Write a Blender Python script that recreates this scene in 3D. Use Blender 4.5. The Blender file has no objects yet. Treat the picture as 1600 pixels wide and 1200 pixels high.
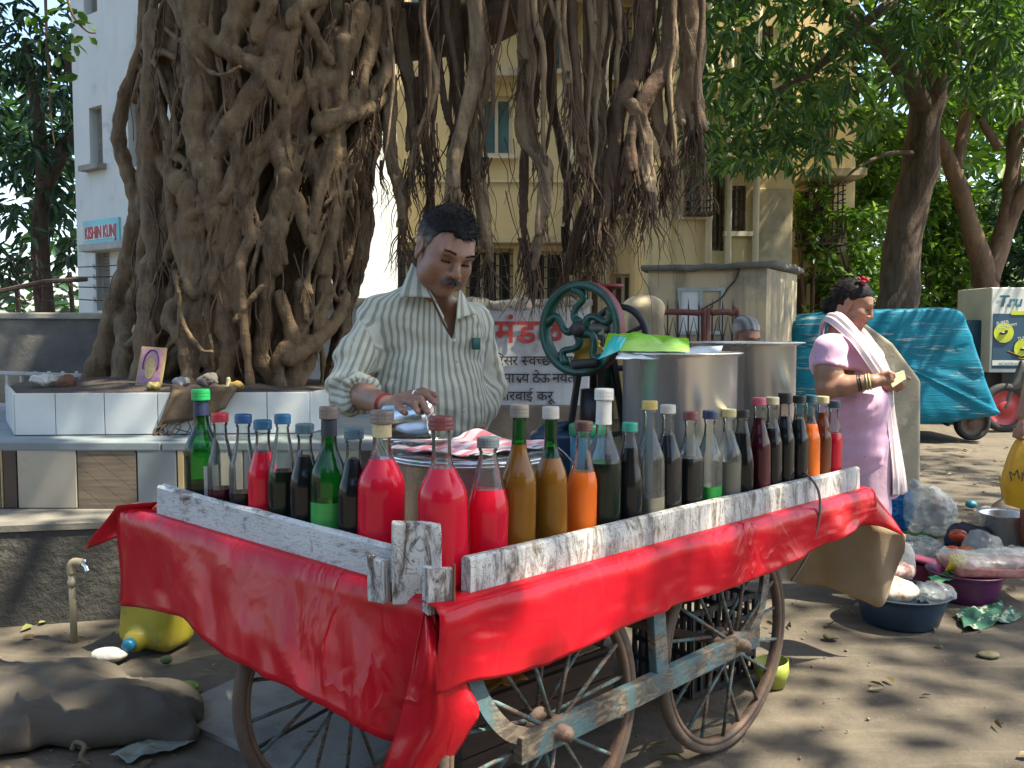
import bpy, bmesh, math, random
import numpy as np
import openvdb as vdb
from mathutils import Vector, Matrix

random.seed(7); RNG = np.random.default_rng(11)
SC = bpy.context.scene
COL = SC.collection
R = math.radians

# ------------------------------------------------------------------ camera
FPX, CX, CY = 1400.0, 800.0, 600.0          # focal length and centre in pixels of a 1600 x 1200 frame
CAM_H, PITCH = 1.26, math.atan((600 - 515) / 1400.0)
cam = bpy.data.cameras.new('camera'); cam_o = bpy.data.objects.new('camera', cam); COL.objects.link(cam_o)
cam.sensor_width = 36.0; cam.lens = 36.0 * FPX / 1600.0; cam.clip_start = 0.05; cam.clip_end = 600
cam_o.location = (0, 0, CAM_H); cam_o.rotation_euler = (R(90) - PITCH, 0, 0)
SC.camera = cam_o

# ------------------------------------------------------------------ light
SUN_EL, SUN_AZ = R(60), R(106)               # azimuth measured from +Y (away from the camera) towards +X
sun_dir = Vector((math.cos(SUN_EL) * math.sin(SUN_AZ), math.cos(SUN_EL) * math.cos(SUN_AZ), math.sin(SUN_EL)))
world = bpy.data.worlds.new('World'); SC.world = world; world.use_nodes = True
wn = world.node_tree; wn.nodes.clear()
wo = wn.nodes.new('ShaderNodeOutputWorld'); wb = wn.nodes.new('ShaderNodeBackground'); sky = wn.nodes.new('ShaderNodeTexSky')
sky.sky_type = 'NISHITA'; sky.sun_disc = False; sky.sun_elevation = SUN_EL; sky.sun_rotation = SUN_AZ
sky.air_density = 1.0; sky.dust_density = 2.0; sky.ozone_density = 1.0
wb.inputs['Strength'].default_value = 0.15
wn.links.new(sky.outputs[0], wb.inputs[0]); wn.links.new(wb.outputs[0], wo.inputs[0])
sun = bpy.data.lights.new('sun', 'SUN'); sun.energy = 5.0; sun.angle = R(0.8); sun.color = (1.0, 0.91, 0.74)
sun_o = bpy.data.objects.new('sun', sun); COL.objects.link(sun_o)
sun_o.rotation_euler = sun_dir.to_track_quat('Z', 'Y').to_euler()
vs = SC.view_settings
vs.view_transform = 'Standard'; vs.look = 'None'; vs.exposure = 1.58; vs.gamma = 1.0; vs.use_curve_mapping = False
SC.cycles.use_denoising = True
SC.cycles.max_bounces = 6; SC.cycles.transparent_max_bounces = 16
SC.cycles.sample_clamp_indirect = 6.0

# ------------------------------------------------------------------ pixel <-> place helpers
_cp, _sp = math.cos(PITCH), math.sin(PITCH)
def ray(px, py):
    u = (px - CX) / FPX; v = (CY - py) / FPX
    return Vector((u, _cp + _sp * v, -_sp + _cp * v))
def W(px, py, Y):
    d = ray(px, py); s = Y / d.y
    return Vector((d.x * s, Y, CAM_H + d.z * s))
def G(px, py, z=0.0):
    d = ray(px, py); s = (z - CAM_H) / d.z
    return Vector((d.x * s, d.y * s, z))
def V(*a): return Vector(a)

# ------------------------------------------------------------------ scene tree helpers
def thing(name, label, cat, loc=(0, 0, 0), group=None, rz=0):
    o = bpy.data.objects.new(name, None); COL.objects.link(o); o.empty_display_size = 0.05
    o.location = loc; o.rotation_euler = (0, 0, rz)
    tag(o, label, cat, group); return o
def tag(o, label=None, cat=None, group=None, kind=None):
    if label: o['label'] = label
    if cat: o['category'] = cat
    if group: o['group'] = group
    if kind: o['kind'] = kind
    return o
def link(name, mesh, m=None, parent=None, smooth=True, local=False):
    """one mesh object; coordinates are world ones unless local=True, then in the parent's frame"""
    if m is not None:
        for mm in (m if isinstance(m, (list, tuple)) else [m]): mesh.materials.append(mm)
    if smooth and len(mesh.polygons): mesh.polygons.foreach_set('use_smooth', [True] * len(mesh.polygons))
    o = bpy.data.objects.new(name, mesh); COL.objects.link(o)
    if parent is not None:
        o.parent = parent
        if not local:
            inv = Matrix.LocRotScale(parent.location, parent.rotation_euler, parent.scale)
            p = parent.parent
            while p is not None:
                inv = Matrix.LocRotScale(p.location, p.rotation_euler, p.scale) @ inv; p = p.parent
            mesh.transform(inv.inverted())
    return o
def rebase(o):
    """put a single-mesh thing's origin at its base centre"""
    me = o.data; n = len(me.vertices); a = np.empty(n * 3, 'f4'); me.vertices.foreach_get('co', a); a = a.reshape(-1, 3)
    lo, hi = a.min(0), a.max(0); c = Vector(((lo[0] + hi[0]) / 2, (lo[1] + hi[1]) / 2, lo[2]))
    me.transform(Matrix.Translation(-c)); o.location = o.location + c
    return o
def solo(name, mesh, m, label, cat, group=None, smooth=True):
    o = link(name, mesh, m, None, smooth); rebase(o); return tag(o, label, cat, group)

class MB:
    def __init__(s): s.v = []; s.f = []; s.mi = []; s.cur = 0
    def add(s, vs, fs):
        b = len(s.v); s.v.extend([tuple(p) for p in vs]); s.f.extend([tuple(i + b for i in f) for f in fs]); s.mi.extend([s.cur] * len(fs)); return s
    def box(s, c, size, rot=None, bev=0.0):
        hx, hy, hz = size[0] / 2, size[1] / 2, size[2] / 2
        c = Vector(c); M = rot if rot is not None else Matrix.Identity(3)
        if bev <= 0:
            P = [c + M @ Vector((x, y, z)) for x in (-hx, hx) for y in (-hy, hy) for z in (-hz, hz)]
            return s.add(P, [(0, 1, 3, 2), (4, 6, 7, 5), (0, 4, 5, 1), (2, 3, 7, 6), (0, 2, 6, 4), (1, 5, 7, 3)])
        bm = bmesh.new(); bmesh.ops.create_cube(bm, size=1)
        for v in bm.verts: v.co = Vector((v.co.x * size[0], v.co.y * size[1], v.co.z * size[2]))
        bmesh.ops.bevel(bm, geom=bm.edges[:], offset=bev, segments=2, affect='EDGES', profile=0.6)
        bm.verts.index_update(); P = [c + M @ v.co for v in bm.verts]; F = [tuple(v.index for v in f.verts) for f in bm.faces]; bm.free()
        return s.add(P, F)
    def bar(s, a, b, w, h, bev=0.0, up=(0, 0, 1)):
        a = Vector(a); b = Vector(b); d = b - a; L = d.length; x = d / L; u = Vector(up)
        y = u.cross(x)
        if y.length < 1e-4: y = Vector((0, 1, 0)).cross(x)
        y.normalize(); z = x.cross(y)
        return s.box((a + b) / 2, (L, w, h), Matrix((x, y, z)).transposed(), bev)
    def tube(s, path, rad, seg=8, cap=True, closed=False, ell=None):
        P = [Vector(p) for p in path]; n = len(P)
        if not hasattr(rad, '__len__'): rad = [rad] * n
        T = []
        for i in range(n):
            a = P[i - 1] if (i > 0 or closed) else P[i]; b = P[(i + 1) % n] if (i < n - 1 or closed) else P[i]
            t = b - a; T.append(t.normalized() if t.length > 1e-9 else Vector((0, 0, 1)))
        ref = Vector((0, 0, 1)) if abs(T[0].z) < 0.9 else Vector((1, 0, 0))
        nn = (ref - T[0] * ref.dot(T[0])).normalized(); vs = []
        for i in range(n):
            nn = nn - T[i] * nn.dot(T[i])
            nn = nn.normalized() if nn.length > 1e-6 else T[i].orthogonal().normalized()
            bb = T[i].cross(nn)
            for k in range(seg):
                a = 2 * math.pi * k / seg
                vs.append(P[i] + (nn * math.cos(a) * (ell or 1) + bb * math.sin(a)) * rad[i])
        fs = []
        for i in range(n - 1 + (1 if closed else 0)):
            j = (i + 1) % n
            for k in range(seg):
                k2 = (k + 1) % seg; fs.append((i * seg + k, i * seg + k2, j * seg + k2, j * seg + k))
        if cap and not closed:
            fs.append(tuple(range(seg - 1, -1, -1))); fs.append(tuple((n - 1) * seg + k for k in range(seg)))
        return s.add(vs, fs)
    def lathe(s, prof, seg=24, c=(0, 0, 0), rot=None, n=2.0, aspect=1.0, capb=True, capt=True):
        """prof: (r, z) pairs; n>2 gives a rounded-square section"""
        c = Vector(c); M = rot if rot is not None else Matrix.Identity(3); vs = []
        for r, z in prof:
            for k in range(seg):
                a = 2 * math.pi * (k + 0.5) / seg; ca, sa = math.cos(a), math.sin(a)
                q = (abs(ca) ** n + abs(sa) ** n) ** (-1.0 / n)
                vs.append(c + M @ Vector((r * q * ca, r * q * sa * aspect, z)))
        fs = []
        for i in range(len(prof) - 1):
            for k in range(seg):
                k2 = (k + 1) % seg; fs.append((i * seg + k, i * seg + k2, (i + 1) * seg + k2, (i + 1) * seg + k))
        if capb: fs.append(tuple(range(seg - 1, -1, -1)))
        if capt: fs.append(tuple((len(prof) - 1) * seg + k for k in range(seg)))
        return s.add(vs, fs)
    def prism(s, poly, z0, z1):
        n = len(poly); vs = [(p[0], p[1], z0) for p in poly] + [(p[0], p[1], z1) for p in poly]
        area = sum(poly[i][0] * poly[(i + 1) % n][1] - poly[(i + 1) % n][0] * poly[i][1] for i in range(n))
        fs = [tuple(range(n - 1, -1, -1)), tuple(range(n, 2 * n))] + [(i, (i + 1) % n, n + (i + 1) % n, n + i) for i in range(n)]
        if area < 0: fs = [tuple(reversed(f)) for f in fs]
        return s.add(vs, fs)
    def grid(s, P, closed=False):
        """P: rows of equal length"""
        r, c = len(P), len(P[0]); vs = [p for row in P for p in row]; fs = []
        for i in range(r - 1):
            for j in range(c - 1 + (1 if closed else 0)):
                k = (j + 1) % c; fs.append((i * c + j, i * c + k, (i + 1) * c + k, (i + 1) * c + j))
        return s.add(vs, fs)
    def mesh(s, name='m'):
        me = bpy.data.meshes.new(name); me.from_pydata(s.v, [], s.f)
        if any(s.mi): me.polygons.foreach_set('material_index', s.mi)
        me.update(); return me
    def build(s, name, m, parent=None, smooth=False, local=False):
        return link(name, s.mesh(name), m, parent, smooth, local)

def np_mesh(name, verts, faces):
    """verts Nx3, faces MxK with equal K"""
    me = bpy.data.meshes.new(name); n = len(verts); m, k = faces.shape
    me.vertices.add(n); me.vertices.foreach_set('co', np.ascontiguousarray(verts, 'f4').ravel())
    me.loops.add(m * k); me.loops.foreach_set('vertex_index', np.ascontiguousarray(faces, 'i4').ravel())
    me.polygons.add(m); me.polygons.foreach_set('loop_start', np.arange(0, m * k, k, dtype='i4'))
    me.update(calc_edges=True); return me
def set_attr(me, name, arr):
    a = me.attributes.new(name, 'FLOAT', 'POINT'); a.data.foreach_set('value', np.ascontiguousarray(arr, 'f4'))

# ------------------------------------------------------------------ signed-distance modelling
def vnoise(P, scale, seed=0):
    """cheap smooth 3-d value noise, P Nx3 -> -1..1"""
    q = P * scale + seed * 17.31; i = np.floor(q).astype(np.int64); f = q - i; f = f * f * (3 - 2 * f); out = 0
    for dx in (0, 1):
        for dy in (0, 1):
            for dz in (0, 1):
                h = (i[..., 0] + dx) * 73856093 ^ (i[..., 1] + dy) * 19349663 ^ (i[..., 2] + dz) * 83492791 ^ (seed * 2654435)
                h = (h ^ (h >> 13)) * 1274126177; h = (h ^ (h >> 16)) & 0xFFFF
                w = (f[..., 0] if dx else 1 - f[..., 0]) * (f[..., 1] if dy else 1 - f[..., 1]) * (f[..., 2] if dz else 1 - f[..., 2])
                out = out + w * (h / 32767.5 - 1)
    return out
class SDF:
    def __init__(s, lo, hi, res):
        s.lo = np.array(lo, 'f4'); s.res = res
        s.n = np.maximum(2, np.ceil((np.array(hi) - s.lo) / res).astype(int) + 1)
        s.d = np.full(s.n, 9.0, 'f4')
    def block(s, lo, hi, m):
        a = np.clip(np.floor((np.array(lo) - m - s.lo) / s.res).astype(int), 0, s.n); b = np.clip(np.ceil((np.array(hi) + m - s.lo) / s.res).astype(int) + 1, 0, s.n)
        if np.any(b <= a): return None, None
        ax = [(s.lo[i] + s.res * np.arange(a[i], b[i])).astype('f4') for i in range(3)]
        g = np.stack(np.meshgrid(*ax, indexing='ij'), -1)
        return (slice(a[0], b[0]), slice(a[1], b[1]), slice(a[2], b[2])), g
    def _mix(s, sl, d, k, op):
        o = s.d[sl]
        if op == 'sub':
            if k > 0: h = np.clip(0.5 - 0.5 * (o + d) / k, 0, 1); s.d[sl] = o * (1 - h) - d * h + k * h * (1 - h)
            else: s.d[sl] = np.maximum(o, -d)
        elif k > 0:
            h = np.clip(0.5 + 0.5 * (o - d) / k, 0, 1); s.d[sl] = o * (1 - h) + d * h - k * h * (1 - h)
        else: s.d[sl] = np.minimum(o, d)
    def ell(s, c, r, k=0.02, M=None, op='add'):
        c = np.array(c, 'f4'); r = np.array(r, 'f4') * np.ones(3, 'f4'); m = float(r.max())
        sl, g = s.block(c - m, c + m, k + 3 * s.res)
        if sl is None: return s
        q = g - c
        if M is not None: q = q @ np.array(M, 'f4')          # columns of M are the local axes
        k0 = np.sqrt(((q / r) ** 2).sum(-1)); k1 = np.sqrt(((q / (r * r)) ** 2).sum(-1))
        s._mix(sl, np.where(k1 > 1e-6, k0 * (k0 - 1) / np.maximum(k1, 1e-6), -r.min()), k, op); return s
    def cap(s, a, b, ra, rb=None, k=0.02, op='add'):
        rb = ra if rb is None else rb; a = np.array(a, 'f4'); b = np.array(b, 'f4'); m = max(ra, rb)
        sl, g = s.block(np.minimum(a, b) - m, np.maximum(a, b) + m, k + 3 * s.res)
        if sl is None: return s
        ab = b - a; t = np.clip(((g - a) @ ab) / max(float(ab @ ab), 1e-9), 0, 1)
        d = np.linalg.norm(g - (a + t[..., None] * ab), axis=-1) - (ra + (rb - ra) * t)
        s._mix(sl, d, k, op); return s
    def chain(s, pts, rad, k=0.02, op='add'):
        for i in range(len(pts) - 1): s.cap(pts[i], pts[i + 1], rad[i], rad[i + 1], k, op)
        return s
    def box(s, c, h, rnd=0.0, k=0.0, M=None, op='add'):
        c = np.array(c, 'f4'); h = np.array(h, 'f4'); m = float(np.linalg.norm(h)); sl, g = s.block(c - m, c + m, k + 3 * s.res)
        if sl is None: return s
        q = g - c
        if M is not None: q = q @ np.array(M, 'f4')
        q = np.abs(q) - (h - rnd); d = np.linalg.norm(np.maximum(q, 0), axis=-1) + np.minimum(q.max(-1), 0) - rnd
        s._mix(sl, d, k, op); return s
    def func(s, fn):
        """d = fn(points, d) on the whole grid"""
        sl, g = s.block(s.lo, s.lo + s.res * (s.n - 1), 0); s.d[sl] = fn(g, s.d[sl]); return s
    def noise(s, fn, band=None):
        """d = fn(points, d) only near the surface (for fine relief)"""
        m = np.abs(s.d) < (band or (4 * s.res + .03)); ix = np.argwhere(m); g = (ix * s.res + s.lo).astype('f4'); s.d[m] = fn(g, s.d[m]); return s
    def mesh(s, name):
        g = vdb.FloatGrid(3 * s.res); g.copyFromArray(np.clip(s.d, -3 * s.res, 3 * s.res))
        p, t, q = g.convertToPolygons(0.0, 0.0)
        P = p * s.res + s.lo
        me = np_mesh(name, P, q[:, ::-1]) if len(t) == 0 else np_mesh(name, P, q[:, ::-1])
        return me, P

def spline(pts, n=8):
    """Catmull-Rom through pts"""
    P = [Vector(p) for p in pts]
    if len(P) < 3: 
        return [P[0].lerp(P[-1], i / n) for i in range(n + 1)]
    Q = [P[0] * 2 - P[1]] + P + [P[-1] * 2 - P[-2]]; out = []
    for i in range(1, len(Q) - 2):
        for j in range(n):
            t = j / n; a, b, c, d = Q[i - 1], Q[i], Q[i + 1], Q[i + 2]
            out.append(0.5 * ((2 * b) + (c - a) * t + (2 * a - 5 * b + 4 * c - d) * t * t + (-a + 3 * b - 3 * c + d) * t ** 3))
    out.append(P[-1].copy()); return out
def lerpr(r, n):
    """resample a radius list to n values"""
    return list(np.interp(np.linspace(0, 1, n), np.linspace(0, 1, len(r)), r))
# ------------------------------------------------------------------ materials
def _nodes(name):
    m = bpy.data.materials.new(name); m.use_nodes = True; nt = m.node_tree; b = nt.nodes['Principled BSDF']; return m, nt, b
def _tex(nt, kind, scale=None, stretch=None, coord='Object', **kw):
    t = nt.nodes.new(kind); c = nt.nodes.new('ShaderNodeTexCoord'); mp = nt.nodes.new('ShaderNodeMapping')
    nt.links.new(c.outputs[coord], mp.inputs[0]); nt.links.new(mp.outputs[0], t.inputs['Vector'])
    if stretch: mp.inputs['Scale'].default_value = stretch
    if scale is not None: t.inputs['Scale'].default_value = scale
    for k, v in kw.items():
        if k in t.inputs: t.inputs[k].default_value = v
        else: setattr(t, k, v)
    return t
def _mixc(nt, fac, a, b, mode='MIX'):
    x = nt.nodes.new('ShaderNodeMix'); x.data_type = 'RGBA'; x.blend_type = mode
    for sock, val in ((x.inputs[0], fac), (x.inputs[6], a), (x.inputs[7], b)):
        if hasattr(val, 'links'): nt.links.new(val, sock)
        elif isinstance(val, (tuple, list)): sock.default_value = (*val[:3], 1)
        else: sock.default_value = val
    return x.outputs[2]
def _ramp(nt, src, stops):
    r = nt.nodes.new('ShaderNodeValToRGB'); nt.links.new(src, r.inputs[0]); e = r.color_ramp.elements
    while len(e) < len(stops): e.new(0.5)
    for i, (p, c) in enumerate(stops):
        e[i].position = p; e[i].color = (*c, 1) if isinstance(c, (tuple, list)) else (c, c, c, 1)
    return r.outputs[0]
def _bump(nt, b, src, strength=0.3, dist=0.01, prev=None):
    n = nt.nodes.new('ShaderNodeBump'); n.inputs['Strength'].default_value = strength; n.inputs['Distance'].default_value = dist
    nt.links.new(src, n.inputs['Height'])
    if prev is not None: nt.links.new(prev, n.inputs['Normal'])
    nt.links.new(n.outputs[0], b.inputs['Normal']); return n.outputs[0]
MATS = {}
def mat(name, col, rough=0.6, col2=None, scale=6.0, stretch=None, bump=0.0, bscale=None, metal=0.0, detail=5.0, lo=0.35, hi=0.65, spec=0.5, coat=0.0, dirt=None, dscale=2.5, dlo=0.5, dhi=0.75, trans=0.0, dist=0.01, rvar=0.0, streak=None, slo=.52, shi=.72):
    if name in MATS: return MATS[name]
    m, nt, b = _nodes(name); MATS[name] = m
    c2 = col2 if col2 else tuple(c * 0.72 for c in col)
    n = _tex(nt, 'ShaderNodeTexNoise', scale, stretch, Detail=detail, Roughness=0.6)
    c = _mixc(nt, _ramp(nt, n.outputs[0], [(lo, 0.0), (hi, 1.0)]), col, c2)
    if dirt:
        n2 = _tex(nt, 'ShaderNodeTexNoise', dscale, None, Detail=7.0, Roughness=0.65)
        c = _mixc(nt, _ramp(nt, n2.outputs[0], [(dlo, 0.0), (dhi, 1.0)]), c, dirt)
    if streak:                                                 # rain streaks running down
        n4 = _tex(nt, 'ShaderNodeTexNoise', 3.0, (1.6, 1.6, .10), Detail=6.0, Roughness=0.7); c = _mixc(nt, _ramp(nt, n4.outputs[0], [(slo, 0.0), (shi, 0.75)]), c, streak)
    nt.links.new(c, b.inputs['Base Color'])
    b.inputs['Roughness'].default_value = rough; b.inputs['Metallic'].default_value = metal
    b.inputs['Specular IOR Level'].default_value = spec; b.inputs['Coat Weight'].default_value = coat
    if rvar:
        mr = nt.nodes.new('ShaderNodeMapRange'); nt.links.new(n.outputs[0], mr.inputs[0]); mr.inputs[1].default_value = 0.3; mr.inputs[2].default_value = 0.7
        mr.inputs[3].default_value = max(0.02, rough - rvar); mr.inputs[4].default_value = min(1, rough + rvar); nt.links.new(mr.outputs[0], b.inputs['Roughness'])
    if bump:
        n3 = _tex(nt, 'ShaderNodeTexNoise', bscale or scale * 4, stretch, Detail=6.0, Roughness=0.65); _bump(nt, b, n3.outputs[0], bump, dist)
    return m
def leaf_mat(name, a, b_, c, trans=0.35, rough=0.45):
    """leaves: colour differs from leaf to leaf through the 'rnd' attribute; thin, so light passes through"""
    m, nt, b = _nodes(name)
    at = nt.nodes.new('ShaderNodeAttribute'); at.attribute_name = 'rnd'
    col = _ramp(nt, at.outputs['Fac'], [(0.0, a), (0.6, b_), (1.0, c)])
    nt.links.new(col, b.inputs['Base Color']); b.inputs['Roughness'].default_value = rough
    tr = nt.nodes.new('ShaderNodeBsdfTranslucent'); mx = nt.nodes.new('ShaderNodeMixShader'); out = nt.nodes['Material Output']
    nt.links.new(_mixc(nt, 1.0, col, (1.0, 1.0, 0.35), 'MULTIPLY'), tr.inputs[0])
    mx.inputs[0].default_value = trans; nt.links.new(b.outputs[0], mx.inputs[1]); nt.links.new(tr.outputs[0], mx.inputs[2]); nt.links.new(mx.outputs[0], out.inputs[0])
    return m
def thin_glass(name, tint, edge=None, rough=0.03, ior=1.5, dust=(.5, .5, .46)):
    """thin-walled glass or film: tinted straight-through light plus a Fresnel reflection; edges look denser because the wall is crossed obliquely"""
    m, nt, b = _nodes(name); out = nt.nodes['Material Output']; nt.nodes.remove(b)
    t = nt.nodes.new('ShaderNodeBsdfTransparent'); g = nt.nodes.new('ShaderNodeBsdfGlossy'); g.inputs['Roughness'].default_value = rough
    lw = nt.nodes.new('ShaderNodeLayerWeight'); lw.inputs[0].default_value = 0.35
    e = edge or tuple(x * 0.45 for x in tint)
    nt.links.new(_mixc(nt, lw.outputs['Facing'], tint, e), t.inputs[0])
    fr = nt.nodes.new('ShaderNodeFresnel'); fr.inputs[0].default_value = ior; mx = nt.nodes.new('ShaderNodeMixShader')
    nt.links.new(fr.outputs[0], mx.inputs[0]); nt.links.new(t.outputs[0], mx.inputs[1]); nt.links.new(g.outputs[0], mx.inputs[2])
    df = nt.nodes.new('ShaderNodeBsdfDiffuse'); df.inputs[0].default_value = (*dust, 1); m2 = nt.nodes.new('ShaderNodeMixShader'); dn = _tex(nt, 'ShaderNodeTexNoise', 14.0, (1, 1, .4), Detail=5.0)   # a film of street dust
    nt.links.new(_ramp(nt, dn.outputs[0], [(.35, .04), (.7, .17)]), m2.inputs[0]); nt.links.new(mx.outputs[0], m2.inputs[1]); nt.links.new(df.outputs[0], m2.inputs[2]); nt.links.new(m2.outputs[0], out.inputs[0])
    return m
def film(name, tint=(0.86, 0.9, 0.9), dens=0.35, col=(0.8, 0.84, 0.82)):
    """crumpled see-through plastic bag"""
    m, nt, b = _nodes(name); out = nt.nodes['Material Output']
    b.inputs['Base Color'].default_value = (*col, 1); b.inputs['Roughness'].default_value = 0.18
    n = _tex(nt, 'ShaderNodeTexVoronoi', 22.0, (1, 1, 1.6)); n2 = _tex(nt, 'ShaderNodeTexNoise', 16.0, None, Detail=4.0)
    bp = _bump(nt, b, n.outputs[0], 0.5, 0.02); _bump(nt, b, n2.outputs[0], 0.6, 0.02, bp)
    t = nt.nodes.new('ShaderNodeBsdfTransparent'); t.inputs[0].default_value = (*tint, 1); mx = nt.nodes.new('ShaderNodeMixShader'); mx.inputs[0].default_value = dens
    nt.links.new(t.outputs[0], mx.inputs[1]); nt.links.new(b.outputs[0], mx.inputs[2]); nt.links.new(mx.outputs[0], out.inputs[0])
    return m
def liquid(name, col, trans=0.0):
    m, nt, b = _nodes(name); b.inputs['Base Color'].default_value = (*col, 1); b.inputs['Roughness'].default_value = 0.12
    b.inputs['Coat Weight'].default_value = 0.45; b.inputs['Coat Roughness'].default_value = 0.0; b.inputs['Specular IOR Level'].default_value = 0.1
    return m
def peeled(name, paint, wood, scale=9.0, stretch=(1, 1, 1), lo=0.44, hi=0.56, rough=0.7):
    """flaking paint over weathered wood"""
    m, nt, b = _nodes(name)
    n = _tex(nt, 'ShaderNodeTexNoise', scale, stretch, Detail=10.0, Roughness=0.72, Distortion=1.2)
    g = _tex(nt, 'ShaderNodeTexNoise', 22.0, (stretch[0] * 0.6, stretch[1] * 0.6, stretch[2] * 2.5), Detail=6.0, Distortion=2.0)
    n3 = _tex(nt, 'ShaderNodeTexNoise', 3.0, None, Detail=3.0)
    w = _mixc(nt, _ramp(nt, g.outputs[0], [(0.4, 0.0), (0.6, 1.0)]), wood, tuple(c * 0.35 for c in wood))
    p = _mixc(nt, _ramp(nt, n3.outputs[0], [(0.35, 0.0), (0.7, 1.0)]), paint, tuple(c * 0.72 for c in paint))
    # fine dark flake cracks plus larger bare patches
    ck = _ramp(nt, g.outputs[0], [(0.485, 0.0), (0.5, 1.0), (0.515, 0.0)])
    f = _ramp(nt, n.outputs[0], [(lo, 0.0), (hi, 1.0)])
    c = _mixc(nt, f, w, p); c = _mixc(nt, ck, c, tuple(x * 0.3 for x in wood))
    nt.links.new(c, b.inputs['Base Color']); b.inputs['Roughness'].default_value = rough
    bp = _bump(nt, b, f, 0.5, 0.003); _bump(nt, b, g.outputs[0], 0.35, 0.004, bp)
    return m
def stripes(name, attr, bands, base, rough=0.8, bump=True):
    """woven cloth whose stripe position comes from the attribute (in periods)"""
    m, nt, b = _nodes(name)
    at = nt.nodes.new('ShaderNodeAttribute'); at.attribute_name = attr
    fr = nt.nodes.new('ShaderNodeMath'); fr.operation = 'FRACT'; nt.links.new(at.outputs['Fac'], fr.inputs[0])
    r = nt.nodes.new('ShaderNodeValToRGB'); r.color_ramp.interpolation = 'LINEAR'; e = r.color_ramp.elements; nt.links.new(fr.outputs[0], r.inputs[0])
    while len(e) < len(bands): e.new(0.5)
    for i, (p, c) in enumerate(bands): e[i].position = p; e[i].color = (*c, 1)
    n = _tex(nt, 'ShaderNodeTexNoise', 9.0, None, Detail=5.0)
    c = _mixc(nt, _ramp(nt, n.outputs[0], [(0.3, 0.0), (0.8, 0.25)]), r.outputs[0], tuple(x * 0.6 for x in base))
    nt.links.new(c, b.inputs['Base Color']); b.inputs['Roughness'].default_value = rough
    b.inputs['Sheen Weight'].default_value = 0.2
    if bump:
        n2 = _tex(nt, 'ShaderNodeTexNoise', 500.0, None, Detail=2.0); n3 = _tex(nt, 'ShaderNodeTexNoise', 14.0, (1, 1, 0.5), Detail=4.0)
        bp = _bump(nt, b, n3.outputs[0], 0.35, 0.012); _bump(nt, b, n2.outputs[0], 0.15, 0.001, bp)
    return m
def skin_mat(name, base, dark, lip):
    m, nt, b = _nodes(name)
    a1 = nt.nodes.new('ShaderNodeAttribute'); a1.attribute_name = 'lip'; a2 = nt.nodes.new('ShaderNodeAttribute'); a2.attribute_name = 'dark'
    n = _tex(nt, 'ShaderNodeTexNoise', 22.0, None, Detail=6.0)
    c = _mixc(nt, _ramp(nt, n.outputs[0], [(0.35, 0.0), (0.7, 1.0)]), base, tuple(x * 0.8 for x in base))
    c = _mixc(nt, a2.outputs['Fac'], c, dark); c = _mixc(nt, a1.outputs['Fac'], c, lip)
    nt.links.new(c, b.inputs['Base Color']); b.inputs['Roughness'].default_value = 0.48
    b.inputs['Subsurface Weight'].default_value = 0.12; b.inputs['Subsurface Radius'].default_value = (0.02, 0.008, 0.004); b.inputs['Subsurface Scale'].default_value = 0.4
    n2 = _tex(nt, 'ShaderNodeTexNoise', 260.0, None, Detail=3.0); _bump(nt, b, n2.outputs[0], 0.12, 0.0015)
    return m

def bark_mat(name, a, b_, c, stretch=(1, 1, 0.25), scale=14.0, bump=0.7):
    m, nt, b = _nodes(name)
    n = _tex(nt, 'ShaderNodeTexNoise', scale, stretch, Detail=9.0, Roughness=0.65); n2 = _tex(nt, 'ShaderNodeTexNoise', 2.2, None, Detail=4.0)
    n3 = _tex(nt, 'ShaderNodeTexNoise', 60.0, (1, 1, 0.6), Detail=5.0, Roughness=0.7)
    c1 = _mixc(nt, _ramp(nt, n.outputs[0], [(0.36, 0.0), (0.62, 1.0)]), a, b_)
    c1 = _mixc(nt, _ramp(nt, n2.outputs[0], [(0.45, 0.0), (0.7, 0.8)]), c1, c)
    c1 = _mixc(nt, _ramp(nt, n3.outputs[0], [(0.60, 0.0), (0.72, 0.7)]), c1, tuple(x * 0.4 for x in b_))
    n4 = _tex(nt, 'ShaderNodeTexNoise', 7.0, (1, 1, .5), Detail=6.0, Roughness=0.7); c1 = _mixc(nt, _ramp(nt, n4.outputs[0], [(0.52, 0.0), (0.66, 0.65)]), c1, tuple(x * 0.42 for x in b_))
    n5 = _tex(nt, 'ShaderNodeTexNoise', 30.0, (1, 1, 1), Detail=6.0, Roughness=0.75); c1 = _mixc(nt, _ramp(nt, n5.outputs[0], [(0.60, 0.0), (0.68, 0.5)]), c1, tuple(min(.5, x * 1.5) for x in a))
    nt.links.new(c1, b.inputs['Base Color']); b.inputs['Roughness'].default_value = 0.82; b.inputs['Specular IOR Level'].default_value = 0.25
    bp = _bump(nt, b, n.outputs[0], bump, 0.02); bp = _bump(nt, b, n3.outputs[0], bump * 0.8, 0.006, bp); w = _tex(nt, 'ShaderNodeTexNoise', 26.0, (.5, .5, 3.5), Detail=4.0); _bump(nt, b, w.outputs[0], bump * 0.45, 0.008, bp)
    return m
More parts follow.
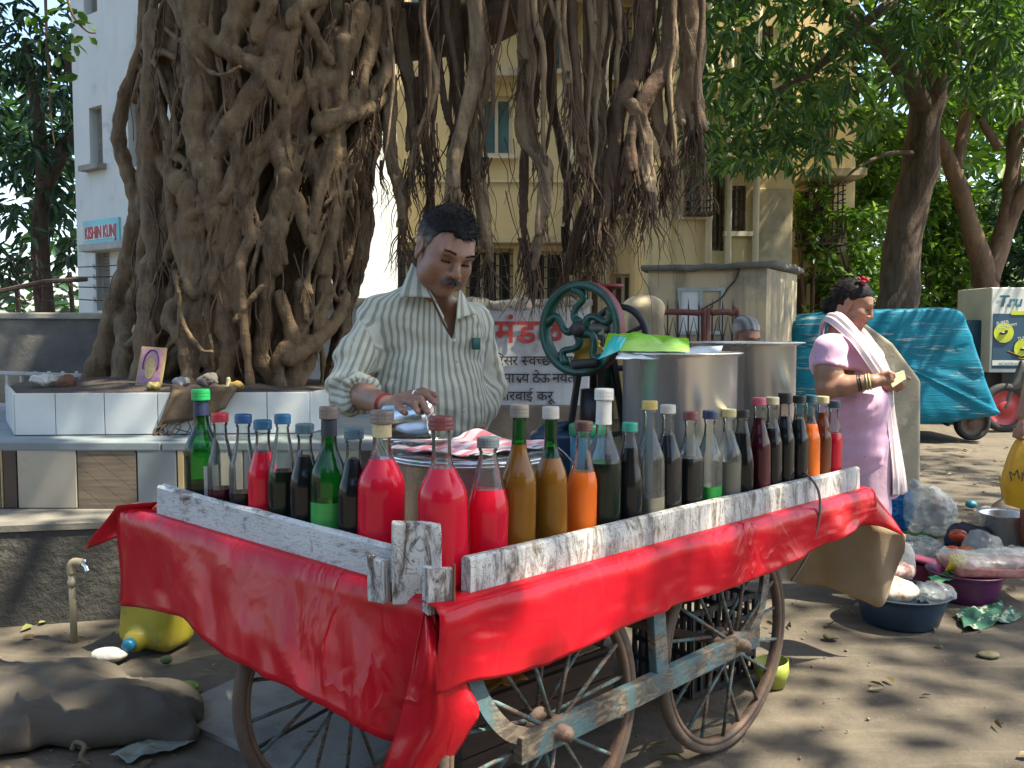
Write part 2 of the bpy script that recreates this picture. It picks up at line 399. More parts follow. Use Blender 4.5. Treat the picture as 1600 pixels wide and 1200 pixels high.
# ------------------------------------------------------------------ ground
M_dirt, _nt, _b = _nodes('trodden_earth')
_n1 = _tex(_nt, 'ShaderNodeTexNoise', 0.9, None, Detail=6.0, Roughness=0.6); _n2 = _tex(_nt, 'ShaderNodeTexNoise', 7.0, None, Detail=9.0, Roughness=0.7); _n3 = _tex(_nt, 'ShaderNodeTexNoise', 90.0, None, Detail=5.0, Roughness=0.75)
_w = _tex(_nt, 'ShaderNodeTexNoise', 4.0, (0.6, 4.0, 1), Detail=7.0, Roughness=0.7)
_c = _mixc(_nt, _ramp(_nt, _n1.outputs[0], [(0.38, 0.0), (0.62, 1.0)]), (0.150, 0.127, 0.094), (0.100, 0.087, 0.068))
_c = _mixc(_nt, _ramp(_nt, _n2.outputs[0], [(0.45, 0.0), (0.70, 0.8)]), _c, (0.078, 0.067, 0.053))
_c = _mixc(_nt, _ramp(_nt, _w.outputs[0], [(0.52, 0.0), (0.66, 0.4)]), _c, (0.185, 0.157, 0.112))
_c = _mixc(_nt, _ramp(_nt, _n3.outputs[0], [(0.62, 0.0), (0.74, 0.7)]), _c, (0.08, 0.065, 0.05))
_nt.links.new(_c, _b.inputs['Base Color']); _b.inputs['Roughness'].default_value = 0.95; _b.inputs['Specular IOR Level'].default_value = 0.15
_bp = _bump(_nt, _b, _n2.outputs[0], 0.5, 0.03); _bp = _bump(_nt, _b, _w.outputs[0], 0.4, 0.012, _bp); _bump(_nt, _b, _n3.outputs[0], 0.6, 0.006, _bp)

xs = np.concatenate([np.linspace(-160, -6, 24)[:-1], np.linspace(-6, 8, 210), np.linspace(8, 160, 24)[1:]])
ys = np.concatenate([np.linspace(-80, -3, 14)[:-1], np.linspace(-3, 13, 240), np.linspace(13, 260, 30)[1:]])
gx, gy = np.meshgrid(xs, ys, indexing='ij'); gp = np.stack([gx, gy, np.zeros_like(gx)], -1)
fade = np.clip(1 - (np.maximum(np.abs(gx) - 5, 0) / 3), 0, 1) * np.clip(1 - np.maximum(np.abs(gy - 5) - 7, 0) / 3, 0, 1)
gp[..., 2] = fade * (0.012 * vnoise(gp, 1.3, 3) + 0.007 * vnoise(gp, 5.0, 4) + 0.003 * vnoise(gp, 14.0, 5)) - 0.008
nx, ny = gx.shape; ii = np.arange(nx * ny).reshape(nx, ny)
gf = np.stack([ii[:-1, :-1], ii[1:, :-1], ii[1:, 1:], ii[:-1, 1:]], -1).reshape(-1, 4)
ground = link('ground', np_mesh('ground', gp.reshape(-1, 3), gf), M_dirt); tag(ground, 'trodden brown earth street surface with leaf litter', None, None, 'structure')

# paved strip beneath the cart's left wheel
M_slab = mat('pavement_concrete', (0.27, 0.25, 0.21), 0.9, (0.19, 0.175, 0.15), 5, bump=0.4, bscale=50, dirt=(0.10, 0.09, 0.075))
pave = bpy.data.objects.new('pavement', None); COL.objects.link(pave); tag(pave, 'worn concrete slabs set in the earth beneath the cart', None, None, 'structure')
for a, b_, c, d in ((G(255, 1120), G(500, 1002), G(640, 1040), G(390, 1180)), (G(395, 1185), G(646, 1043), G(800, 1085), G(560, 1270))):
    mb = MB(); mb.prism([(q.x, q.y) for q in (a, b_, c, d)], -0.02, 0.016); mb.build('slab', M_slab, pave)

# ------------------------------------------------------------------ raised platform on the left
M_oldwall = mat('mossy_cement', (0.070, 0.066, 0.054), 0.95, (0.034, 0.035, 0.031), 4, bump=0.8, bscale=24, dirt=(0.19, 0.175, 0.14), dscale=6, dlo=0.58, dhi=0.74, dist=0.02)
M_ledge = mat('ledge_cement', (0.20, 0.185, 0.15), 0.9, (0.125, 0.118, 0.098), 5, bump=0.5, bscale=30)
plat = bpy.data.objects.new('platform', None); COL.objects.link(plat); tag(plat, 'stepped cement platform with a stone top around the banyan', None, None, 'structure')
A0, A1 = V(-3.9, 3.42, 0), V(-0.55, 4.05, 0)
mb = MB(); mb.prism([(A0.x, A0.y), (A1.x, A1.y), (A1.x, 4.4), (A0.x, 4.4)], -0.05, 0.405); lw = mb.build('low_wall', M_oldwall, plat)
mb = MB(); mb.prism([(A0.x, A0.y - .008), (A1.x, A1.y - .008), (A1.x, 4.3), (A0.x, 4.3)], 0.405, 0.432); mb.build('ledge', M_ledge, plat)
M_brown = mat('brown_tile', (0.075, 0.052, 0.038), 0.5, (0.055, 0.04, 0.03), 4, bump=0.1)
M_beige = mat('beige_tile', (0.40, 0.365, 0.285), 0.55, (0.34, 0.31, 0.24), 3, bump=0.1, dirt=(0.25, 0.22, 0.17), dlo=.6, dhi=.8)
M_grey = mat('slate_tile', (0.175, 0.205, 0.215), 0.55, (0.135, 0.16, 0.17), 3, bump=0.12)
M_yell = mat('ochre_trim', (0.42, 0.32, 0.16), 0.6, (0.36, 0.27, 0.13), 5)
M_woodt, _nt, _b = _nodes('diagonal_plank_tile')
_n = _tex(_nt, 'ShaderNodeTexNoise', 16.0, (0.4, 1, 6), Detail=8.0); _nt.links.new(_mixc(_nt, _ramp(_nt, _n.outputs[0], [(.35, 0.), (.65, 1.)]), (0.19, 0.145, 0.10), (0.115, 0.09, 0.065)), _b.inputs['Base Color'])
_b.inputs['Roughness'].default_value = 0.6
YT = 4.12
mb = MB(); mb.prism([(-3.9, YT), (-.62, YT), (-.62, 6.3), (-3.9, 6.3)], 0.405, 0.70); mb.build('platform_core', M_ledge, plat)
def tx(px, Y): return (px - CX) * Y / FPX
zb, zt = 0.436, 0.704
edges = [(-260, -190, M_beige), (-188, -100, M_grey), (-98, -4, M_beige), (-3, 1, M_yell), (2, 23, M_brown), (24, 117, M_beige), (118, 211, None), (212, 274, M_grey), (275, 286, M_yell), (287, 378, M_beige), (379, 470, M_grey), (471, 560, M_beige), (561, 580, M_brown)]
for a, b_, m in edges:
    xa, xb = tx(a, YT) + .002, tx(b_, YT) - .002
    if m is not None:
        mb = MB(); mb.box(((xa + xb) / 2, YT - .009, (zb + zt) / 2), (xb - xa, .017, zt - zb), bev=.003); mb.build('wall_tile', m, plat)
    else:                                                      # diagonal boards, each a strip cut to the panel
        n = 5; w, hgt = xb - xa, zt - zb
        for k in range(-3, n):
            bm = bmesh.new(); vs_ = [bm.verts.new(p) for p in ((xa, 0, zb), (xb, 0, zb), (xb, 0, zt), (xa, 0, zt))]; bm.faces.new(vs_)
            d = V(0.62, 0, 0.78); off = k * 0.072 + 0.012
            for sgn, o in ((1, off + .0705), (-1, off)):
                g = bm.verts[:] + bm.edges[:] + bm.faces[:]
                bmesh.ops.bisect_plane(bm, geom=g, plane_co=V(xa, 0, zb) + d * o, plane_no=d * sgn, clear_outer=True)
            if not bm.faces: bm.free(); continue
            r = bmesh.ops.extrude_face_region(bm, geom=bm.faces[:])
            for v in [e for e in r['geom'] if isinstance(e, bmesh.types.BMVert)]: v.co.y -= 0.014
            for v in bm.verts: v.co.y += YT - 0.001
            bmesh.ops.recalc_face_normals(bm, faces=bm.faces[:])
            me = bpy.data.meshes.new('plank'); bm.to_mesh(me); bm.free(); link('plank', me, M_woodt, plat, False)
M_stone = mat('blue_grey_stone_top', (0.21, 0.245, 0.25), 0.55, (0.16, 0.19, 0.20), 4, bump=0.15, bscale=30, dirt=(0.24, 0.20, 0.15), dlo=.55, dhi=.8)
for a, b_ in ((-3.9, -2.62), (-2.615, -1.62), (-1.615, -.60)):
    mb = MB(); mb.box(((a + b_) / 2, (YT - .02 + 6.3) / 2, .722), (b_ - a, 6.3 - YT + .02, .040), bev=.006); mb.build('stone_slab', M_stone, plat)

# ------------------------------------------------------------------ white tiled planter
M_wtile, _nt, _b = _nodes('white_glazed_tile')
_n = _tex(_nt, 'ShaderNodeTexNoise', 3.0, None, Detail=6.0); _nt.links.new(_mixc(_nt, _ramp(_nt, _n.outputs[0], [(.45, 0.), (.75, 1.)]), (0.68, 0.71, 0.68), (0.50, 0.52, 0.48)), _b.inputs['Base Color']); _b.inputs['Roughness'].default_value = 0.22
M_grout = mat('planter_cement', (0.30, 0.29, 0.26), 0.9, bump=.3)
M_soil = mat('planter_soil', (0.095, 0.07, 0.048), 1.0, (0.05, 0.038, 0.028), 12, bump=1.0, bscale=30, dist=.03)
PT = thing('tree_planter', 'white glazed tile planter holding the banyan on the stepped platform', 'planter', (-1.7, 4.9, .742))
zp0, zp1 = .744, .950
pl = [(tx(2, 5.0), 5.05), (tx(22, 4.36), 4.36), (tx(482, 4.46), 4.46), (tx(516, 4.72), 4.78), (tx(500, 5.6), 5.7), (tx(40, 5.8), 5.9)]
mb = MB(); mb.prism([(p[0] * .995 - .008, p[1] + .01) for p in pl], zp0, zp1 - .012); mb.build('planter_core', M_grout, PT)
def tile_run(p, q, n, cuts=None):
    p = V(p[0], p[1], 0); q = V(q[0], q[1], 0); d = (q - p); L = d.length; d.normalize(); nrm = V(d.y, -d.x, 0)
    cuts = cuts or [i / n for i in range(n + 1)]
    for a, b_ in zip(cuts, cuts[1:]):
        w = (b_ - a) * L - .004; c = p + d * ((a + b_) / 2 * L) + nrm * .004
        mb = MB(); mb.box((c.x, c.y, (zp0 + zp1) / 2 + .001), (w, .016, zp1 - zp0 - .002), Matrix((d, -nrm, V(0, 0, 1))).transposed(), bev=.0025); mb.build('tile', M_wtile, PT)
tile_run(pl[0], pl[1], 2); tile_run(pl[1], pl[2], 6, [0, .135, .30, .48, .66, .855, 1]); tile_run(pl[2], pl[3], 1); tile_run(pl[3], pl[4], 3)
P_ = np.array([(p[0], p[1]) for p in pl]); c_ = P_.mean(0)
rows = []
for t in np.linspace(0, .985, 9):
    row = []
    for i in range(len(P_)):
        for s_ in np.linspace(0, 1, 8, endpoint=False):
            q = P_[i] * (1 - s_) + P_[(i + 1) % len(P_)] * s_; q = c_ + (q - c_) * t
            row.append((q[0], q[1], .955 - .012 * t + .05 * (1 - t) + .018 * float(vnoise(np.array([[q[0], q[1], 0]]), 7, 2)[0]) * (1 - t ** 4)))
    rows.append(row)
mb = MB(); mb.grid(rows, True); mb.build('soil', M_soil, PT, True)

# ------------------------------------------------------------------ walls behind
M_bwall = mat('stained_cement_wall', (0.165, 0.155, 0.135), 0.95, (0.085, 0.085, 0.078), 2.2, bump=.5, bscale=22, dirt=(0.30, 0.265, 0.205), dscale=1.3, dlo=.5, dhi=.68)
M_capw = mat('wall_coping', (0.36, 0.33, 0.27), 0.95, (0.25, 0.23, 0.19), 6, bump=.5)
t = thing('boundary_wall', 'tall stained grey cement wall behind the banyan on the left', 'wall', (-3.2, 6.7, 0))
mb = MB(); mb.box((-3.6, 6.72, .66), (5.2, .22, 1.36), bev=.01); mb.build('wall_body', M_bwall, t)
mb = MB(); mb.box((-3.6, 6.72, 1.36), (5.24, .26, .05), bev=.012); mb.build('coping', M_capw, t)
M_iron = mat('rusty_iron', (0.075, 0.045, 0.032), 0.8, (0.035, 0.025, 0.022), 20, bump=.4)
t = thing('barbed_wire_fence', 'rusty posts with sagging barbed wire above the left cement wall', 'fence', (-3.2, 6.75, 1.38))
posts = [W(-40, 440, 6.72), W(28, 440, 6.72), W(62, 428, 6.72), W(112, 425, 6.72), W(300, 400, 6.72)]
for p in posts:
    mb = MB(); mb.bar((p.x, p.y, 1.37), (p.x + random.uniform(-.02, .02), p.y, p.z), .025, .025); mb.build('post', M_iron, t)
for hz in (.12, .22, .30, .38):
    pts = []
    for a, b_ in zip(posts, posts[1:]):
        for k in range(10):
            u = k / 10; q = a.lerp(b_, u); pts.append(V(q.x, 6.70, 1.38 + hz * (.9 + .3 * u) - .03 * math.sin(math.pi * u)))
    mb = MB(); mb.tube(pts, .0045, 5)
    for q in pts[::2]:
        mb.tube([q + V(-.01, 0, -.02), q + V(.01, -.01, .02)], .002, 4); mb.tube([q + V(.01, 0, -.02), q + V(-.01, -.01, .02)], .002, 4)
    mb.build('wire', M_iron, t)
mb = MB(); mb.tube([W(-60, 470, 6.6), W(0, 455, 6.6), W(70, 440, 6.62), W(136, 436, 6.62)], .018, 6); mb.build('top_rail', M_iron, t)
M_white = mat('white_painted_metal', (0.55, 0.56, 0.53), 0.5, (0.42, 0.42, 0.39), 6)
t = thing('white_railing', 'low white slatted railing beside the left end of the planter', 'railing', (-3.0, 5.3, .742))
for z in (.80, 1.0):
    mb = MB(); mb.bar((-3.9, 5.42, z + .03), (-2.62, 5.62, z - .03), .02, .02); mb.build('rail', M_white, t)
for k in range(16):
    x = -3.85 + k * .08; mb = MB(); mb.bar((x, 5.43 + (x + 3.9) * .156, .742), (x, 5.43 + (x + 3.9) * .156, 1.0), .014, .02); mb.build('slat', M_white, t)

# painted wall with lettering
M_paintw = mat('whitewashed_wall', (0.60, 0.62, 0.62), 0.85, (0.54, 0.56, 0.56), 3, streak=(.34, .32, .28), slo=.56, shi=.78, bump=.25, bscale=30, dirt=(0.36, 0.33, 0.28), dscale=5, dlo=.62, dhi=.78)
M_rub = mat('wall_base_stone', (0.22, 0.175, 0.125), 0.95, (0.15, 0.12, 0.09), 4, bump=.6, bscale=18)
t = thing('painted_wall', 'whitewashed wall with red and black lettering behind the vendor', 'wall', (.0, 6.1, 0))
xw0, xw1 = tx(478, 6.0), tx(921, 6.0)
mb = MB(); mb.box(((xw0 + xw1) / 2, 6.13, .37), (xw1 - xw0 + .03, .28, .76), bev=.01); mb.build('wall_base', M_rub, t)
mb = MB(); mb.box(((xw0 + xw1) / 2, 6.12, 1.085), (xw1 - xw0, .24, .67), bev=.01); mb.build('wall_face', M_paintw, t)
rows = []; n = 60
for k in range(n + 1):
    x = xw0 - .02 + (xw1 - xw0 + .04) * k / n; hz = 1.47 + .020 * float(vnoise(np.array([[k * .21, 0, 0]]), 1.0, 5)[0]) + random.uniform(-.008, .008); bz = 1.405 + random.uniform(-.02, .02)
    rows.append([(x, 5.985, bz), (x, 5.98 + random.uniform(0, .01), hz - .02), (x, 6.04, hz), (x, 6.20, hz), (x, 6.27, hz - .03), (x, 6.265, 1.40)])
mb = MB(); mb.grid(rows); mb.build('coping', M_capw, t, True)

M_redp = mat('red_sign_paint', (0.50, 0.045, 0.045), 0.7, (0.42, 0.05, 0.05), 20)
M_blkp = mat('black_sign_paint', (0.022, 0.024, 0.03), 0.7, (0.05, 0.05, 0.055), 20)
def glyphs(text, size, M, m, parent, name='lettering', half=None, ext=.0015, bold=0.0, shear=0.0):
    """text as thin raised paint; half = keep only this share of the width (half letter forms)"""
    cu = bpy.data.curves.new('tmp', 'FONT'); cu.body = text; cu.size = size; cu.extrude = ext; cu.offset = bold; cu.resolution_u = 4; cu.shear = shear
    o = bpy.data.objects.new('tmp', cu); COL.objects.link(o); bpy.context.view_layer.update()
    dg = bpy.context.evaluated_depsgraph_get(); me = bpy.data.meshes.new_from_object(o.evaluated_get(dg)); bpy.data.objects.remove(o)
    xs_ = [v.co.x for v in me.vertices]; w = max(xs_) if xs_ else 0
    if half:
        bm = bmesh.new(); bm.from_mesh(me)
        bmesh.ops.bisect_plane(bm, geom=bm.verts[:] + bm.edges[:] + bm.faces[:], plane_co=(w * half, 0, 0), plane_no=(1, 0, 0), clear_outer=True)
        bm.to_mesh(me); bm.free(); w *= half
    me.transform(M); link(name, me, m, parent, False); return w
def deva(words, x0, y_head, h_px, Y, m, parent, bold=0.0):
    """words: list of glyph strings, each (text, half share or None, extra dx); laid left to right along a headline"""
    k = Y / FPX; size = h_px * k / .622; x = tx(x0, Y); z = W(x0, y_head, Y).z - .622 * size
    for text, half, dx, adv in words:
        M = Matrix.Translation((x + dx * size, Y - .012, z)) @ Matrix.Rotation(R(90), 4, 'X')
        w = glyphs(text, size, M, m, parent, half=half, bold=bold)
        x += (adv * size) if adv is not None else w
deva([('ा', None, 0, None)], 744, 503, 33, 6.0, M_redp, t, .004)
deva([('मं', None, 0, .66), ('ड', None, 0, .63), ('ळ', None, 0, .8)], 774, 503, 32, 6.0, M_redp, t, .004)
deva([('ा', None, 0, None)], 514, 502, 33, 6.0, M_redp, t, .004)
sm = 13.5
deva([('परि', None, 0, 0)], 760, 561, sm, 6.0, M_blkp, t, .003) if False else None
def run(seq, x0, yh, h=sm, bold=.0007):
    deva(seq, x0, yh, h, 6.0, M_blkp, t, bold)
run([('प', None, 0, .55), ('ि', None, 0, .27), ('र', None, 0, .42), ('स', None, 0, .62), ('र', None, 0, .45), (' ', None, 0, .22),
     ('स', .72, 0, None), ('व', None, 0, .52), ('च', .62, 0, None), ('छ', None, 0, .70), (' ', None, 0, .22), ('ठे', None, 0, .52), ('वा', None, 0, .8)], 760, 557)
run([('ि', None, 0, .27), ('न', None, 0, .54), ('र्', None, .55, 0) if False else ('म', None, 0, .60), ('ा', None, 0, .26), ('ल', .66, 0, None), ('य', None, 0, .58), (' ', None, 0, .22),
     ('ठे', None, 0, .52), ('ऊ', None, 0, .80), (' ', None, 0, .12), ('न', None, 0, .53), ('ये', None, 0, .57), ('त', None, 0, .58)], 768, 584)
run([('ती', None, 0, .84), (' ', None, 0, .25), ('का', None, 0, 1.02), ('र', None, 0, .42), ('वा', None, 0, .78), ('ई', None, 0, .56), (' ', None, 0, .22), ('क', None, 0, .77), ('रू', None, 0, .5)], 750, 612)

# ------------------------------------------------------------------ buildings
def facade(x0, x1, z0, z1, opens, depth=.18, back=4.0):
    """front at local y=0 with real recessed openings; returns the wall mesh"""
    X = sorted({x0, x1, *[o[0] for o in opens], *[o[2] for o in opens]}); Z = sorted({z0, z1, *[o[1] for o in opens], *[o[3] for o in opens]}); mb = MB()
    for a, b_ in zip(X, X[1:]):
        for c, d in zip(Z, Z[1:]):
            mx, mz = (a + b_) / 2, (c + d) / 2
            if any(o[0] < mx < o[2] and o[1] < mz < o[3] for o in opens): continue
            mb.add([(a, 0, c), (b_, 0, c), (b_, 0, d), (a, 0, d)], [(0, 1, 2, 3)])
    for a, c, b_, d in opens:
        mb.add([(a, 0, c), (b_, 0, c), (b_, 0, d), (a, 0, d), (a, depth, c), (b_, depth, c), (b_, depth, d), (a, depth, d)], [(0, 4, 5, 1), (1, 5, 6, 2), (2, 6, 7, 3), (3, 7, 4, 0), (4, 7, 6, 5)])
    mb.add([(x0, 0, z0), (x1, 0, z0), (x1, 0, z1), (x0, 0, z1), (x0, back, z0), (x1, back, z0), (x1, back, z1), (x0, back, z1)], [(0, 3, 7, 4), (1, 5, 6, 2), (3, 2, 6, 7), (5, 4, 7, 6)])
    return mb
M_yel = mat('yellow_plaster', (0.62, 0.485, 0.25), 0.9, (0.56, 0.435, 0.22), 1.5, bump=.15, bscale=30, dirt=(0.36, 0.29, 0.17), dscale=.9, dlo=.55, dhi=.8, streak=(.22, .185, .12), slo=.55, shi=.75)
M_yel2 = mat('weathered_yellow_plaster', (0.50, 0.40, 0.225), 0.92, (0.43, 0.345, 0.20), 1.3, bump=.2, bscale=30, dirt=(0.17, 0.15, 0.115), dscale=1.1, dlo=.5, dhi=.68, streak=(.12, .105, .08))
M_cream = mat('cream_trim', (0.58, 0.50, 0.34), 0.85, (0.50, 0.43, 0.29), 4)
M_dark = mat('dark_room_glass', (0.025, 0.028, 0.03), 0.15, (0.04, 0.042, 0.042), 3)
M_teal = mat('teal_shutter_glass', (0.07, 0.15, 0.14), 0.2, (0.05, 0.10, 0.10), 3)
M_shutter = mat('brown_shutter', (0.12, 0.075, 0.045), 0.7, (0.08, 0.05, 0.032), 8)
def window(B, x0, z0, x1, z1, pane=None, frame=None, bars=(0, 0), sill=True, depth=.18, proud=0.0, mull=1, box_grille=0.0, mg=None):
    frame = frame or M_cream; pane = pane or M_dark; w = .045
    wroot = None
    mb = MB(); y = depth - .05
    mb.box(((x0 + x1) / 2, y, z0 + w / 2), (x1 - x0 - .004, .06, w)); mb.box(((x0 + x1) / 2, y, z1 - w / 2), (x1 - x0 - .004, .06, w))
    for x in [x0 + w / 2, x1 - w / 2] + [x0 + (x1 - x0) * k / (mull + 1) for k in range(1, mull + 1)]: mb.box((x, y - .003, (z0 + z1) / 2), (w, .06, z1 - z0 - .004))
    f = mb.build('window', frame, B, False, True)
    mb = MB(); mb.box(((x0 + x1) / 2, depth - .028, (z0 + z1) / 2), (x1 - x0 - w, .012, z1 - z0 - w)); mb.build('pane', pane, f, False, True)
    if sill:
        mb = MB(); mb.box(((x0 + x1) / 2, -.03, z0 - .035), (x1 - x0 + .14, .16, .06)); mb.build('sill', frame, f, False, True)
    yb = -box_grille + .03 if box_grille else .04
    mg = mg or M_iron
    for k in range(bars[0]):
        x = x0 + (x1 - x0) * (k + .5) / bars[0]; mb = MB(); mb.box((x, yb, (z0 + z1) / 2), (.016, .016, z1 - z0)); mb.build('grille_bar', mg, f, False, True)
    for k in range(bars[1]):
        z = z0 + (z1 - z0) * (k + .5) / bars[1]; mb = MB(); mb.box(((x0 + x1) / 2, yb - .014, z), (x1 - x0, .012, .016)); mb.build('grille_bar', mg, f, False, True)
    if box_grille:
        mb = MB()
        for x in (x0, x1):
            for z in (z0, z1): mb.box((x, -box_grille / 2 + .02, z), (.02, box_grille, .02))
            for k in range(1, 7): mb.box((x, -box_grille / 2 + .02, z0 + (z1 - z0) * k / 7), (.012, box_grille, .012))
        mb.box(((x0 + x1) / 2, -box_grille / 2, z0 - .02), (x1 - x0 + .06, box_grille + .06, .03)); mb.build('grille_cage', mg, f, False, True)
    return f
def px_open(a, b_, c, d, Y):
    """pixel rectangle (left, top, right, bottom) on the plane at depth Y -> x0,z0,x1,z1"""
    return (tx(a, Y), W(a, d, Y).z, tx(c, Y), W(a, b_, Y).z)

# yellow apartment block: main wing
YA = 12.6
BA = thing('apartment_block', 'yellow plastered apartment block wing behind the hanging roots', 'building', (0, YA, 0))
oa = {k: px_open(*v, YA) for k, v in dict(up=(752, 150, 800, 242), gr1=(728, 388, 802, 476), gr2=(822, 392, 884, 476), small=(958, 428, 990, 500), mid=(955, 268, 988, 336), up2=(852, 20, 900, 110), up3=(640, -90, 700, 20), up4=(930, 10, 985, 120), lo2=(905, 425, 940, 500), lf=(604, 385, 700, 478)).items()}
facade(tx(560, YA), tx(1010, YA), 0, 9.5, list(oa.values())).build('wall', M_yel, BA, False, True)
window(BA, *oa['up'], pane=M_teal, mull=1); window(BA, *oa['gr1'], bars=(6, 5), mull=2); window(BA, *oa['gr2'], bars=(6, 5), mull=1); window(BA, *oa['small'], pane=M_shutter, mull=1)
window(BA, *oa['mid'], bars=(4, 6)); window(BA, *oa['up2'], pane=M_teal, bars=(5, 0)); window(BA, *oa['up3'], pane=M_teal); window(BA, *oa['up4'], bars=(4, 5)); window(BA, *oa['lo2'], pane=M_shutter); window(BA, *oa['lf'], bars=(7, 5), mull=2)
def slab(B, a, b_, c, d, Y, out, name, m):
    x0, z0, x1, z1 = px_open(a, b_, c, d, Y); mb = MB(); mb.box(((x0 + x1) / 2, -out / 2 + .002, (z0 + z1) / 2), (x1 - x0, out, z1 - z0), bev=.01); return mb.build(name, m, B, False, True)
slab(BA, 590, 374, 955, 384, YA, .45, 'sunshade', M_yel2); slab(BA, 742, 118, 812, 131, YA, .4, 'sunshade', M_yel2); slab(BA, 560, 282, 1008, 286, YA, .05, 'string_course', M_cream); slab(BA, 700, 0, 1005, 7, YA, .7, 'balcony_slab', M_yel2)
for p in (716, 893, 948): 
    x = tx(p, YA); mb = MB(); mb.tube([(x, -.06, 0), (x, -.06, 8)], .045, 8); mb.build('drain_pipe', M_cream, BA, True, True)

# nearer wing with caged windows
YB = 11.4
BB = thing('apartment_wing', 'yellow apartment wing with caged windows above the small booth', 'building', (0, YB, 0))
ob = {k: px_open(*v, YB) for k, v in dict(a=(1066, 268, 1100, 336), b=(1107, 272, 1129, 392), c=(1136, 290, 1162, 362), d=(1060, 60, 1110, 160), e=(1150, 40, 1200, 150), f=(1020, 430, 1060, 520)).items()}
facade(tx(1003, YB), tx(1234, YB), 0, 9.2, list(ob.values()), back=3).build('wall', M_yel, BB, False, True)
window(BB, *ob['a'], pane=M_teal, bars=(7, 6), box_grille=.35, mull=1); window(BB, *ob['b'], pane=M_shutter, bars=(3, 5), sill=False); window(BB, *ob['c'], pane=M_dark, bars=(4, 5)); window(BB, *ob['d'], pane=M_teal, bars=(5, 4)); window(BB, *ob['e'], pane=M_teal, bars=(5, 4)); window(BB, *ob['f'], pane=M_shutter)
slab(BB, 1060, 252, 1168, 262, YB, .5, 'sunshade', M_yel2); slab(BB, 1003, 258, 1046, 640, YB, .06, 'pilaster', M_yel); slab(BB, 1170, 295, 1233, 640, YB, .03, 'weathered_patch', M_yel2)
for p in (1103, 1133, 1175):
    x = tx(p, YB); mb = MB(); mb.tube([(x, -.08, 0), (x, -.08, 8)], .04, 8); mb.build('drain_pipe', M_cream, BB, True, True)

# recessed wing with plant-filled balcony
YC = 12.6
BC = thing('balcony_wing', 'far yellow wing with a caged balcony full of climbing plants', 'building', (0, YC, 0))
oc = {k: px_open(*v, YC) for k, v in dict(a=(1238, 292, 1296, 384), b=(1245, 120, 1300, 230), c=(1240, 430, 1290, 520)).items()}
facade(tx(1215, YC), tx(1330, YC), 0, 9, list(oc.values()), back=3).build('wall', M_yel, BC, False, True)
window(BC, *oc['a'], bars=(8, 7), box_grille=.5); window(BC, *oc['b'], pane=M_teal, bars=(5, 4)); window(BC, *oc['c'], pane=M_shutter)
slab(BC, 1225, 276, 1318, 288, YC, .7, 'sunshade', M_yel2)

# pale building on the left with the name board
BL0, BL1 = W(118, 300, 10.6), W(300, 300, 9.2)
dB = V(BL1.x - BL0.x, BL1.y - BL0.y, 0); LB = dB.length; rzB = math.atan2(dB.y, dB.x)
M_pale = mat('pale_blue_plaster', (0.53, 0.565, 0.54), 0.9, (0.47, 0.505, 0.48), 1.6, bump=.15, bscale=30, dirt=(0.24, 0.25, 0.22), dscale=1.6, dlo=.56, dhi=.72, streak=(.20, .205, .18), slo=.56, shi=.74)
BK = thing('pale_building', 'pale blue white building with a turquoise name board left of the banyan', 'building', (BL0.x, BL0.y, 0), rz=rzB)
def onB(px, py):
    """pixel -> (along, height) on that facade"""
    d = ray(px, py); n = V(-dB.y, dB.x, 0); s = n.dot(V(BL0.x, BL0.y, 0)) / n.dot(V(d.x, d.y, 0)); q = d * s
    return ((q - V(BL0.x, BL0.y, 0)).dot(dB / LB), CAM_H + d.z * s)
def rectB(a, b_, c, d):
    p = onB((a + c) / 2, b_); q = onB((a + c) / 2, d); x0 = onB(a, (b_ + d) / 2)[0]; x1 = onB(c, (b_ + d) / 2)[0]; return (x0, q[1], x1, p[1])
ok = [rectB(140, 166, 160, 258), rectB(150, 393, 172, 485), rectB(130, -60, 151, 22), rectB(200, 150, 232, 260)]
facade(0, LB + 0.35, 0, 9, ok, back=2.6).build('wall', M_pale, BK, False, True)
M_lou = mat('grey_louvre', (0.24, 0.23, 0.20), 0.7, (0.17, 0.16, 0.14), 8)
for i, o in enumerate(ok):
    f = window(BK, *o, pane=M_dark, frame=M_lou, mull=0, sill=(i == 0))
    n = 14
    for k in range(n):
        z = o[1] + .05 + (o[3] - o[1] - .1) * (k + .5) / n; mb = MB(); mb.box(((o[0] + o[2]) / 2, .10, z), (o[2] - o[0] - .08, .012, (o[3] - o[1]) / n * .85), Matrix.Rotation(R(35), 3, 'X')); mb.build('louvre', M_lou, f, False, True)
q = rectB(152, 371, 262, 381); mb = MB(); mb.box(((q[0] + q[2]) / 2, -.11, (q[1] + q[3]) / 2 - .06), (q[2] - q[0], .22, .08), bev=.008); mb.build('sunshade', mat('sunshade_cement', (0.36, 0.37, 0.34), .9, (0.24, 0.25, 0.23), 5), BK, False, True)
M_turq = mat('turquoise_board', (0.20, 0.52, 0.54), 0.6, (0.17, 0.45, 0.47), 5)
q = rectB(133, 343, 189, 392); mb = MB(); mb.box(((q[0] + q[2]) / 2, -.012, (q[1] + q[3]) / 2), (q[2] - q[0], .024, q[3] - q[1])); board = mb.build('name_board', M_turq, BK, False, True)
q2 = rectB(135, 352, 186, 374); mb = MB(); mb.box(((q2[0] + q2[2]) / 2, -.027, (q2[1] + q2[3]) / 2), (q2[2] - q2[0], .006, q2[3] - q2[1])); mb.build('board_field', mat('board_pale', (0.55, 0.66, 0.66), .6), BK, False, True)
cu_h = (q2[3] - q2[1]) * .92
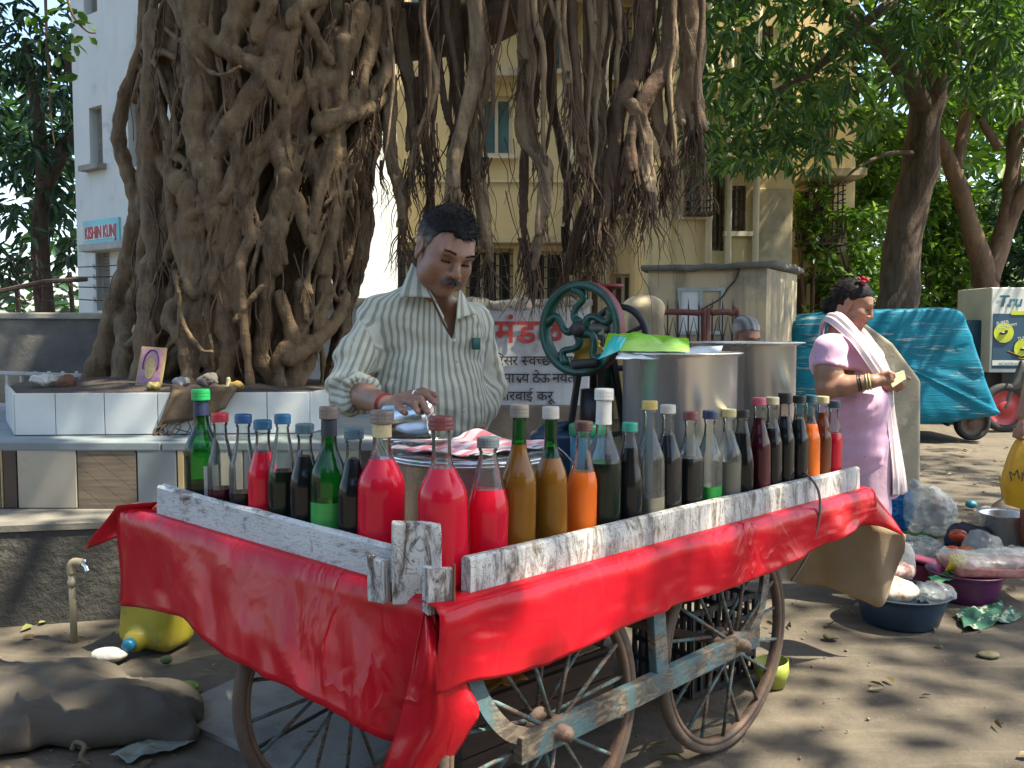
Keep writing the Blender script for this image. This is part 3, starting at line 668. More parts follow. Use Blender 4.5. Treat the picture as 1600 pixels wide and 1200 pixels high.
Mx = Matrix.Translation((BL0.x, BL0.y, 0)) @ Matrix.Rotation(rzB, 4, 'Z') @ Matrix.Translation((q2[0] + .02, -.034, q2[1] + .015)) @ Matrix.Rotation(R(90), 4, 'X') @ Matrix.Diagonal((1, 1.0, 1, 1))
cu = bpy.data.curves.new('t', 'FONT'); cu.body = 'KISHIN KUNJ'; cu.size = 1; _o = bpy.data.objects.new('t', cu); COL.objects.link(_o); bpy.context.view_layer.update(); _w = _o.dimensions.x; bpy.data.objects.remove(_o)
glyphs('KISHIN KUNJ', 1, Mx @ Matrix.Diagonal(((q2[2] - q2[0] - .04) / _w, cu_h / .73, 1, 1)), M_redp, BK, bold=.012)

# ------------------------------------------------------------------ small booth, gate
M_booth = mat('booth_plaster', (0.46, 0.38, 0.24), 0.92, (0.40, 0.33, 0.21), 1.6, bump=.3, bscale=18, dirt=(0.20, 0.18, 0.14), dscale=1.8, dlo=.5, dhi=.66, streak=(.13, .12, .09), slo=.5, shi=.68)
bp_ = [(tx(1013, 9.1), 9.15), (tx(1196, 9.0), 9.0), (tx(1243, 10.1), 10.1), (tx(1060, 10.6), 10.6)]
BT = thing('guard_booth', 'small stained ochre booth with a sagging flat roof behind the steel pots', 'booth', (2.2, 9.7, 0))
zt_ = W(1100, 420, 9.1).z
wa, wc = W(1063, 452, 9.08), W(1128, 520, 9.08)
mb = MB(); mb.prism(bp_, 0, zt_); mb.build('booth_wall', M_booth, BT)
d = V(bp_[1][0] - bp_[0][0], bp_[1][1] - bp_[0][1], 0).normalized(); nrm = V(d.y, -d.x, 0); Mr = Matrix((d, -nrm, V(0, 0, 1))).transposed(); wc_ = V((wa.x + wc.x) / 2, 9.11, (wa.z + wc.z) / 2)
mb = MB(); mb.box(wc_ + nrm * .015, (wc.x - wa.x, .02, wa.z - wc.z), Mr); mb.build('window_pane', M_dark, BT)
mb = MB(); ww, hh = wc.x - wa.x, wa.z - wc.z
for sx in (-ww / 2, 0, ww / 2): mb.box(wc_ + d * sx + nrm * .03, (.035, .03, hh), Mr)
for sz in (-hh / 2, hh / 2): mb.box(wc_ + V(0, 0, sz) + nrm * .032, (ww + .05, .03, .035), Mr)
mb.build('window_frame', mat('booth_frame', (0.36, 0.40, 0.38), .7), BT)
mb = MB(); mb.box(wc_ + d * (-ww / 4) + nrm * .028, (ww / 2 - .04, .01, hh - .03), Mr); mb.build('shutter', M_paintw, BT)
cen = V(sum(p[0] for p in bp_) / 4, sum(p[1] for p in bp_) / 4, 0)
rows = []
for j, (ex, z) in enumerate(((.0, .0), (1.09, .0), (1.10, .03), (1.08, .06), (.6, .075), (.0, .08))):
    row = []
    for i in range(4):
        for s_ in np.linspace(0, 1, 8, endpoint=False):
            p = V(*bp_[i], 0).lerp(V(*bp_[(i + 1) % 4], 0), s_); p = cen + (p - cen) * ex
            row.append((p.x, p.y, zt_ + z + .025 * math.sin(p.x * 2.3 + .8) + (.012 * math.sin(p.x * 17) if j in (1, 2, 3) else 0)))
    rows.append(row)
mb = MB(); mb.grid(rows, True); mb.build('roof_slab', mat('tar_roof', (0.13, 0.125, 0.105), .95, (0.08, 0.08, 0.07), 6, bump=.6), BT, True)
mb = MB(); ck = [W(1092, 487, 9.0), W(1108, 478, 9.0), W(1128, 466, 8.99), W(1140, 450, 8.99), W(1152, 436, 8.98), W(1158, 418, 8.98)]
mb.tube(spline([V(p.x, p.y - .0 + .045, p.z) for p in ck], 5), .009, 5); mb.build('vine_stem', M_iron, BT)

M_rust = mat('red_oxide_iron', (0.17, 0.055, 0.04), 0.7, (0.10, 0.04, 0.035), 14, bump=.3)
YG = 8.2
for px0, px1, lab in ((986, 1099, 'wide rusty iron gate leaf with spear tips behind the flywheel'), (1104, 1152, 'narrow rusty iron gate leaf with spear tips before the booth')):
    x0, x1 = tx(px0, YG), tx(px1, YG); zr = W(1000, 489, YG).z
    t = thing('iron_gate', lab, 'gate', ((x0 + x1) / 2, YG, 0), 'iron gate leaves before the booth')
    mb = MB(); mb.tube(spline([(x0, YG, 0), (x0, YG, zr - .08), (x0 + .06, YG, zr), (x1 - .06, YG, zr), (x1, YG, zr - .08), (x1, YG, 0)], 6), .028, 8); mb.build('gate_frame', M_rust, t, True)
    n = max(3, int((x1 - x0) / .085))
    for k in range(n):
        x = x0 + (x1 - x0) * (k + .5) / n; mb = MB(); mb.tube([(x, YG, .05), (x, YG, zr + .05), (x, YG, zr + .13)], [.008, .008, .001], 5); mb.build('gate_bar', M_iron, t)
        if k < n - 1:
            xm = x + (x1 - x0) / n / 2; mb = MB(); a = (x1 - x0) / n * .42
            mb.tube([(xm, YG - .01, zr - .04), (xm + a, YG - .01, zr - .22), (xm, YG - .01, zr - .40), (xm - a, YG - .01, zr - .22)], .007, 5, closed=True); mb.build('gate_lozenge', M_iron, t)
    mb = MB(); mb.bar((x0, YG - .015, zr - .42), (x1, YG - .015, zr - .42), .012, .03); mb.build('gate_rail', M_rust, t)
# round boulder-like gate pier left of the gate
s = SDF((.9, 7.8, -.05), (1.5, 8.6, 1.7), .03); s.box((1.2, 8.2, .7), (.17, .17, .72), .05); s.ell((1.2, 8.2, 1.45), (.2, .2, .13), .04)
me, P = s.mesh('gate_pier'); solo('gate_pier', me, M_booth, 'stubby weathered gate pier left of the iron gate', 'pier')
# cement stub pillar beside the woman
YP = 6.2
M_pil = mat('stub_cement', (0.42, 0.36, 0.24), 0.92, (0.33, 0.29, 0.20), 4, bump=.4, bscale=20, dirt=(0.52, 0.50, 0.42), dscale=5, dlo=.56, dhi=.7)
x0, x1 = tx(1320, YP), tx(1441, YP); zl, zm, zr = W(0, 505, YP).z, W(0, 540, YP).z, W(0, 588, YP).z; xm = tx(1395, YP)
mb = MB(); prof = [(x0, 0), (x1 + .02, 0), (x1, zr - .03), (x1 - .03, zr + .01), (xm, zm + .02), (x0 + .1, zl + .03), (x0, zl)]
n = len(prof); vs_ = [(p[0], YP, p[1]) for p in prof] + [(p[0], YP + .38, p[1] - .02) for p in prof]
mb.add(vs_, [tuple(range(n)), tuple(range(2 * n - 1, n - 1, -1))] + [((i + 1) % n, i, n + i, n + (i + 1) % n) for i in range(n)])
o = mb.build('stub_wall', M_pil); bv = o.modifiers.new('b', 'BEVEL'); bv.width = .025; bv.segments = 3; rebase(o); tag(o, 'sloping cement stub wall right behind the woman in pink', 'wall')

# unseen house added behind the photographer, for the bottles to reflect
t = thing('added_house', 'unseen plain tan house front added across the street', 'building', (0, -11, 0), rz=math.pi)
oo = [(-9 + i * 3.2, 1.0 + j * 3, -7.6 + i * 3.2, 2.4 + j * 3) for i in range(6) for j in range(2)]
facade(-12, 12, 0, 6.2, oo, back=5).build('wall', mat('tan_house', (0.48, 0.40, 0.28), .9), t, False, True)
for o in oo: window(t, *o)
# ------------------------------------------------------------------ the handcart
DZ = .690
cN, cB, cF, cL = V(-.134, 1.87, DZ), V(1.227, 3.17, DZ), V(.50, 3.55, DZ + .02), V(-.9875, 2.50, DZ + .050)
eR = (cB - cN).normalized(); eL = (cL - cN); eL.normalize()
_nrm = (cB - cN).cross(cL - cN).normalized()
def deck_z(x, y): return DZ - (_nrm.x * (x - cN.x) + _nrm.y * (y - cN.y)) / _nrm.z
cF.z = deck_z(cF.x, cF.y)
M_deck = mat('deck_wood', (0.13, 0.095, 0.065), .85, (0.08, 0.06, 0.042), 8, (1, 1, 1), bump=.4)
M_pboardL = peeled('flaking_white_paint_end', (0.60, 0.62, 0.60), (0.27, 0.20, 0.14), 7.0, (1, 1, 1.6), .36, .47)
M_pboardR = peeled('flaking_white_paint_side', (0.57, 0.58, 0.54), (0.28, 0.235, 0.185), 14.0, (2.2, 2.2, .5), .38, .54)
M_ppost = peeled('flaking_white_paint_post', (0.62, 0.63, 0.59), (0.17, 0.125, 0.09), 16.0, (2, 2, .4), .40, .52)
M_blue = peeled('chipped_blue_paint', (0.080, 0.150, 0.160), (0.20, 0.155, 0.105), 5.0, (1, 1, .8), .44, .54)
M_iron2 = mat('worn_iron', (0.085, 0.062, 0.045), .6, (0.15, 0.085, 0.05), 30, bump=.3)
M_spoke = peeled('chipped_spoke_paint', (0.10, 0.17, 0.17), (0.16, 0.115, 0.08), 12.0, (1, 1, 1), .46, .52)
M_tyre = mat('dusty_tyre', (0.125, 0.088, 0.062), .9, (0.075, 0.055, 0.042), 9, bump=.4, bscale=60)
CT = thing('handcart', 'wooden four wheeled handcart draped in red plastic and lined with bottles', 'handcart', (.15, 2.75, 0))
# deck planks running lengthwise
nP = 8
for k in range(nP):
    a, b_ = k / nP + .004, (k + 1) / nP - .004
    q = [cN.lerp(cL, a), cB.lerp(cF, a), cB.lerp(cF, b_), cN.lerp(cL, b_)]
    mb = MB(); mb.add([p - V(0, 0, .028) for p in q] + [p - V(0, 0, .004) for p in q], [(3, 2, 1, 0), (4, 5, 6, 7), (0, 1, 5, 4), (1, 2, 6, 5), (2, 3, 7, 6), (3, 0, 4, 7)]); mb.build('deck_plank', M_deck, CT)
for t_ in (.06, .36, .66, .94):
    a, b_ = cN.lerp(cB, t_), cL.lerp(cF, t_); mb = MB(); mb.bar(a - V(0, 0, .06), b_ - V(0, 0, .06), .06, .06); mb.build('deck_beam', M_deck, CT)
def rough_bar(a, b_, thick, h, name, m, seed, up=.003, seg=26):
    """a sawn board with worn, slightly uneven edges; a,b = bottom centre line"""
    a, b_ = Vector(a), Vector(b_); d = (b_ - a).normalized(); s = V(0, 0, 1).cross(d).normalized(); rows = []
    for i in range(seg + 1):
        p = a.lerp(b_, i / seg); e = lambda j: float(vnoise(np.array([[i * .37 + seed, j * 3.1, seed * 1.7]]), 1.0, seed)[0]) * up
        t2 = thick / 2
        rows.append([p - s * t2, p - s * (t2 + e(1)) + V(0, 0, h * .5), p - s * (t2 - .002 + e(2)) + V(0, 0, h - .006 + e(3)), p - s * (t2 - .007) + V(0, 0, h + e(4)), p + V(0, 0, h + e(5)),
                     p + s * (t2 - .007) + V(0, 0, h + e(6)), p + s * (t2 - .002) + V(0, 0, h - .006), p + s * t2])
    mb = MB(); mb.grid(rows); mb.add(rows[0], [tuple(range(8))]); mb.add(rows[-1], [tuple(range(7, -1, -1))]); return mb.build(name, m, CT, False)
# board along the right (long) side, along the left end, and the corner posts
a = W(703, 950, 1.87); pR0 = cN + eR * .012 + V(0, 0, .004); pR1 = cB + V(0, 0, .004)
rough_bar(pR0 + eR * .035 - V(0, 0, .0), pR1 + eR * .0, .030, .078, 'side_board', M_pboardR, 3)
rough_bar(cN + eL * .075 + V(0, 0, .004), cL + V(0, 0, .004), .030, .080, 'end_board', M_pboardL, 5)
def post(px0, py0, px1, py1, Y, yaw, thick, bz=None, m=M_ppost, sag=0):
    p = W((px0 + px1) / 2, py0, Y); w = (px1 - px0) * Y / FPX / math.cos(yaw); bz = deck_z(p.x, Y) - .02 if bz is None else bz
    bm = bmesh.new(); bmesh.ops.create_cube(bm, size=1); bmesh.ops.subdivide_edges(bm, edges=bm.edges[:], cuts=5, use_grid_fill=True)
    h = p.z - bz; Mr = Matrix.Rotation(yaw, 3, 'Z')
    for v in bm.verts:
        c = v.co.copy(); n = float(vnoise(np.array([[c.x * 3 + px0, c.y * 3, c.z * 3]]), 1.5, 3)[0])
        rx = 1 - .012 * (abs(c.z) > .45) ; 
        v.co = p + Mr @ V(c.x * w * (rx + .015 * n), c.y * thick, 0) + V(0, 0, -h / 2 + c.z * h + (-.008 * (c.x + .5) + .004 * n) * (c.z > .4))
    me = bpy.data.meshes.new('corner_post'); bm.to_mesh(me); bm.free(); o = link('corner_post', me, m, CT, False); bv = o.modifiers.new('b', 'BEVEL'); bv.width = .004; bv.segments = 2; bv.limit_method = 'ANGLE'; return o
post(612, 813, 689, 0, 1.90, R(8), .034); post(664, 884, 705, 0, 1.845, R(28), .032); post(578, 868, 606, 0, 1.90, R(-25), .03)
mb = MB(); q = W(708, 918, 1.84); mb.tube([q + V(.002, .0, .05), q + V(.001, 0, -.05)], .0035, 5); mb.build('rust_strap', mat('rust', (0.20, 0.075, 0.03), .8), CT)

# wheels
wdir = V(eR.x, eR.y, 0).normalized(); wn = V(wdir.y, -wdir.x, 0)     # wn points out of the long right side
RW = .33
def wheel(c, label):
    o = bpy.data.objects.new('wheel', None); COL.objects.link(o); o.parent = CT; o.location = Vector(c) - CT.location
    def P(a, r, off=0): return V(0, 0, 0) + wdir * (math.cos(a) * r) + V(0, 0, 1) * (math.sin(a) * r) + wn * off
    n = 64; prof = [(.301, -.008), (.306, -.015), (.318, -.017), (.328, -.011), (.331, 0), (.328, .011), (.318, .017), (.306, .015), (.301, .008)]
    mb = MB(); rows = [[P(2 * math.pi * k / n, r, f) for r, f in prof] for k in range(n)]; rows.append(rows[0]); mb.grid(rows); 
    link('tyre', mb.mesh(), M_tyre, o, True, True)
    prof = [(.290, -.012), (.302, -.015), (.305, -.008), (.301, 0), (.305, .008), (.302, .015), (.290, .012), (.288, 0), (.290, -.012)]
    mb = MB(); rows = [[P(2 * math.pi * k / n, r, f) for r, f in prof] for k in range(n)]; rows.append(rows[0]); mb.grid(rows); link('rim', mb.mesh(), M_iron2, o, True, True)
    mb = MB(); Mh = Matrix((wdir, V(0, 0, 1), wn)).transposed(); mb.lathe([(.0, -.065), (.018, -.065), (.020, -.045), (.034, -.042), (.036, -.02), (.026, -.015), (.026, .015), (.036, .02), (.034, .042), (.020, .045), (.018, .075), (.0, .075)], 18, (0, 0, 0), Mh, capb=False, capt=False); link('hub', mb.mesh(), M_iron2, o, True, True)
    for k in range(18):
        a = 2 * math.pi * k / 18 + .13; sd = 1 if k % 2 else -1
        mb = MB(); mb.tube([P(a + .10 * sd, .030, .030 * sd), P(a, .294, .004 * sd)], .0056, 6); link('spoke', mb.mesh(), M_spoke, o, True, True)
    return o
s0 = cN + wdir * .29; s1 = cN + wdir * 1.09
hubs = [V(.078, 2.060, RW), V(.640, 2.635, RW), V(-.442, 2.362, RW), V(.120, 2.937, RW)]
for h in hubs: wheel(h + V(0, 0, .0), '')
for a, b_ in ((0, 2), (1, 3)):
    mb = MB(); mb.tube([hubs[a] + wn * .085, hubs[b_] - wn * .085], .014, 8); mb.build('axle', M_iron2, CT, True)
# side frame carrying the axles, outside the wheels
off = .036
def fr(s_, z, o_=off): return hubs[0] + wdir * s_ + wn * o_ + V(0, 0, z - RW)
LW = (hubs[1] - hubs[0]).length
for side in (0, 1):
    base = 0 if side == 0 else 2; o_ = off if side == 0 else -off
    h0, h1 = hubs[base], hubs[base + 1]; dd = (h1 - h0).normalized(); LL = (h1 - h0).length
    def f2(s_, z): p = h0 + dd * s_ + wn * o_; return V(p.x, p.y, z)
    mb = MB(); mb.bar(f2(-.13 if side == 0 else -.03, RW - .005), f2(LL + .12, RW - .005), .028, .062, .004); mb.build('side_rail', M_blue, CT)
    mb = MB(); mb.bar(f2(LL * .52, RW - .03), f2(LL * .52, DZ - .03) - wn * (.03 if side == 0 else 0), .026, .055, .004, up=tuple(dd)); mb.build('side_post', M_blue, CT)
    for e, sg in ((LL + .05, 1), (-.06, -1)) if side == 0 else ((LL + .05, 1),):
        path = spline([f2(e, RW + .0), f2(e + sg * .10, RW + .05) - wn * (.012 if side == 0 else 0), f2(e + sg * .17, RW + .16) - wn * (.030 if side == 0 else 0), f2(e + sg * .19, DZ - .05) - wn * (.045 if side == 0 else 0)], 7); rows = []
        for i, p in enumerate(path):
            tn = (path[min(i + 1, len(path) - 1)] - path[max(i - 1, 0)]).normalized(); pr = tn.cross(wn).normalized()
            rows.append([p + pr * .019 + wn * .008, p - pr * .019 + wn * .008, p - pr * .019 - wn * .007, p + pr * .019 - wn * .007])
        mb = MB(); mb.grid(rows, True); mb.add(rows[-1], [(0, 1, 2, 3)]); mb.build('curved_strut', M_blue, CT)

# red plastic sheet
M_red, _nt, _b = _nodes('red_plastic_sheet')
_n = _tex(_nt, 'ShaderNodeTexNoise', 4.0, None, Detail=5.0); _nt.links.new(_mixc(_nt, _ramp(_nt, _n.outputs[0], [(.35, 0.), (.7, 1.)]), (0.52, 0.010, 0.020), (0.44, 0.008, 0.016)), _b.inputs['Base Color'])
_b.inputs['Roughness'].default_value = 0.17; _b.inputs['Specular IOR Level'].default_value = 0.26
_n2 = _tex(_nt, 'ShaderNodeTexNoise', 9.0, (1, 1, .45), Detail=3.0, Distortion=1.0); _n3 = _tex(_nt, 'ShaderNodeTexNoise', 420.0, None, Detail=2.0); _bp = _bump(_nt, _b, _n2.outputs[0], 0.25, 0.02); _bp = _bump(_nt, _b, _n3.outputs[0], 0.06, .001, _bp)
_n4 = _tex(_nt, 'ShaderNodeTexNoise', 4.0, (1, 1, .55), Detail=3.0, Distortion=1.2); _nm = _tex(_nt, 'ShaderNodeTexNoise', 2.3, None, Detail=2.0); _mu = _nt.nodes.new('ShaderNodeMath'); _mu.operation = 'MULTIPLY'
_nt.links.new(_ramp(_nt, _n4.outputs[0], [(.42, 0.), (.495, .8), (.505, 1.), (.56, .1)]), _mu.inputs[0]); _nt.links.new(_ramp(_nt, _nm.outputs[0], [(.48, 0.), (.62, 1.)]), _mu.inputs[1]); _bump(_nt, _b, _mu.outputs[0], 0.40, 0.010, _bp)
M_tan = mat('tan_cloth_backing', (0.36, 0.275, 0.175), .9, (0.30, 0.225, 0.14), 5, bump=.3, bscale=200, dirt=(.22, .165, .10), dlo=.55, dhi=.8)
def drape(stations, nrow=14, seed=0, amp=.006):
    """stations: (top point, bottom point, outward unit vector); the sheet rolls over the edge and hangs to the bottom line"""
    rows = []; nS = len(stations)
    for i, (T, B, out) in enumerate(stations):
        col = [T - out * .05 + V(0, 0, .004), T - out * .015 + V(0, 0, .004), T + out * .012 + V(0, 0, .001), T + out * .024 - V(0, 0, .014)]
        S = T + out * .026 - V(0, 0, .03)
        for k in range(nrow):
            u = (k + 1) / nrow; p = S.lerp(B, u); w_ = np.array([[i * .23 + seed, u * 1.3, seed]])
            fold = float(vnoise(w_, 1.1, seed + 1)[0]) * amp * 2.2 * (0.3 + u) + float(vnoise(np.array([[i * .9, u * 2.5 + i * .15, seed]]), 1.0, seed + 2)[0]) * amp * .55 + float(vnoise(np.array([[i * .33, u * 9 - i * .2, seed]]), 1.0, seed + 5)[0]) * amp * .35
            col.append(p + out * fold)
        rows.append(col)
    return rows
def poly_at(tab, x): return float(np.interp(x, [a for a, b in tab], [b for a, b in tab]))
SH = thing('plastic_sheet', 'glossy red plastic sheet hanging over the handcart edges', 'plastic sheet', (.15, 2.75, DZ))
# long right side: bottom edge in the picture
botR = [(660, 1090), (690, 1080), (715, 1068), (740, 1061), (790, 1056), (850, 1041), (905, 1012), (960, 981), (1040, 950), (1120, 924), (1200, 893), (1245, 871), (1300, 842), (1350, 812), (1400, 790)]
stR = []; nS = 90; outR = V(wn.x, wn.y, 0)
for i in range(nS + 1):
    t_ = i / nS; T = cN.lerp(cB, t_ * 1.060 - .035) + outR * .026; T = V(T.x, T.y, DZ + .002)
    Yb = T.y + outR.y * .035; px = CX + T.x / T.y * FPX
    B = W(px + 8, poly_at(botR, px), Yb); stR.append((T, B, outR))
rowsR = drape(stR, 16, 3, .007)
mb = MB(); mb.grid(rowsR); sR = mb.build('side_drop', M_red, SH, True)
# left end
botL = [(120, 950), (175, 945), (240, 952), (285, 965), (335, 1012), (400, 1048), (465, 1082), (500, 1100), (560, 1130), (612, 1158), (660, 1175)]
outL = V(-eL.y, eL.x, 0).normalized(); outL = -outL if outL.y > 0 else outL
stL = []
for i in range(71):
    t_ = i / 70; T = cL.lerp(cN, t_) - eL * (-.155 * (1 - t_) ** 2) + outL * .020; px = CX + T.x / T.y * FPX
    T.z = deck_z(T.x, T.y) + .002
    B = W(px - 2, poly_at(botL, px), T.y + outL.y * (.05 + .11 * math.sin(math.pi * min(1, max(0, (px - 215) / 430))) ** .8)); stL.append((T, B, outL))
rowsL = drape(stL, 16, 9, .0045)
mb = MB(); mb.grid(rowsL); mb.build('end_drop', M_red, SH, True)
# folded corner hanging at the front: a gathered flap with a pocket
cols = []
lft = [(662, 958), (652, 1000), (642, 1050), (630, 1100), (616, 1150), (600, 1195), (586, 1250), (578, 1290)]
rgt = [(676, 960), (700, 985), (716, 1030), (733, 1075), (749, 1112), (730, 1150), (690, 1215), (650, 1290)]
nv, nu = 44, 26; L_ = spline([(a, b_, 0) for a, b_ in lft], 8); R_ = spline([(a, b_, 0) for a, b_ in rgt], 8); L_ = [L_[int(i * (len(L_) - 1) / nv)] for i in range(nv + 1)]; R_ = [R_[int(i * (len(R_) - 1) / nv)] for i in range(nv + 1)]
rows = []
for j in range(nv + 1):
    v_ = j / nv; row = []
    for i in range(nu + 1):
        u = i / nu; px = L_[j].x * (1 - u) + R_[j].x * u; py = L_[j].y * (1 - u) + R_[j].y * u
        belly = math.sin(math.pi * u) ** .8 * .045 * min(1, v_ * 4)
        pocket = .05 * math.exp(-((u - .34) / .16) ** 2) * math.exp(-((v_ - .22) / .16) ** 2) - .028 * math.exp(-((u - .12) / .07) ** 2) * math.exp(-((v_ - .2) / .2) ** 2)
        crease = .012 * math.exp(-((u - .62 + .25 * v_) / .05) ** 2) * min(1, v_ * 3)
        Y = 1.845 - belly + pocket * -.6 - crease + .03 * v_ * (u - .4) + .006 * float(vnoise(np.array([[u * 5, v_ * 8, 2.0]]), 1.0, 4)[0])
        row.append(W(px, py, Y))
    rows.append(row)
mb = MB(); mb.grid(rows); mb.build('corner_fold', M_red, SH, True)
# flap at the far left corner
A_, B_, C_, D_ = W(248, 784, cL.y + .02), W(182, 790, cL.y + .03), W(133, 858, cL.y + .16), W(190, 836, cL.y + .10)
rows = []
for j in range(9):
    v_ = j / 8; row = []
    for i in range(9):
        u = i / 8; p = A_.lerp(B_, v_).lerp(D_.lerp(C_, v_), u); p.y += .03 * math.sin(u * 4 + v_ * 2) * u; row.append(p)
    rows.append(row)
mb = MB(); mb.grid(rows); mb.build('loose_corner', M_red, SH, True)
# far end: pointed red corner outside, tan backing hanging inside
E1, E2, E3 = stR[-1][0] + V(0, 0, .0), W(1352, 768, 3.26), W(1412, 838, 3.30)
rows = []; lo_ = [W(1318, 834, 3.16), W(1345, 822, 3.20), W(1372, 822, 3.24), W(1396, 830, 3.28), W(1413, 838, 3.32)]; hi_ = [W(1300, 782, 3.14), W(1335, 771, 3.19), W(1355, 767, 3.23), W(1366, 772, 3.29), W(1372, 780, 3.34)]
for j in range(7):
    rows.append([h.lerp(l, j / 6) + V(0, -.012 * math.sin(j / 6 * math.pi) * (1 + .5 * math.sin(k * 2)), 0) for k, (h, l) in enumerate(zip(hi_, lo_))])
mb = MB(); mb.grid([spline(r, 4) for r in rows]); mb.build('end_corner', M_red, SH, True)
up_ = [W(1225, 860, 3.55), W(1270, 840, 3.5), W(1310, 822, 3.44), W(1350, 815, 3.36), W(1385, 822, 3.34), W(1414, 836, 3.34)]; dn_ = [W(1228, 905, 3.60), W(1260, 912, 3.56), W(1300, 922, 3.52), W(1340, 934, 3.46), W(1384, 945, 3.36), W(1412, 862, 3.34)]
rows = []
for j in range(10):
    r = spline([h.lerp(l, j / 9) for h, l in zip(up_, dn_)], 6); rows.append([p + V(.004, -.022 * math.sin(i * .42) * (.4 + j / 9), 0) for i, p in enumerate(r)])
mb = MB(); mb.grid(rows); tag(mb.build('backing_flap', M_tan, SH, True), 'tan cloth backing of the sheet')
M_wire = mat('grey_wire', (0.16, 0.14, 0.11), .6)
mb = MB(); mb.tube(spline([W(1246, 735, 2.98), W(1262, 743, 2.93), W(1278, 765, 2.88), W(1281, 800, 2.87), W(1270, 850, 2.87), W(1252, 885, 2.86), W(1236, 908, 2.86)], 8), .0042, 6)
solo('tie_cord', mb.mesh(), M_wire, 'thin grey cord tied over the side board near its far end', 'cord')
for o_ in [c for c in SH.children]:
    sm_ = o_.modifiers.new('s', 'SOLIDIFY'); sm_.thickness = .0016; sm_.offset = 0
# ------------------------------------------------------------------ bottles
G_clear = thin_glass('clear_bottle_glass', (0.93, 0.95, 0.92), (0.55, 0.60, 0.56))
G_green = thin_glass('green_bottle_glass', (0.08, 0.56, 0.15), (0.01, 0.14, 0.03), dust=(.05, .20, .08))
G_neck = G_green
LQ = {k: liquid('syrup_' + k, c) for k, c in dict(red=(0.60, 0.010, 0.030), orange=(0.80, 0.16, 0.018), amber=(0.20, 0.085, 0.010), black=(0.010, 0.011, 0.012), green=(0.02, 0.22, 0.04), dgreen=(0.008, 0.016, 0.010), maroon=(0.045, 0.006, 0.012), brown=(0.10, 0.022, 0.008), grey=(0.13, 0.125, 0.095), lgreen=(0.05, 0.32, 0.07)).items()}
CAPM = {}
def capm(c, rough=.35):
    k = tuple(c)
    if k not in CAPM: CAPM[k] = mat('cap_%d' % len(CAPM), c, rough, tuple(x * .8 for x in c), 30)
    return CAPM[k]
LBL = {'navy': (0.02, 0.03, 0.07), 'paper': (0.62, 0.52, 0.26), 'white': (0.66, 0.65, 0.58), 'dark': (0.03, 0.035, 0.045)}
# px centre, cap top y, width px, shape, glass, liquid, liquid level y, cap colour, neck sleeve, words for the label
BT_L = [
 (314, 608, 54, 'wine', 'green', 'dgreen', 752, (.02, .42, .10), 'navy', 'green wine bottle with bright green cap at the far left end'),
 (344, 645, 43, 'soft', 'clear', 'maroon', 762, (.52, .035, .05), None, 'nearly empty clear bottle with the only red plastic cap'),
 (375, 647, 43, 'soft', 'clear', 'black', 768, (.02, .10, .24), None, 'nearly empty clear bottle with blue cap beside the red capped one'),
 (407, 656, 46, 'soft', 'clear', 'red', 706, (.03, .14, .25), None, 'clear bottle of red syrup with blue cap between two dark bottles'),
 (438, 647, 47, 'cone', 'clear', 'dgreen', 735, (.02, .12, .26), None, 'ribbed cone shouldered bottle of dark green syrup with blue cap'),
 (473, 662, 47, 'soft', 'clear', 'black', 712, (.07, .14, .17), None, 'bottle of black syrup with grey blue cap left of the green bottle'),
 (511, 635, 58, 'wine', 'green', 'lgreen', 782, (.20, .16, .13), 'dark', 'green wine bottle with brown metal cap and dark neck'),
 (549, 670, 50, 'soft', 'clear', 'black', 716, (.07, .15, .19), None, 'bottle of black syrup left of the big red wine bottle'),
 (592, 641, 74, 'wine', 'clear', 'red', 716, (.22, .18, .15), 'paper', 'large bottle of red syrup with a yellow paper neck band'),
]
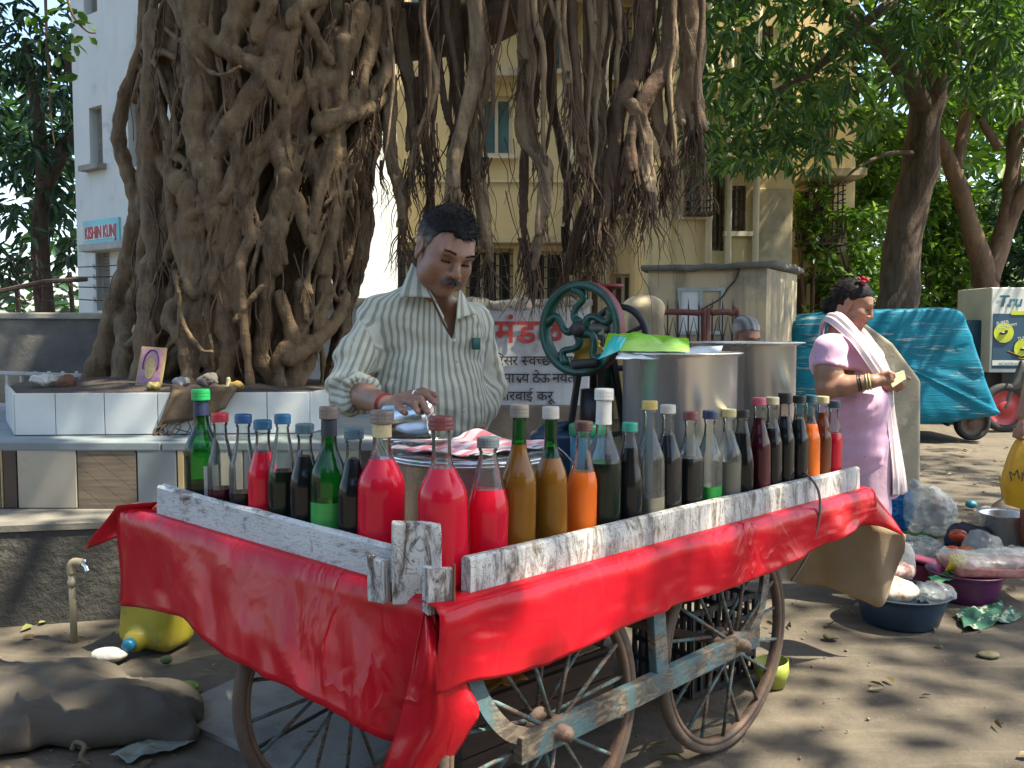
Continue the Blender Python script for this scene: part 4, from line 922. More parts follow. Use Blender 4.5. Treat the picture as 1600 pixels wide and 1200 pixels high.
BT_R = [
 (693, 650, 78, 'wine', 'clear', 'red', 730, (.20, .05, .05), None, 'largest bottle of red syrup with maroon cap behind the corner post'),
 (762, 683, 66, 'cone', 'clear', 'red', 763, (.13, .16, .17), None, 'cone shouldered bottle of red syrup with grey cap'),
 (808, 632, 57, 'wine', 'neck', 'amber', 694, (.20, .18, .16), None, 'green necked bottle of amber syrup with dark metal cap'),
 (862, 635, 51, 'wine', 'neck', 'amber', 715, (.55, .53, .47), None, 'green necked bottle of amber syrup with white cap'),
 (909, 658, 47, 'soft', 'clear', 'orange', 736, (.085, .045, .04), None, 'bottle of orange syrup with dark brown cap near the amber ones'),
 (942, 607, 58, 'wine', 'clear', 'dgreen', 722, (.62, .62, .56), 'white', 'tall clear wine bottle of dark syrup with long white neck sleeve'),
 (985, 660, 42, 'cone', 'clear', 'black', 699, (.04, .36, .25), None, 'bottle of black syrup with turquoise green cap'),
 (1018, 626, 42, 'flask', 'clear', 'grey', 775, (.62, .46, .14), None, 'nearly empty clear bottle with tilted yellow cap'),
 (1046, 632, 41, 'flask', 'clear', 'black', 679, (.60, .58, .50), None, 'bottle filled high with black syrup under a white cap'),
 (1079, 643, 39, 'flask', 'clear', 'black', 715, (.20, .06, .065), None, 'bottle of black syrup with maroon cap before the steel pot'),
 (1109, 641, 40, 'flask', 'clear', 'green', 758, (.03, .045, .10), None, 'clear bottle with a little green syrup and navy cap'),
 (1139, 639, 39, 'flask', 'clear', 'grey', 720, (.58, .50, .24), None, 'clear bottle of pale grey syrup with cream cap'),
 (1163, 640, 36, 'cone', 'clear', 'black', 676, (.02, .02, .022), None, 'ribbed bottle of black syrup with short black cap'),
 (1190, 621, 34, 'flask', 'clear', 'maroon', 652, (.48, .10, .16), None, 'bottle of maroon syrup with pink cap'),
 (1209, 620, 32, 'flask', 'clear', 'black', 668, (.52, .47, .30), None, 'dark bottle with cream cap right of the pink capped bottle'),
 (1228, 614, 32, 'flask', 'clear', 'black', 650, (.018, .018, .02), None, 'tallest of the far dark bottles with a long black cap'),
 (1249, 618, 32, 'flask', 'clear', 'black', 655, (.025, .03, .035), None, 'dark bottle with black cap left of the far orange bottle'),
 (1268, 617, 30, 'flask', 'clear', 'orange', 662, (.03, .09, .11), None, 'bottle of orange syrup with teal cap near the far end'),
 (1286, 619, 29, 'flask', 'clear', 'brown', 645, (.50, .44, .24), None, 'bottle of reddish brown syrup with cream cap'),
 (1303, 626, 29, 'flask', 'clear', 'red', 676, (.03, .06, .09), None, 'last bottle of red syrup with navy cap beside the woman'),
]
def bottle_profile(kind, H, r):
    """outer radius against height for the glass, without its cap"""
    rn = min(max(.0155, r * .40), .0215) if kind != 'soft' else max(.016, r * .46)
    hc = H - .022
    if kind == 'wine':   k = [(.0, .0), (r * .92, .0), (r, .008), (r, H * .50), (r * .985, H * .54), (r * .90, H * .585), (r * .72, H * .635), (rn * 1.40, H * .68), (rn * 1.12, H * .72), (rn, H * .79), (rn * .96, hc - .008), (rn * 1.12, hc - .006), (rn * 1.12, hc), (rn, hc)]
    elif kind == 'cone': k = [(.0, .0), (r * .92, .0), (r, .008), (r * .96, H * .25), (r, H * .48), (r * .95, H * .54), (r * .78, H * .64), (rn * 1.5, H * .76), (rn * 1.1, H * .85), (rn, hc - .012), (rn * 1.15, hc - .008), (rn * 1.15, hc), (rn, hc)]
    elif kind == 'soft': k = [(.0, .0), (r * .9, .0), (r, .01), (r, H * .52), (r * .95, H * .57), (r * .80, H * .63), (rn * 1.35, H * .72), (rn * 1.08, H * .78), (rn, hc - .014), (rn * 1.15, hc - .010), (rn * 1.15, hc), (rn, hc)]
    else:                k = [(.0, .0), (r * .94, .0), (r, .006), (r, H * .55), (r * .985, H * .585), (r * .86, H * .64), (rn * 1.7, H * .70), (rn * 1.2, H * .78), (rn * 1.05, hc - .016), (rn * 1.2, hc - .012), (rn * 1.2, hc), (rn, hc)]
    return k
def interp_prof(prof, z):
    zs = [p[1] for p in prof][1:]; rs = [p[0] for p in prof][1:]; return float(np.interp(z, zs, rs))
def make_bottle(spec, base, group):
    px, top, wpx, kind, glass, liq, lev, capc, sleeve, label = spec
    Y = base.y; zt2 = W(px, top, Y).z; H = zt2 - base.z; r = wpx * Y / FPX / 2
    yaw = R(45) + random.uniform(-.15, .15); tilt = random.uniform(-.02, .02)
    B = thing('syrup_bottle', label, 'bottle', base, group); B.rotation_euler = (random.uniform(-.012, .012), tilt, yaw)
    n = 3.6 if kind == 'flask' else 2.0; asp = .9 if kind == 'flask' else 1.0
    prof = bottle_profile(kind, H, r)
    # finer profile
    zs = np.concatenate([[0, 0.0001, .004, .008], np.linspace(.012, H - .026, 34), [p[1] for p in prof[-4:]]]); zs = np.unique(np.clip(zs, 0, H))
    fine = [(0.001, 0)] + [(interp_prof(prof, z), z) for z in zs[1:]]
    def sect(rr, z):                                             # square bodies turn round towards the neck
        return n
    mb = MB(); seg = 28 if wpx > 40 else 20
    vs_ = []
    def ring(rr, z):
        nn = n if z < H * .58 else (2.0 if z > H * .72 else n + (2.0 - n) * (z - H * .58) / (H * .14)); out = []
        for k in range(seg):
            a = 2 * math.pi * (k + .5) / seg; q = (abs(math.cos(a)) ** nn + abs(math.sin(a)) ** nn) ** (-1 / nn); rb = rr * (1 + (.012 * math.cos(14 * a) if kind == 'cone' and H * .5 < z < H * .8 else 0))
            out.append((rb * q * math.cos(a), rb * q * math.sin(a) * asp, z))
        return out
    mb.grid([ring(a, b_) for a, b_ in fine], True)
    gm = G_clear if glass == 'clear' else G_green
    link('glass', mb.mesh(), gm, B, True, True)
    # syrup, filling to its level
    zl_ = W(px, lev, Y).z - base.z; zl_ = max(.012, min(zl_, H - .03))
    zz = np.unique(np.concatenate([[.0015, .006, .010], np.arange(.014, zl_, .008), [zl_]])); zz = zz[zz <= zl_]
    col = [ring(interp_prof(prof, max(z, .004)) + .0004, z) for z in zz]
    mb = MB(); mb.grid(col, True); mb.add(col[-1], [tuple(range(seg))]); link('syrup', mb.mesh(), LQ[liq], B, True, True)
    # cap: threaded skirt and top
    rc = interp_prof(prof, H - .024) * 1.18; lc = .034 if capc[0] < .021 and kind == 'flask' else (.030 if sleeve in ('white',) or kind == 'wine' else .024)
    cp = [(rc * .98, H - lc)] + [(rc * (1.0 if i % 2 else .985), H - lc + lc * .85 * i / 6) for i in range(7)] + [(rc * .96, H - .001), (rc * .85, H), (.001, H)]
    mb = MB(); mb.lathe(cp, 22, capb=True, capt=False); mb.build('cap', capm(capc), B, False, True)
    if sleeve:
        z0_, z1_ = (H * .80, H - lc - .002) if sleeve != 'paper' else (H * .83, H - lc - .002)
        pr = [(interp_prof(prof, z) * (1.03) + .0012, z) for z in np.linspace(z0_ - (.01 if sleeve == 'white' else 0), z1_, 6)]
        mb = MB(); mb.lathe(pr, 22, capb=False, capt=False); mb.build('neck_sleeve', capm(LBL[sleeve], .5), B, True, True)
    if px == 314:
        mb = MB(); mb.lathe([(r + .0008, H * .06), (r + .0008, H * .42)], 40, capb=False, capt=False); me = mb.mesh()
        bm = bmesh.new(); bm.from_mesh(me); bmesh.ops.delete(bm, geom=[f for f in bm.faces if not (-.6 < math.atan2(f.calc_center_median().y, f.calc_center_median().x) - R(-85) < .35)], context='FACES'); bm.to_mesh(me); bm.free()
        link('paper_label', me, capm((0.60, 0.60, 0.54), .6), B, True, True)
    return B
def on_line(px, a, d):
    """point of the horizontal line a + s d that is seen at column px"""
    u = (px - CX) / FPX * 1.0; f = lambda s: (a.x + d.x * s) - u * (a.y + d.y * s) * 1.0
    lo, hi = -1.0, 3.0
    for _ in range(60):
        m = (lo + hi) / 2
        if (f(m) > 0) == (f(hi) > 0): hi = m
        else: lo = m
    return a + d * lo
inR = V(-wn.x, -wn.y, 0); inL = -outL
for sp in BT_L:
    r = sp[2] * 2.1 / FPX / 2 * .9
    p = on_line(sp[0], cN + inL * (.022 + r), V(eL.x, eL.y, 0)); p.z = deck_z(p.x, p.y); make_bottle(sp, p, 'syrup bottles along the left end')
for sp in BT_R:
    r = sp[2] * 2.2 / FPX / 2 * .95
    p = on_line(sp[0], cN + inR * (.024 + r), V(eR.x, eR.y, 0)); p.z = deck_z(p.x, p.y); make_bottle(sp, p, 'syrup bottles along the right side')

# ------------------------------------------------------------------ steel pots, lid, cloth, tumbler
M_steel, _nt, _b = _nodes('brushed_steel')
_n = _tex(_nt, 'ShaderNodeTexNoise', 12.0, (1, 1, .04), Detail=4.0); _n2 = _tex(_nt, 'ShaderNodeTexNoise', 5.0, None, Detail=6.0)
_nt.links.new(_mixc(_nt, _ramp(_nt, _n2.outputs[0], [(.4, 0.), (.7, 1.)]), (0.80, 0.79, 0.75), (0.70, 0.69, 0.65)), _b.inputs['Base Color']); _b.inputs['Metallic'].default_value = 0.78
_nt.links.new(_ramp(_nt, _n.outputs[0], [(.3, .20), (.7, .42)]), _b.inputs['Roughness'])
M_steel2 = mat('plain_steel', (0.76, 0.78, 0.78), .20, (0.68, 0.70, 0.71), 8, metal=1.0, rvar=.08)
def pot(px, py_rim, Y, wpx, label, base=None, lip=.018, open_=True):
    c = W(px, py_rim, Y); r = wpx * Y / FPX / 2; z0 = deck_z(c.x, c.y) + .001; H = c.z - z0
    t = thing('steel_pot', label, 'pot', (c.x, c.y, z0))
    mb = MB(); mb.lathe([(.001, 0), (r * .93, 0), (r * .985, .012), (r, .04), (r, H - .012), (r + lip * .6, H - .004), (r + lip, H - .002), (r + lip, H + .002), (r + lip * .5, H + .003), (r - .004, H - .006), (r - .006, H - .05), (r - .006, .03), (.001, .02)], 64, capb=False, capt=False)
    mb.build('pot_body', M_steel, t, True, True); return t, c, r, H
P1 = pot(1062, 551, 2.85, 176, 'tall steel pot with green packets resting on its rim')
P2 = pot(1166, 535, 3.17, 150, 'tall open steel pot standing behind the bottles nearest the woman', lip=.03)
P3 = pot(738, 711, 2.42, 250, 'wide low steel pot under the striped towel before the vendor', lip=.012)
# lid on the wide pot, plate on its left rim, striped towel
mb = MB(); mb.lathe([(.001, .0), (P3[2] + .01, .0), (P3[2] + .014, .004), (P3[2] + .01, .008), (P3[2] * .8, .012), (.001, .014)], 56, (P3[1].x, P3[1].y, P3[1].z + .004), capb=False, capt=False)
solo('pot_lid', mb.mesh(), M_steel2, 'flat steel lid on the wide low pot, beneath the striped towel', 'lid')
M_towel = stripes('striped_towel', 'st', [(0, (.66, .17, .19)), (.44, (.66, .17, .19)), (.50, (.66, .58, .58)), (.94, (.66, .58, .58)), (1, (.66, .17, .19))], (.6, .3, .3))
M_towel_e = stripes('striped_towel_edge', 'st', [(0, (.50, .55, .58)), (.40, (.50, .55, .58)), (.48, (.035, .02, .05)), (.85, (.035, .02, .05)), (.9, (.55, .55, .56)), (1, (.5, .55, .58))], (.4, .4, .4))
q = [W(606, 706, 2.36), W(735, 690, 2.58), W(895, 690, 2.50), W(745, 730, 2.22)]
zt0 = P3[1].z + .020; nu, nv = 44, 36; pts = []; stv = []
for j in range(nv + 1):
    for i in range(nu + 1):
        u, v_ = i / nu, j / nv; p = q[0].lerp(q[3], v_).lerp(q[1].lerp(q[2], v_), u)
        w1 = .006 * math.sin(u * 15 + v_ * 4) + .005 * float(vnoise(np.array([[u * 6, v_ * 7, 0]]), 1, 3)[0]); rr = math.hypot(p.x - P3[1].x, p.y - P3[1].y)
        lift = .030 * math.exp(-((u - .93) / .10) ** 2) * math.exp(-((v_ - .12) / .2) ** 2)
        z = zt0 + abs(w1) + lift - max(0, rr - P3[2] - .01) * .9; pts.append((p.x, p.y, z)); stv.append(v_ * 5.0 + .1 * math.sin(u * 3))
ii = np.arange((nv + 1) * (nu + 1)).reshape(nv + 1, nu + 1); ff = np.stack([ii[:-1, :-1], ii[:-1, 1:], ii[1:, 1:], ii[1:, :-1]], -1).reshape(-1, 4)
me = np_mesh('striped_towel', np.array(pts), ff); set_attr(me, 'st', stv)
me.materials.append(M_towel); me.materials.append(M_towel_e)
mi = [1 if (k // nu) in (0, 1, nv - 1, nv - 2, nv - 3) else 0 for k in range(nu * nv)]; me.polygons.foreach_set('material_index', mi)
o = link('striped_towel', me, None, None, True); rebase(o); sm_ = o.modifiers.new('s', 'SOLIDIFY'); sm_.thickness = .003; tag(o, 'red and white striped towel with navy edges spread over the wide pot', 'towel')
CUPC = W(637, 655, 2.56); cax = V(.93, -.12, .10).normalized(); cz = cax; cx_ = V(0, 0, 1).cross(cz).normalized(); cyv = cz.cross(cx_); CUPM = Matrix((cx_, cyv, cz)).transposed()
mb = MB(); mb.lathe([(.001, -.066), (.048, -.066), (.051, -.060), (.053, .05), (.054, .062), (.057, .066), (.057, .069), (.053, .068), (.050, .05), (.047, -.055), (.001, -.058)], 40, CUPC, CUPM, capb=False, capt=False)
solo('steel_tumbler', mb.mesh(), M_steel2, 'steel tumbler held on its side by the vendor', 'tumbler')
pc = W(652, 690, 2.46); mb = MB(); mb.lathe([(.001, 0), (.085, 0), (.098, .006), (.100, .010), (.096, .012), (.084, .006), (.001, .006)], 40, (pc.x, pc.y, zt0 + .010), Matrix.Rotation(R(-5), 3, 'X') @ Matrix.Diagonal((1.0, .75, 1)), capb=False, capt=False)
solo('steel_plate', mb.mesh(), M_steel2, 'small steel plate lying on the towel under the tumbler', 'plate')

# packets on the tall pot
def sheet(name, corners, m, label, cat, nu=24, nv=16, amp=.012, seed=1, f=5.0, thick=.0015):
    q = corners; rows = []
    for j in range(nv + 1):
        row = []
        for i in range(nu + 1):
            u, v_ = i / nu, j / nv; p = q[0].lerp(q[1], u).lerp(q[3].lerp(q[2], u), v_)
            row.append(p + V(0, 0, amp * float(vnoise(np.array([[u * f, v_ * f, seed]]), 1, seed)[0]) + .3 * amp * float(vnoise(np.array([[u * f * 3, v_ * f * 3, seed]]), 1, seed)[0])))
        rows.append(row)
    mb = MB(); mb.grid(rows); o = link(name, mb.mesh(), m, None, True); rebase(o); s_ = o.modifiers.new('s', 'SOLIDIFY'); s_.thickness = thick; return tag(o, label, cat)
M_pkg = mat('lime_packet', (0.22, 0.55, 0.03), .25, (0.42, 0.66, 0.16), 3, lo=.45, hi=.6); M_pkc = mat('cyan_packet', (0.02, 0.46, 0.42), .25, (0.04, 0.36, 0.36), 9); M_wpl = mat('white_plastic', (0.66, 0.72, 0.76), .3, (0.56, 0.62, 0.68), 6)
zr = P1[1].z + .006
sheet('plastic_wrap', [W(962, 560, 2.62), W(1120, 552, 2.80), W(1130, 540, 3.0), W(975, 545, 2.9)], M_wpl, 'white plastic wrap spread over the rim of the tall pot', 'plastic wrap', amp=.012)
def pillow(name, corners, m, label, cat, th=.018, seed=1):
    rows_t, rows_b = [], []; q = corners; nu, nv = 22, 12
    for j in range(nv + 1):
        rt, rb = [], []
        for i in range(nu + 1):
            u, v_ = i / nu, j / nv; p = q[0].lerp(q[1], u).lerp(q[3].lerp(q[2], u), v_); e = (math.sin(math.pi * u) * math.sin(math.pi * v_)) ** .45
            w_ = .35 * float(vnoise(np.array([[u * 6, v_ * 4, seed]]), 1, seed)[0]) + .2 * float(vnoise(np.array([[u * 15, v_ * 9, seed]]), 1, seed)[0]); rt.append(p + V(0, -.3 * th * e, th * (e * (1 + w_) + .15 * w_))); rb.append(p - V(0, 0, th * .5 * e))
        rows_t.append(rt); rows_b.append(rb)
    mb = MB(); mb.grid(rows_t); mb.grid([list(reversed(r)) for r in rows_b]); o = link(name, mb.mesh(), m, None, True); rebase(o); return tag(o, label, cat)
pillow('snack_packet', [W(942, 548, 2.74), W(1078, 550, 2.74), W(1076, 529, 2.92), W(950, 520, 2.90)], M_pkg, 'lime green plastic packet lying on the tall steel pot', 'packet', .020, 3)
pillow('snack_packet', [W(934, 562, 2.66), W(968, 548, 2.70), W(980, 527, 2.80), W(958, 525, 2.78)], M_pkc, 'small turquoise packet hanging off the rim by the flywheel', 'packet', .010, 5)

# ------------------------------------------------------------------ ice crushing machine
M_mg = mat('green_enamel', (0.008, 0.085, 0.060), .28, (0.006, 0.055, 0.042), 10, bump=.15, bscale=40, dirt=(0.02, 0.025, 0.022), dscale=9, dlo=.55, dhi=.7); M_mb = mat('black_cast_iron', (0.018, 0.020, 0.021), .45, (0.03, 0.026, 0.022), 14, bump=.2); M_my = mat('yellow_gear_paint', (0.55, 0.36, 0.02), .45, (0.4, 0.22, 0.02), 12); M_mr = mat('dull_red_paint', (0.22, 0.025, 0.022), .5, (0.12, 0.02, 0.018), 14)
YM = 2.98; mc = W(908, 514, YM); mz = deck_z(mc.x, mc.y)
MC = thing('ice_crusher', 'green hand cranked ice crusher with a big spoked flywheel', 'ice crusher', (mc.x, mc.y, mz))
fn = V(-.60, -.80, 0).normalized(); ft = V(-fn.y, fn.x, 0); fr_ = 74 * YM / FPX                # fn axis of the wheel, ft lies in its plane
def FP(a, r, o_=0): return mc + ft * (math.cos(a) * r) + V(0, 0, 1) * (math.sin(a) * r) + fn * o_
n = 72; rw = .027
prof = [(fr_, -.017), (fr_, .017), (fr_ - .004, .021), (fr_ - rw + .004, .021), (fr_ - rw, .015), (fr_ - rw, -.015), (fr_ - rw + .004, -.021), (fr_ - .004, -.021), (fr_, -.017)]
fw = bpy.data.objects.new('flywheel', None); COL.objects.link(fw); fw.parent = MC
rows = [[FP(2 * math.pi * k / n, r, o_) for r, o_ in prof] for k in range(n)]; rows.append(rows[0]); mb = MB(); mb.grid(rows); mb.build('rim', M_mg, fw, True)
mb = MB(); rows = [[FP(2 * math.pi * k / n, fr_ + .0012, o_) for o_ in (-.016, .016)] for k in range(n)]; rows.append(rows[0]); mb.grid(rows); mb.build('rim_band', M_mr, fw, True)
for k in range(5):
    a0 = R(100) + k * 2 * math.pi / 5; path = []
    for i in range(15):
        u = i / 14; path.append(FP(a0 + .42 * math.sin(u * math.pi * 2) * (1 - .45 * u), .016 + (fr_ - rw - .012) * u, .004))
    mb = MB(); mb.tube(path, lerpr([.019, .013, .0115, .013, .018], 15), 10); mb.build('spoke', M_mg, fw, True)
Mf = Matrix((ft, V(0, 0, 1), fn)).transposed()
mb = MB(); mb.lathe([(.001, .034), (.016, .034), (.026, .026), (.028, -.02), (.020, -.03), (.014, -.20), (.001, -.20)][::-1], 24, mc, Mf, capb=False, capt=False); mb.build('hub', M_mb, fw, True)
hp = W(893, 570, YM - .06); mb = MB(); mb.lathe([(.001, 0), (.014, 0), (.016, .01), (.015, .07), (.013, .085), (.001, .086)], 18, hp, Matrix((V(0, .9, .2).normalized(), V(-.2, 0, .98).normalized(), V(1, -.15, .1).normalized())).transposed(), capb=False, capt=False); mb.build('crank_handle', M_mb, fw, True)
# second, darker wheel on the far side of the same shaft
mc2 = mc - fn * .21 + V(.02, 0, -.03)
mb = MB(); rows = [[mc2 + ft * (math.cos(a) * r) + V(0, 0, 1) * (math.sin(a) * r) + fn * o_ for r, o_ in ((.118, -.01), (.118, .01), (.098, .01), (.098, -.01), (.118, -.01))] for a in [2 * math.pi * k / 48 for k in range(49)]]; mb.grid(rows)
w2 = mb.build('rear_wheel', M_mb, MC, True)
for k in range(4):
    a = k * math.pi / 2 + .4; mb = MB(); mb.tube([mc2, mc2 + ft * (math.cos(a) * .1) + V(0, 0, 1) * (math.sin(a) * .1)], .008, 6); mb.build('rear_spoke', M_mb, w2, True)
# frame: two A posts, cross bars, feed screw with hand wheel, gear and hopper box
fb = mc - fn * .10
for sgn in (-1, 1):
    for dd_ in (-.09, .10):
        top = fb + ft * (sgn * .030) - fn * dd_ * .35 - V(0, 0, .02); bot = V(fb.x + ft.x * sgn * .085 - fn.x * dd_, fb.y + ft.y * sgn * .085 - fn.y * dd_, mz)
        mb = MB(); mb.bar(bot, top, .026, .020, .003); mb.build('frame_leg', M_mb, MC)
for z in (.10, .19):
    c = V(fb.x, fb.y, mz + z); mb = MB(); mb.box(c, (.16, .16, .018), Mf @ Matrix.Rotation(R(90), 3, 'X'), .003); mb.build('cross_plate', M_mg if z > .15 else M_mb, MC)
for k in range(9):
    p = V(fb.x, fb.y, mz + .11) + ft * (-.07 + k * .0175) + fn * .082; mb = MB(); mb.bar(p, p + V(0, 0, .075), .005, .006); mb.build('grate_bar', M_mb, MC)
mb = MB(); mb.lathe([(.001, -.02), (.055, -.02), (.058, 0), (.055, .10), (.050, .10), (.050, 0), (.001, 0)], 28, (fb.x, fb.y, mz + .24), capb=False, capt=False); mb.build('drum', M_mb, MC, True)
gear = []; 
for k in range(48):
    a = 2 * math.pi * k / 48; r = .062 if (k // 2) % 2 else .052; gear.append((a, r))
gc = mc - fn * .045 - V(0, 0, .085); mb = MB(); f_ = [gc + ft * (math.cos(a) * r) + V(0, 0, 1) * (math.sin(a) * r) + fn * .006 for a, r in gear]; g_ = [p - fn * .014 for p in f_]
m_ = len(f_); mb.add(f_ + g_, [tuple(range(m_)), tuple(range(2 * m_ - 1, m_ - 1, -1))] + [(i, m_ + i, m_ + (i + 1) % m_, (i + 1) % m_) for i in range(m_)]); mb.build('gear', M_my, MC)
sc_ = W(953, 480, YM + .12); mb = MB(); mb.tube([V(sc_.x, sc_.y, mz + .30), V(sc_.x, sc_.y, W(953, 446, YM + .12).z)], .010, 10); mb.build('feed_screw', M_mb, MC, True)
hz = W(953, 448, YM + .12); mb = MB(); mb.lathe([(.001, -.006), (.016, -.012), (.030, -.004), (.044, -.004), (.047, .002), (.044, .009), (.030, .007), (.016, .010), (.001, .010)], 32, hz, capb=False, capt=False); mb.build('hand_wheel', M_mr, MC, True)
mb = MB(); p0 = V(sc_.x, sc_.y, mz + .31); mb.bar(fb + V(0, 0, .0), p0, .03, .035, .004); mb.build('yoke', M_mg, MC)
# small things around the machine
c = W(918, 662, 2.70); z0 = deck_z(c.x, c.y)
mb = MB(); mb.lathe([(.001, 0), (.046, 0), (.05, .006), (.052, c.z - z0 - .03), (.001, c.z - z0 - .03)], 28, (c.x, c.y, z0), capb=False, capt=False); jar = thing('plastic_jar', 'blue plastic jar with green lid behind the orange bottle', 'jar', (c.x, c.y, z0))
mb.build('jar_body', mat('blue_plastic', (0.02, 0.16, 0.26), .3), jar, True)
mb = MB(); mb.lathe([(.054, c.z - z0 - .034), (.056, c.z - z0 - .03), (.056, c.z - z0 - .006), (.052, c.z - z0), (.001, c.z - z0)], 28, (c.x, c.y, z0), capb=False, capt=False); mb.build('jar_lid', mat('green_lid', (0.02, 0.30, 0.12), .4), jar, True)
b0 = W(862, 640, 3.05); zb0 = deck_z(b0.x, b0.y)
s = SDF((b0.x - .12, b0.y - .1, zb0 - .01), (b0.x + .12, b0.y + .1, zb0 + .24), .006); s.box((b0.x, b0.y, zb0 + .095), (.075, .055, .095), .02); s.cap((b0.x - .02, b0.y, zb0 + .19), (b0.x + .05, b0.y, zb0 + .215), .03, .012, .02)
me, P = s.mesh('water_can'); solo('water_can', me, mat('navy_plastic', (0.02, 0.055, 0.10), .3), 'dark blue plastic can left of the crusher legs', 'can')
# ------------------------------------------------------------------ leaves
LEAF = np.array([[0, 0, 0], [.30, .5, .10], [.68, .38, .06], [1, 0, -.06], [.68, -.38, .06], [.30, -.5, .10]], 'f4')
LEAFF = np.array([[0, 3, 2, 1], [0, 5, 4, 3]])
ROUND = np.array([[0, 0, 0], [.25, .5, .10], [.75, .46, .06], [1, 0, -.02], [.75, -.46, .06], [.25, -.5, .10]], 'f4')
def leaf_mesh(name, C, D, L, wr=.3, shape=LEAF, up=None, rnd=None):
    C = np.asarray(C, 'f4'); D = np.asarray(D, 'f4'); n = len(C); D = D / np.maximum(np.linalg.norm(D, axis=1, keepdims=True), 1e-6)
    L = np.ones(n, 'f4') * L
    U = RNG.normal(0, .45, (n, 3)) + (np.array([0, 0, 1.0]) if up is None else up); S = np.cross(U, D); S /= np.maximum(np.linalg.norm(S, axis=1, keepdims=True), 1e-6); N = np.cross(D, S)
    W_ = wr * RNG.uniform(.8, 1.2, n)
    P = C[:, None, :] + (LEAF if shape is None else shape)[None, :, 0, None] * (D * L[:, None])[:, None, :] + shape[None, :, 1, None] * (S * (L * W_)[:, None])[:, None, :] + shape[None, :, 2, None] * (N * L[:, None])[:, None, :]
    F = (LEAFF[None] + 6 * np.arange(n)[:, None, None]).reshape(-1, 4)
    me = np_mesh(name, P.reshape(-1, 3), F); set_attr(me, 'rnd', np.repeat(RNG.uniform(0, 1, n) if rnd is None else rnd, 6)); return me
def whorls(centres, k, L, spread=.12, droop=.5, jit=.3, axis=None):
    """k leaves around every centre, drooping"""
    c = np.repeat(np.asarray(centres, 'f4'), k, 0); n = len(c); a = RNG.normal(0, 1, (n, 3)); a[:, 2] *= .7; a /= np.linalg.norm(a, axis=1, keepdims=True)
    d = a * 1.0 + np.array([0, 0, -droop]); p = c + a * spread * RNG.uniform(.1, 1, (n, 1)); return p, d, L * RNG.uniform(1 - jit, 1 + jit, n)
def fill_px(n, x0, x1, y0, y1fn, Y0, Y1, seed=0, thr=-.3, sc=.012):
    """places inside a crown volume, thinned by noise so that gaps stay open"""
    out = []
    while len(out) < n:
        m = n * 2; px = RNG.uniform(x0, x1, m); py = RNG.uniform(y0, 620, m); Y = RNG.uniform(Y0, Y1, m); lim = np.array([y1fn(a) for a in px]) + RNG.normal(0, 8, m)
        keep = (py < lim) & (vnoise(np.stack([px, py, Y * 30], -1), sc, seed) + .5 * vnoise(np.stack([px, py, Y * 30], -1), sc * 3, seed + 1) > thr)
        for a, b_, c in zip(px[keep], py[keep], Y[keep]): out.append(tuple(W(a, b_, c)))
    return np.array(out[:n], 'f4')
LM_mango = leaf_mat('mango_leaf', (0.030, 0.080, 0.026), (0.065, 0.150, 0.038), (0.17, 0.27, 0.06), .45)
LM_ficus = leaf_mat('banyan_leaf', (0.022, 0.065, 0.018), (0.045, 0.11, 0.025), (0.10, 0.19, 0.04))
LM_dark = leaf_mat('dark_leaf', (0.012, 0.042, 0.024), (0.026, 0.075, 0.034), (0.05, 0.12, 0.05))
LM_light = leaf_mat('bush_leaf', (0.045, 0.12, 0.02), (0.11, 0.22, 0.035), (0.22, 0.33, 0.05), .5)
M_bark = bark_mat('banyan_bark', (0.225, 0.160, 0.092), (0.105, 0.070, 0.040), (0.165, 0.100, 0.052), (1, 1, .30), 15, 1.0)
M_barkp = bark_mat('pale_root_bark', (0.30, 0.225, 0.140), (0.175, 0.122, 0.074), (0.235, 0.160, 0.095), (1, 1, .3), 16)
M_bark2 = bark_mat('dark_bark', (0.105, 0.072, 0.046), (0.052, 0.036, 0.025), (0.085, 0.060, 0.040), (1, 1, .22), 16, 1.0)
M_bark3 = bark_mat('brown_bark', (0.16, 0.098, 0.060), (0.085, 0.055, 0.036), (0.12, 0.08, 0.05), (1, 1, .3), 12, .8)

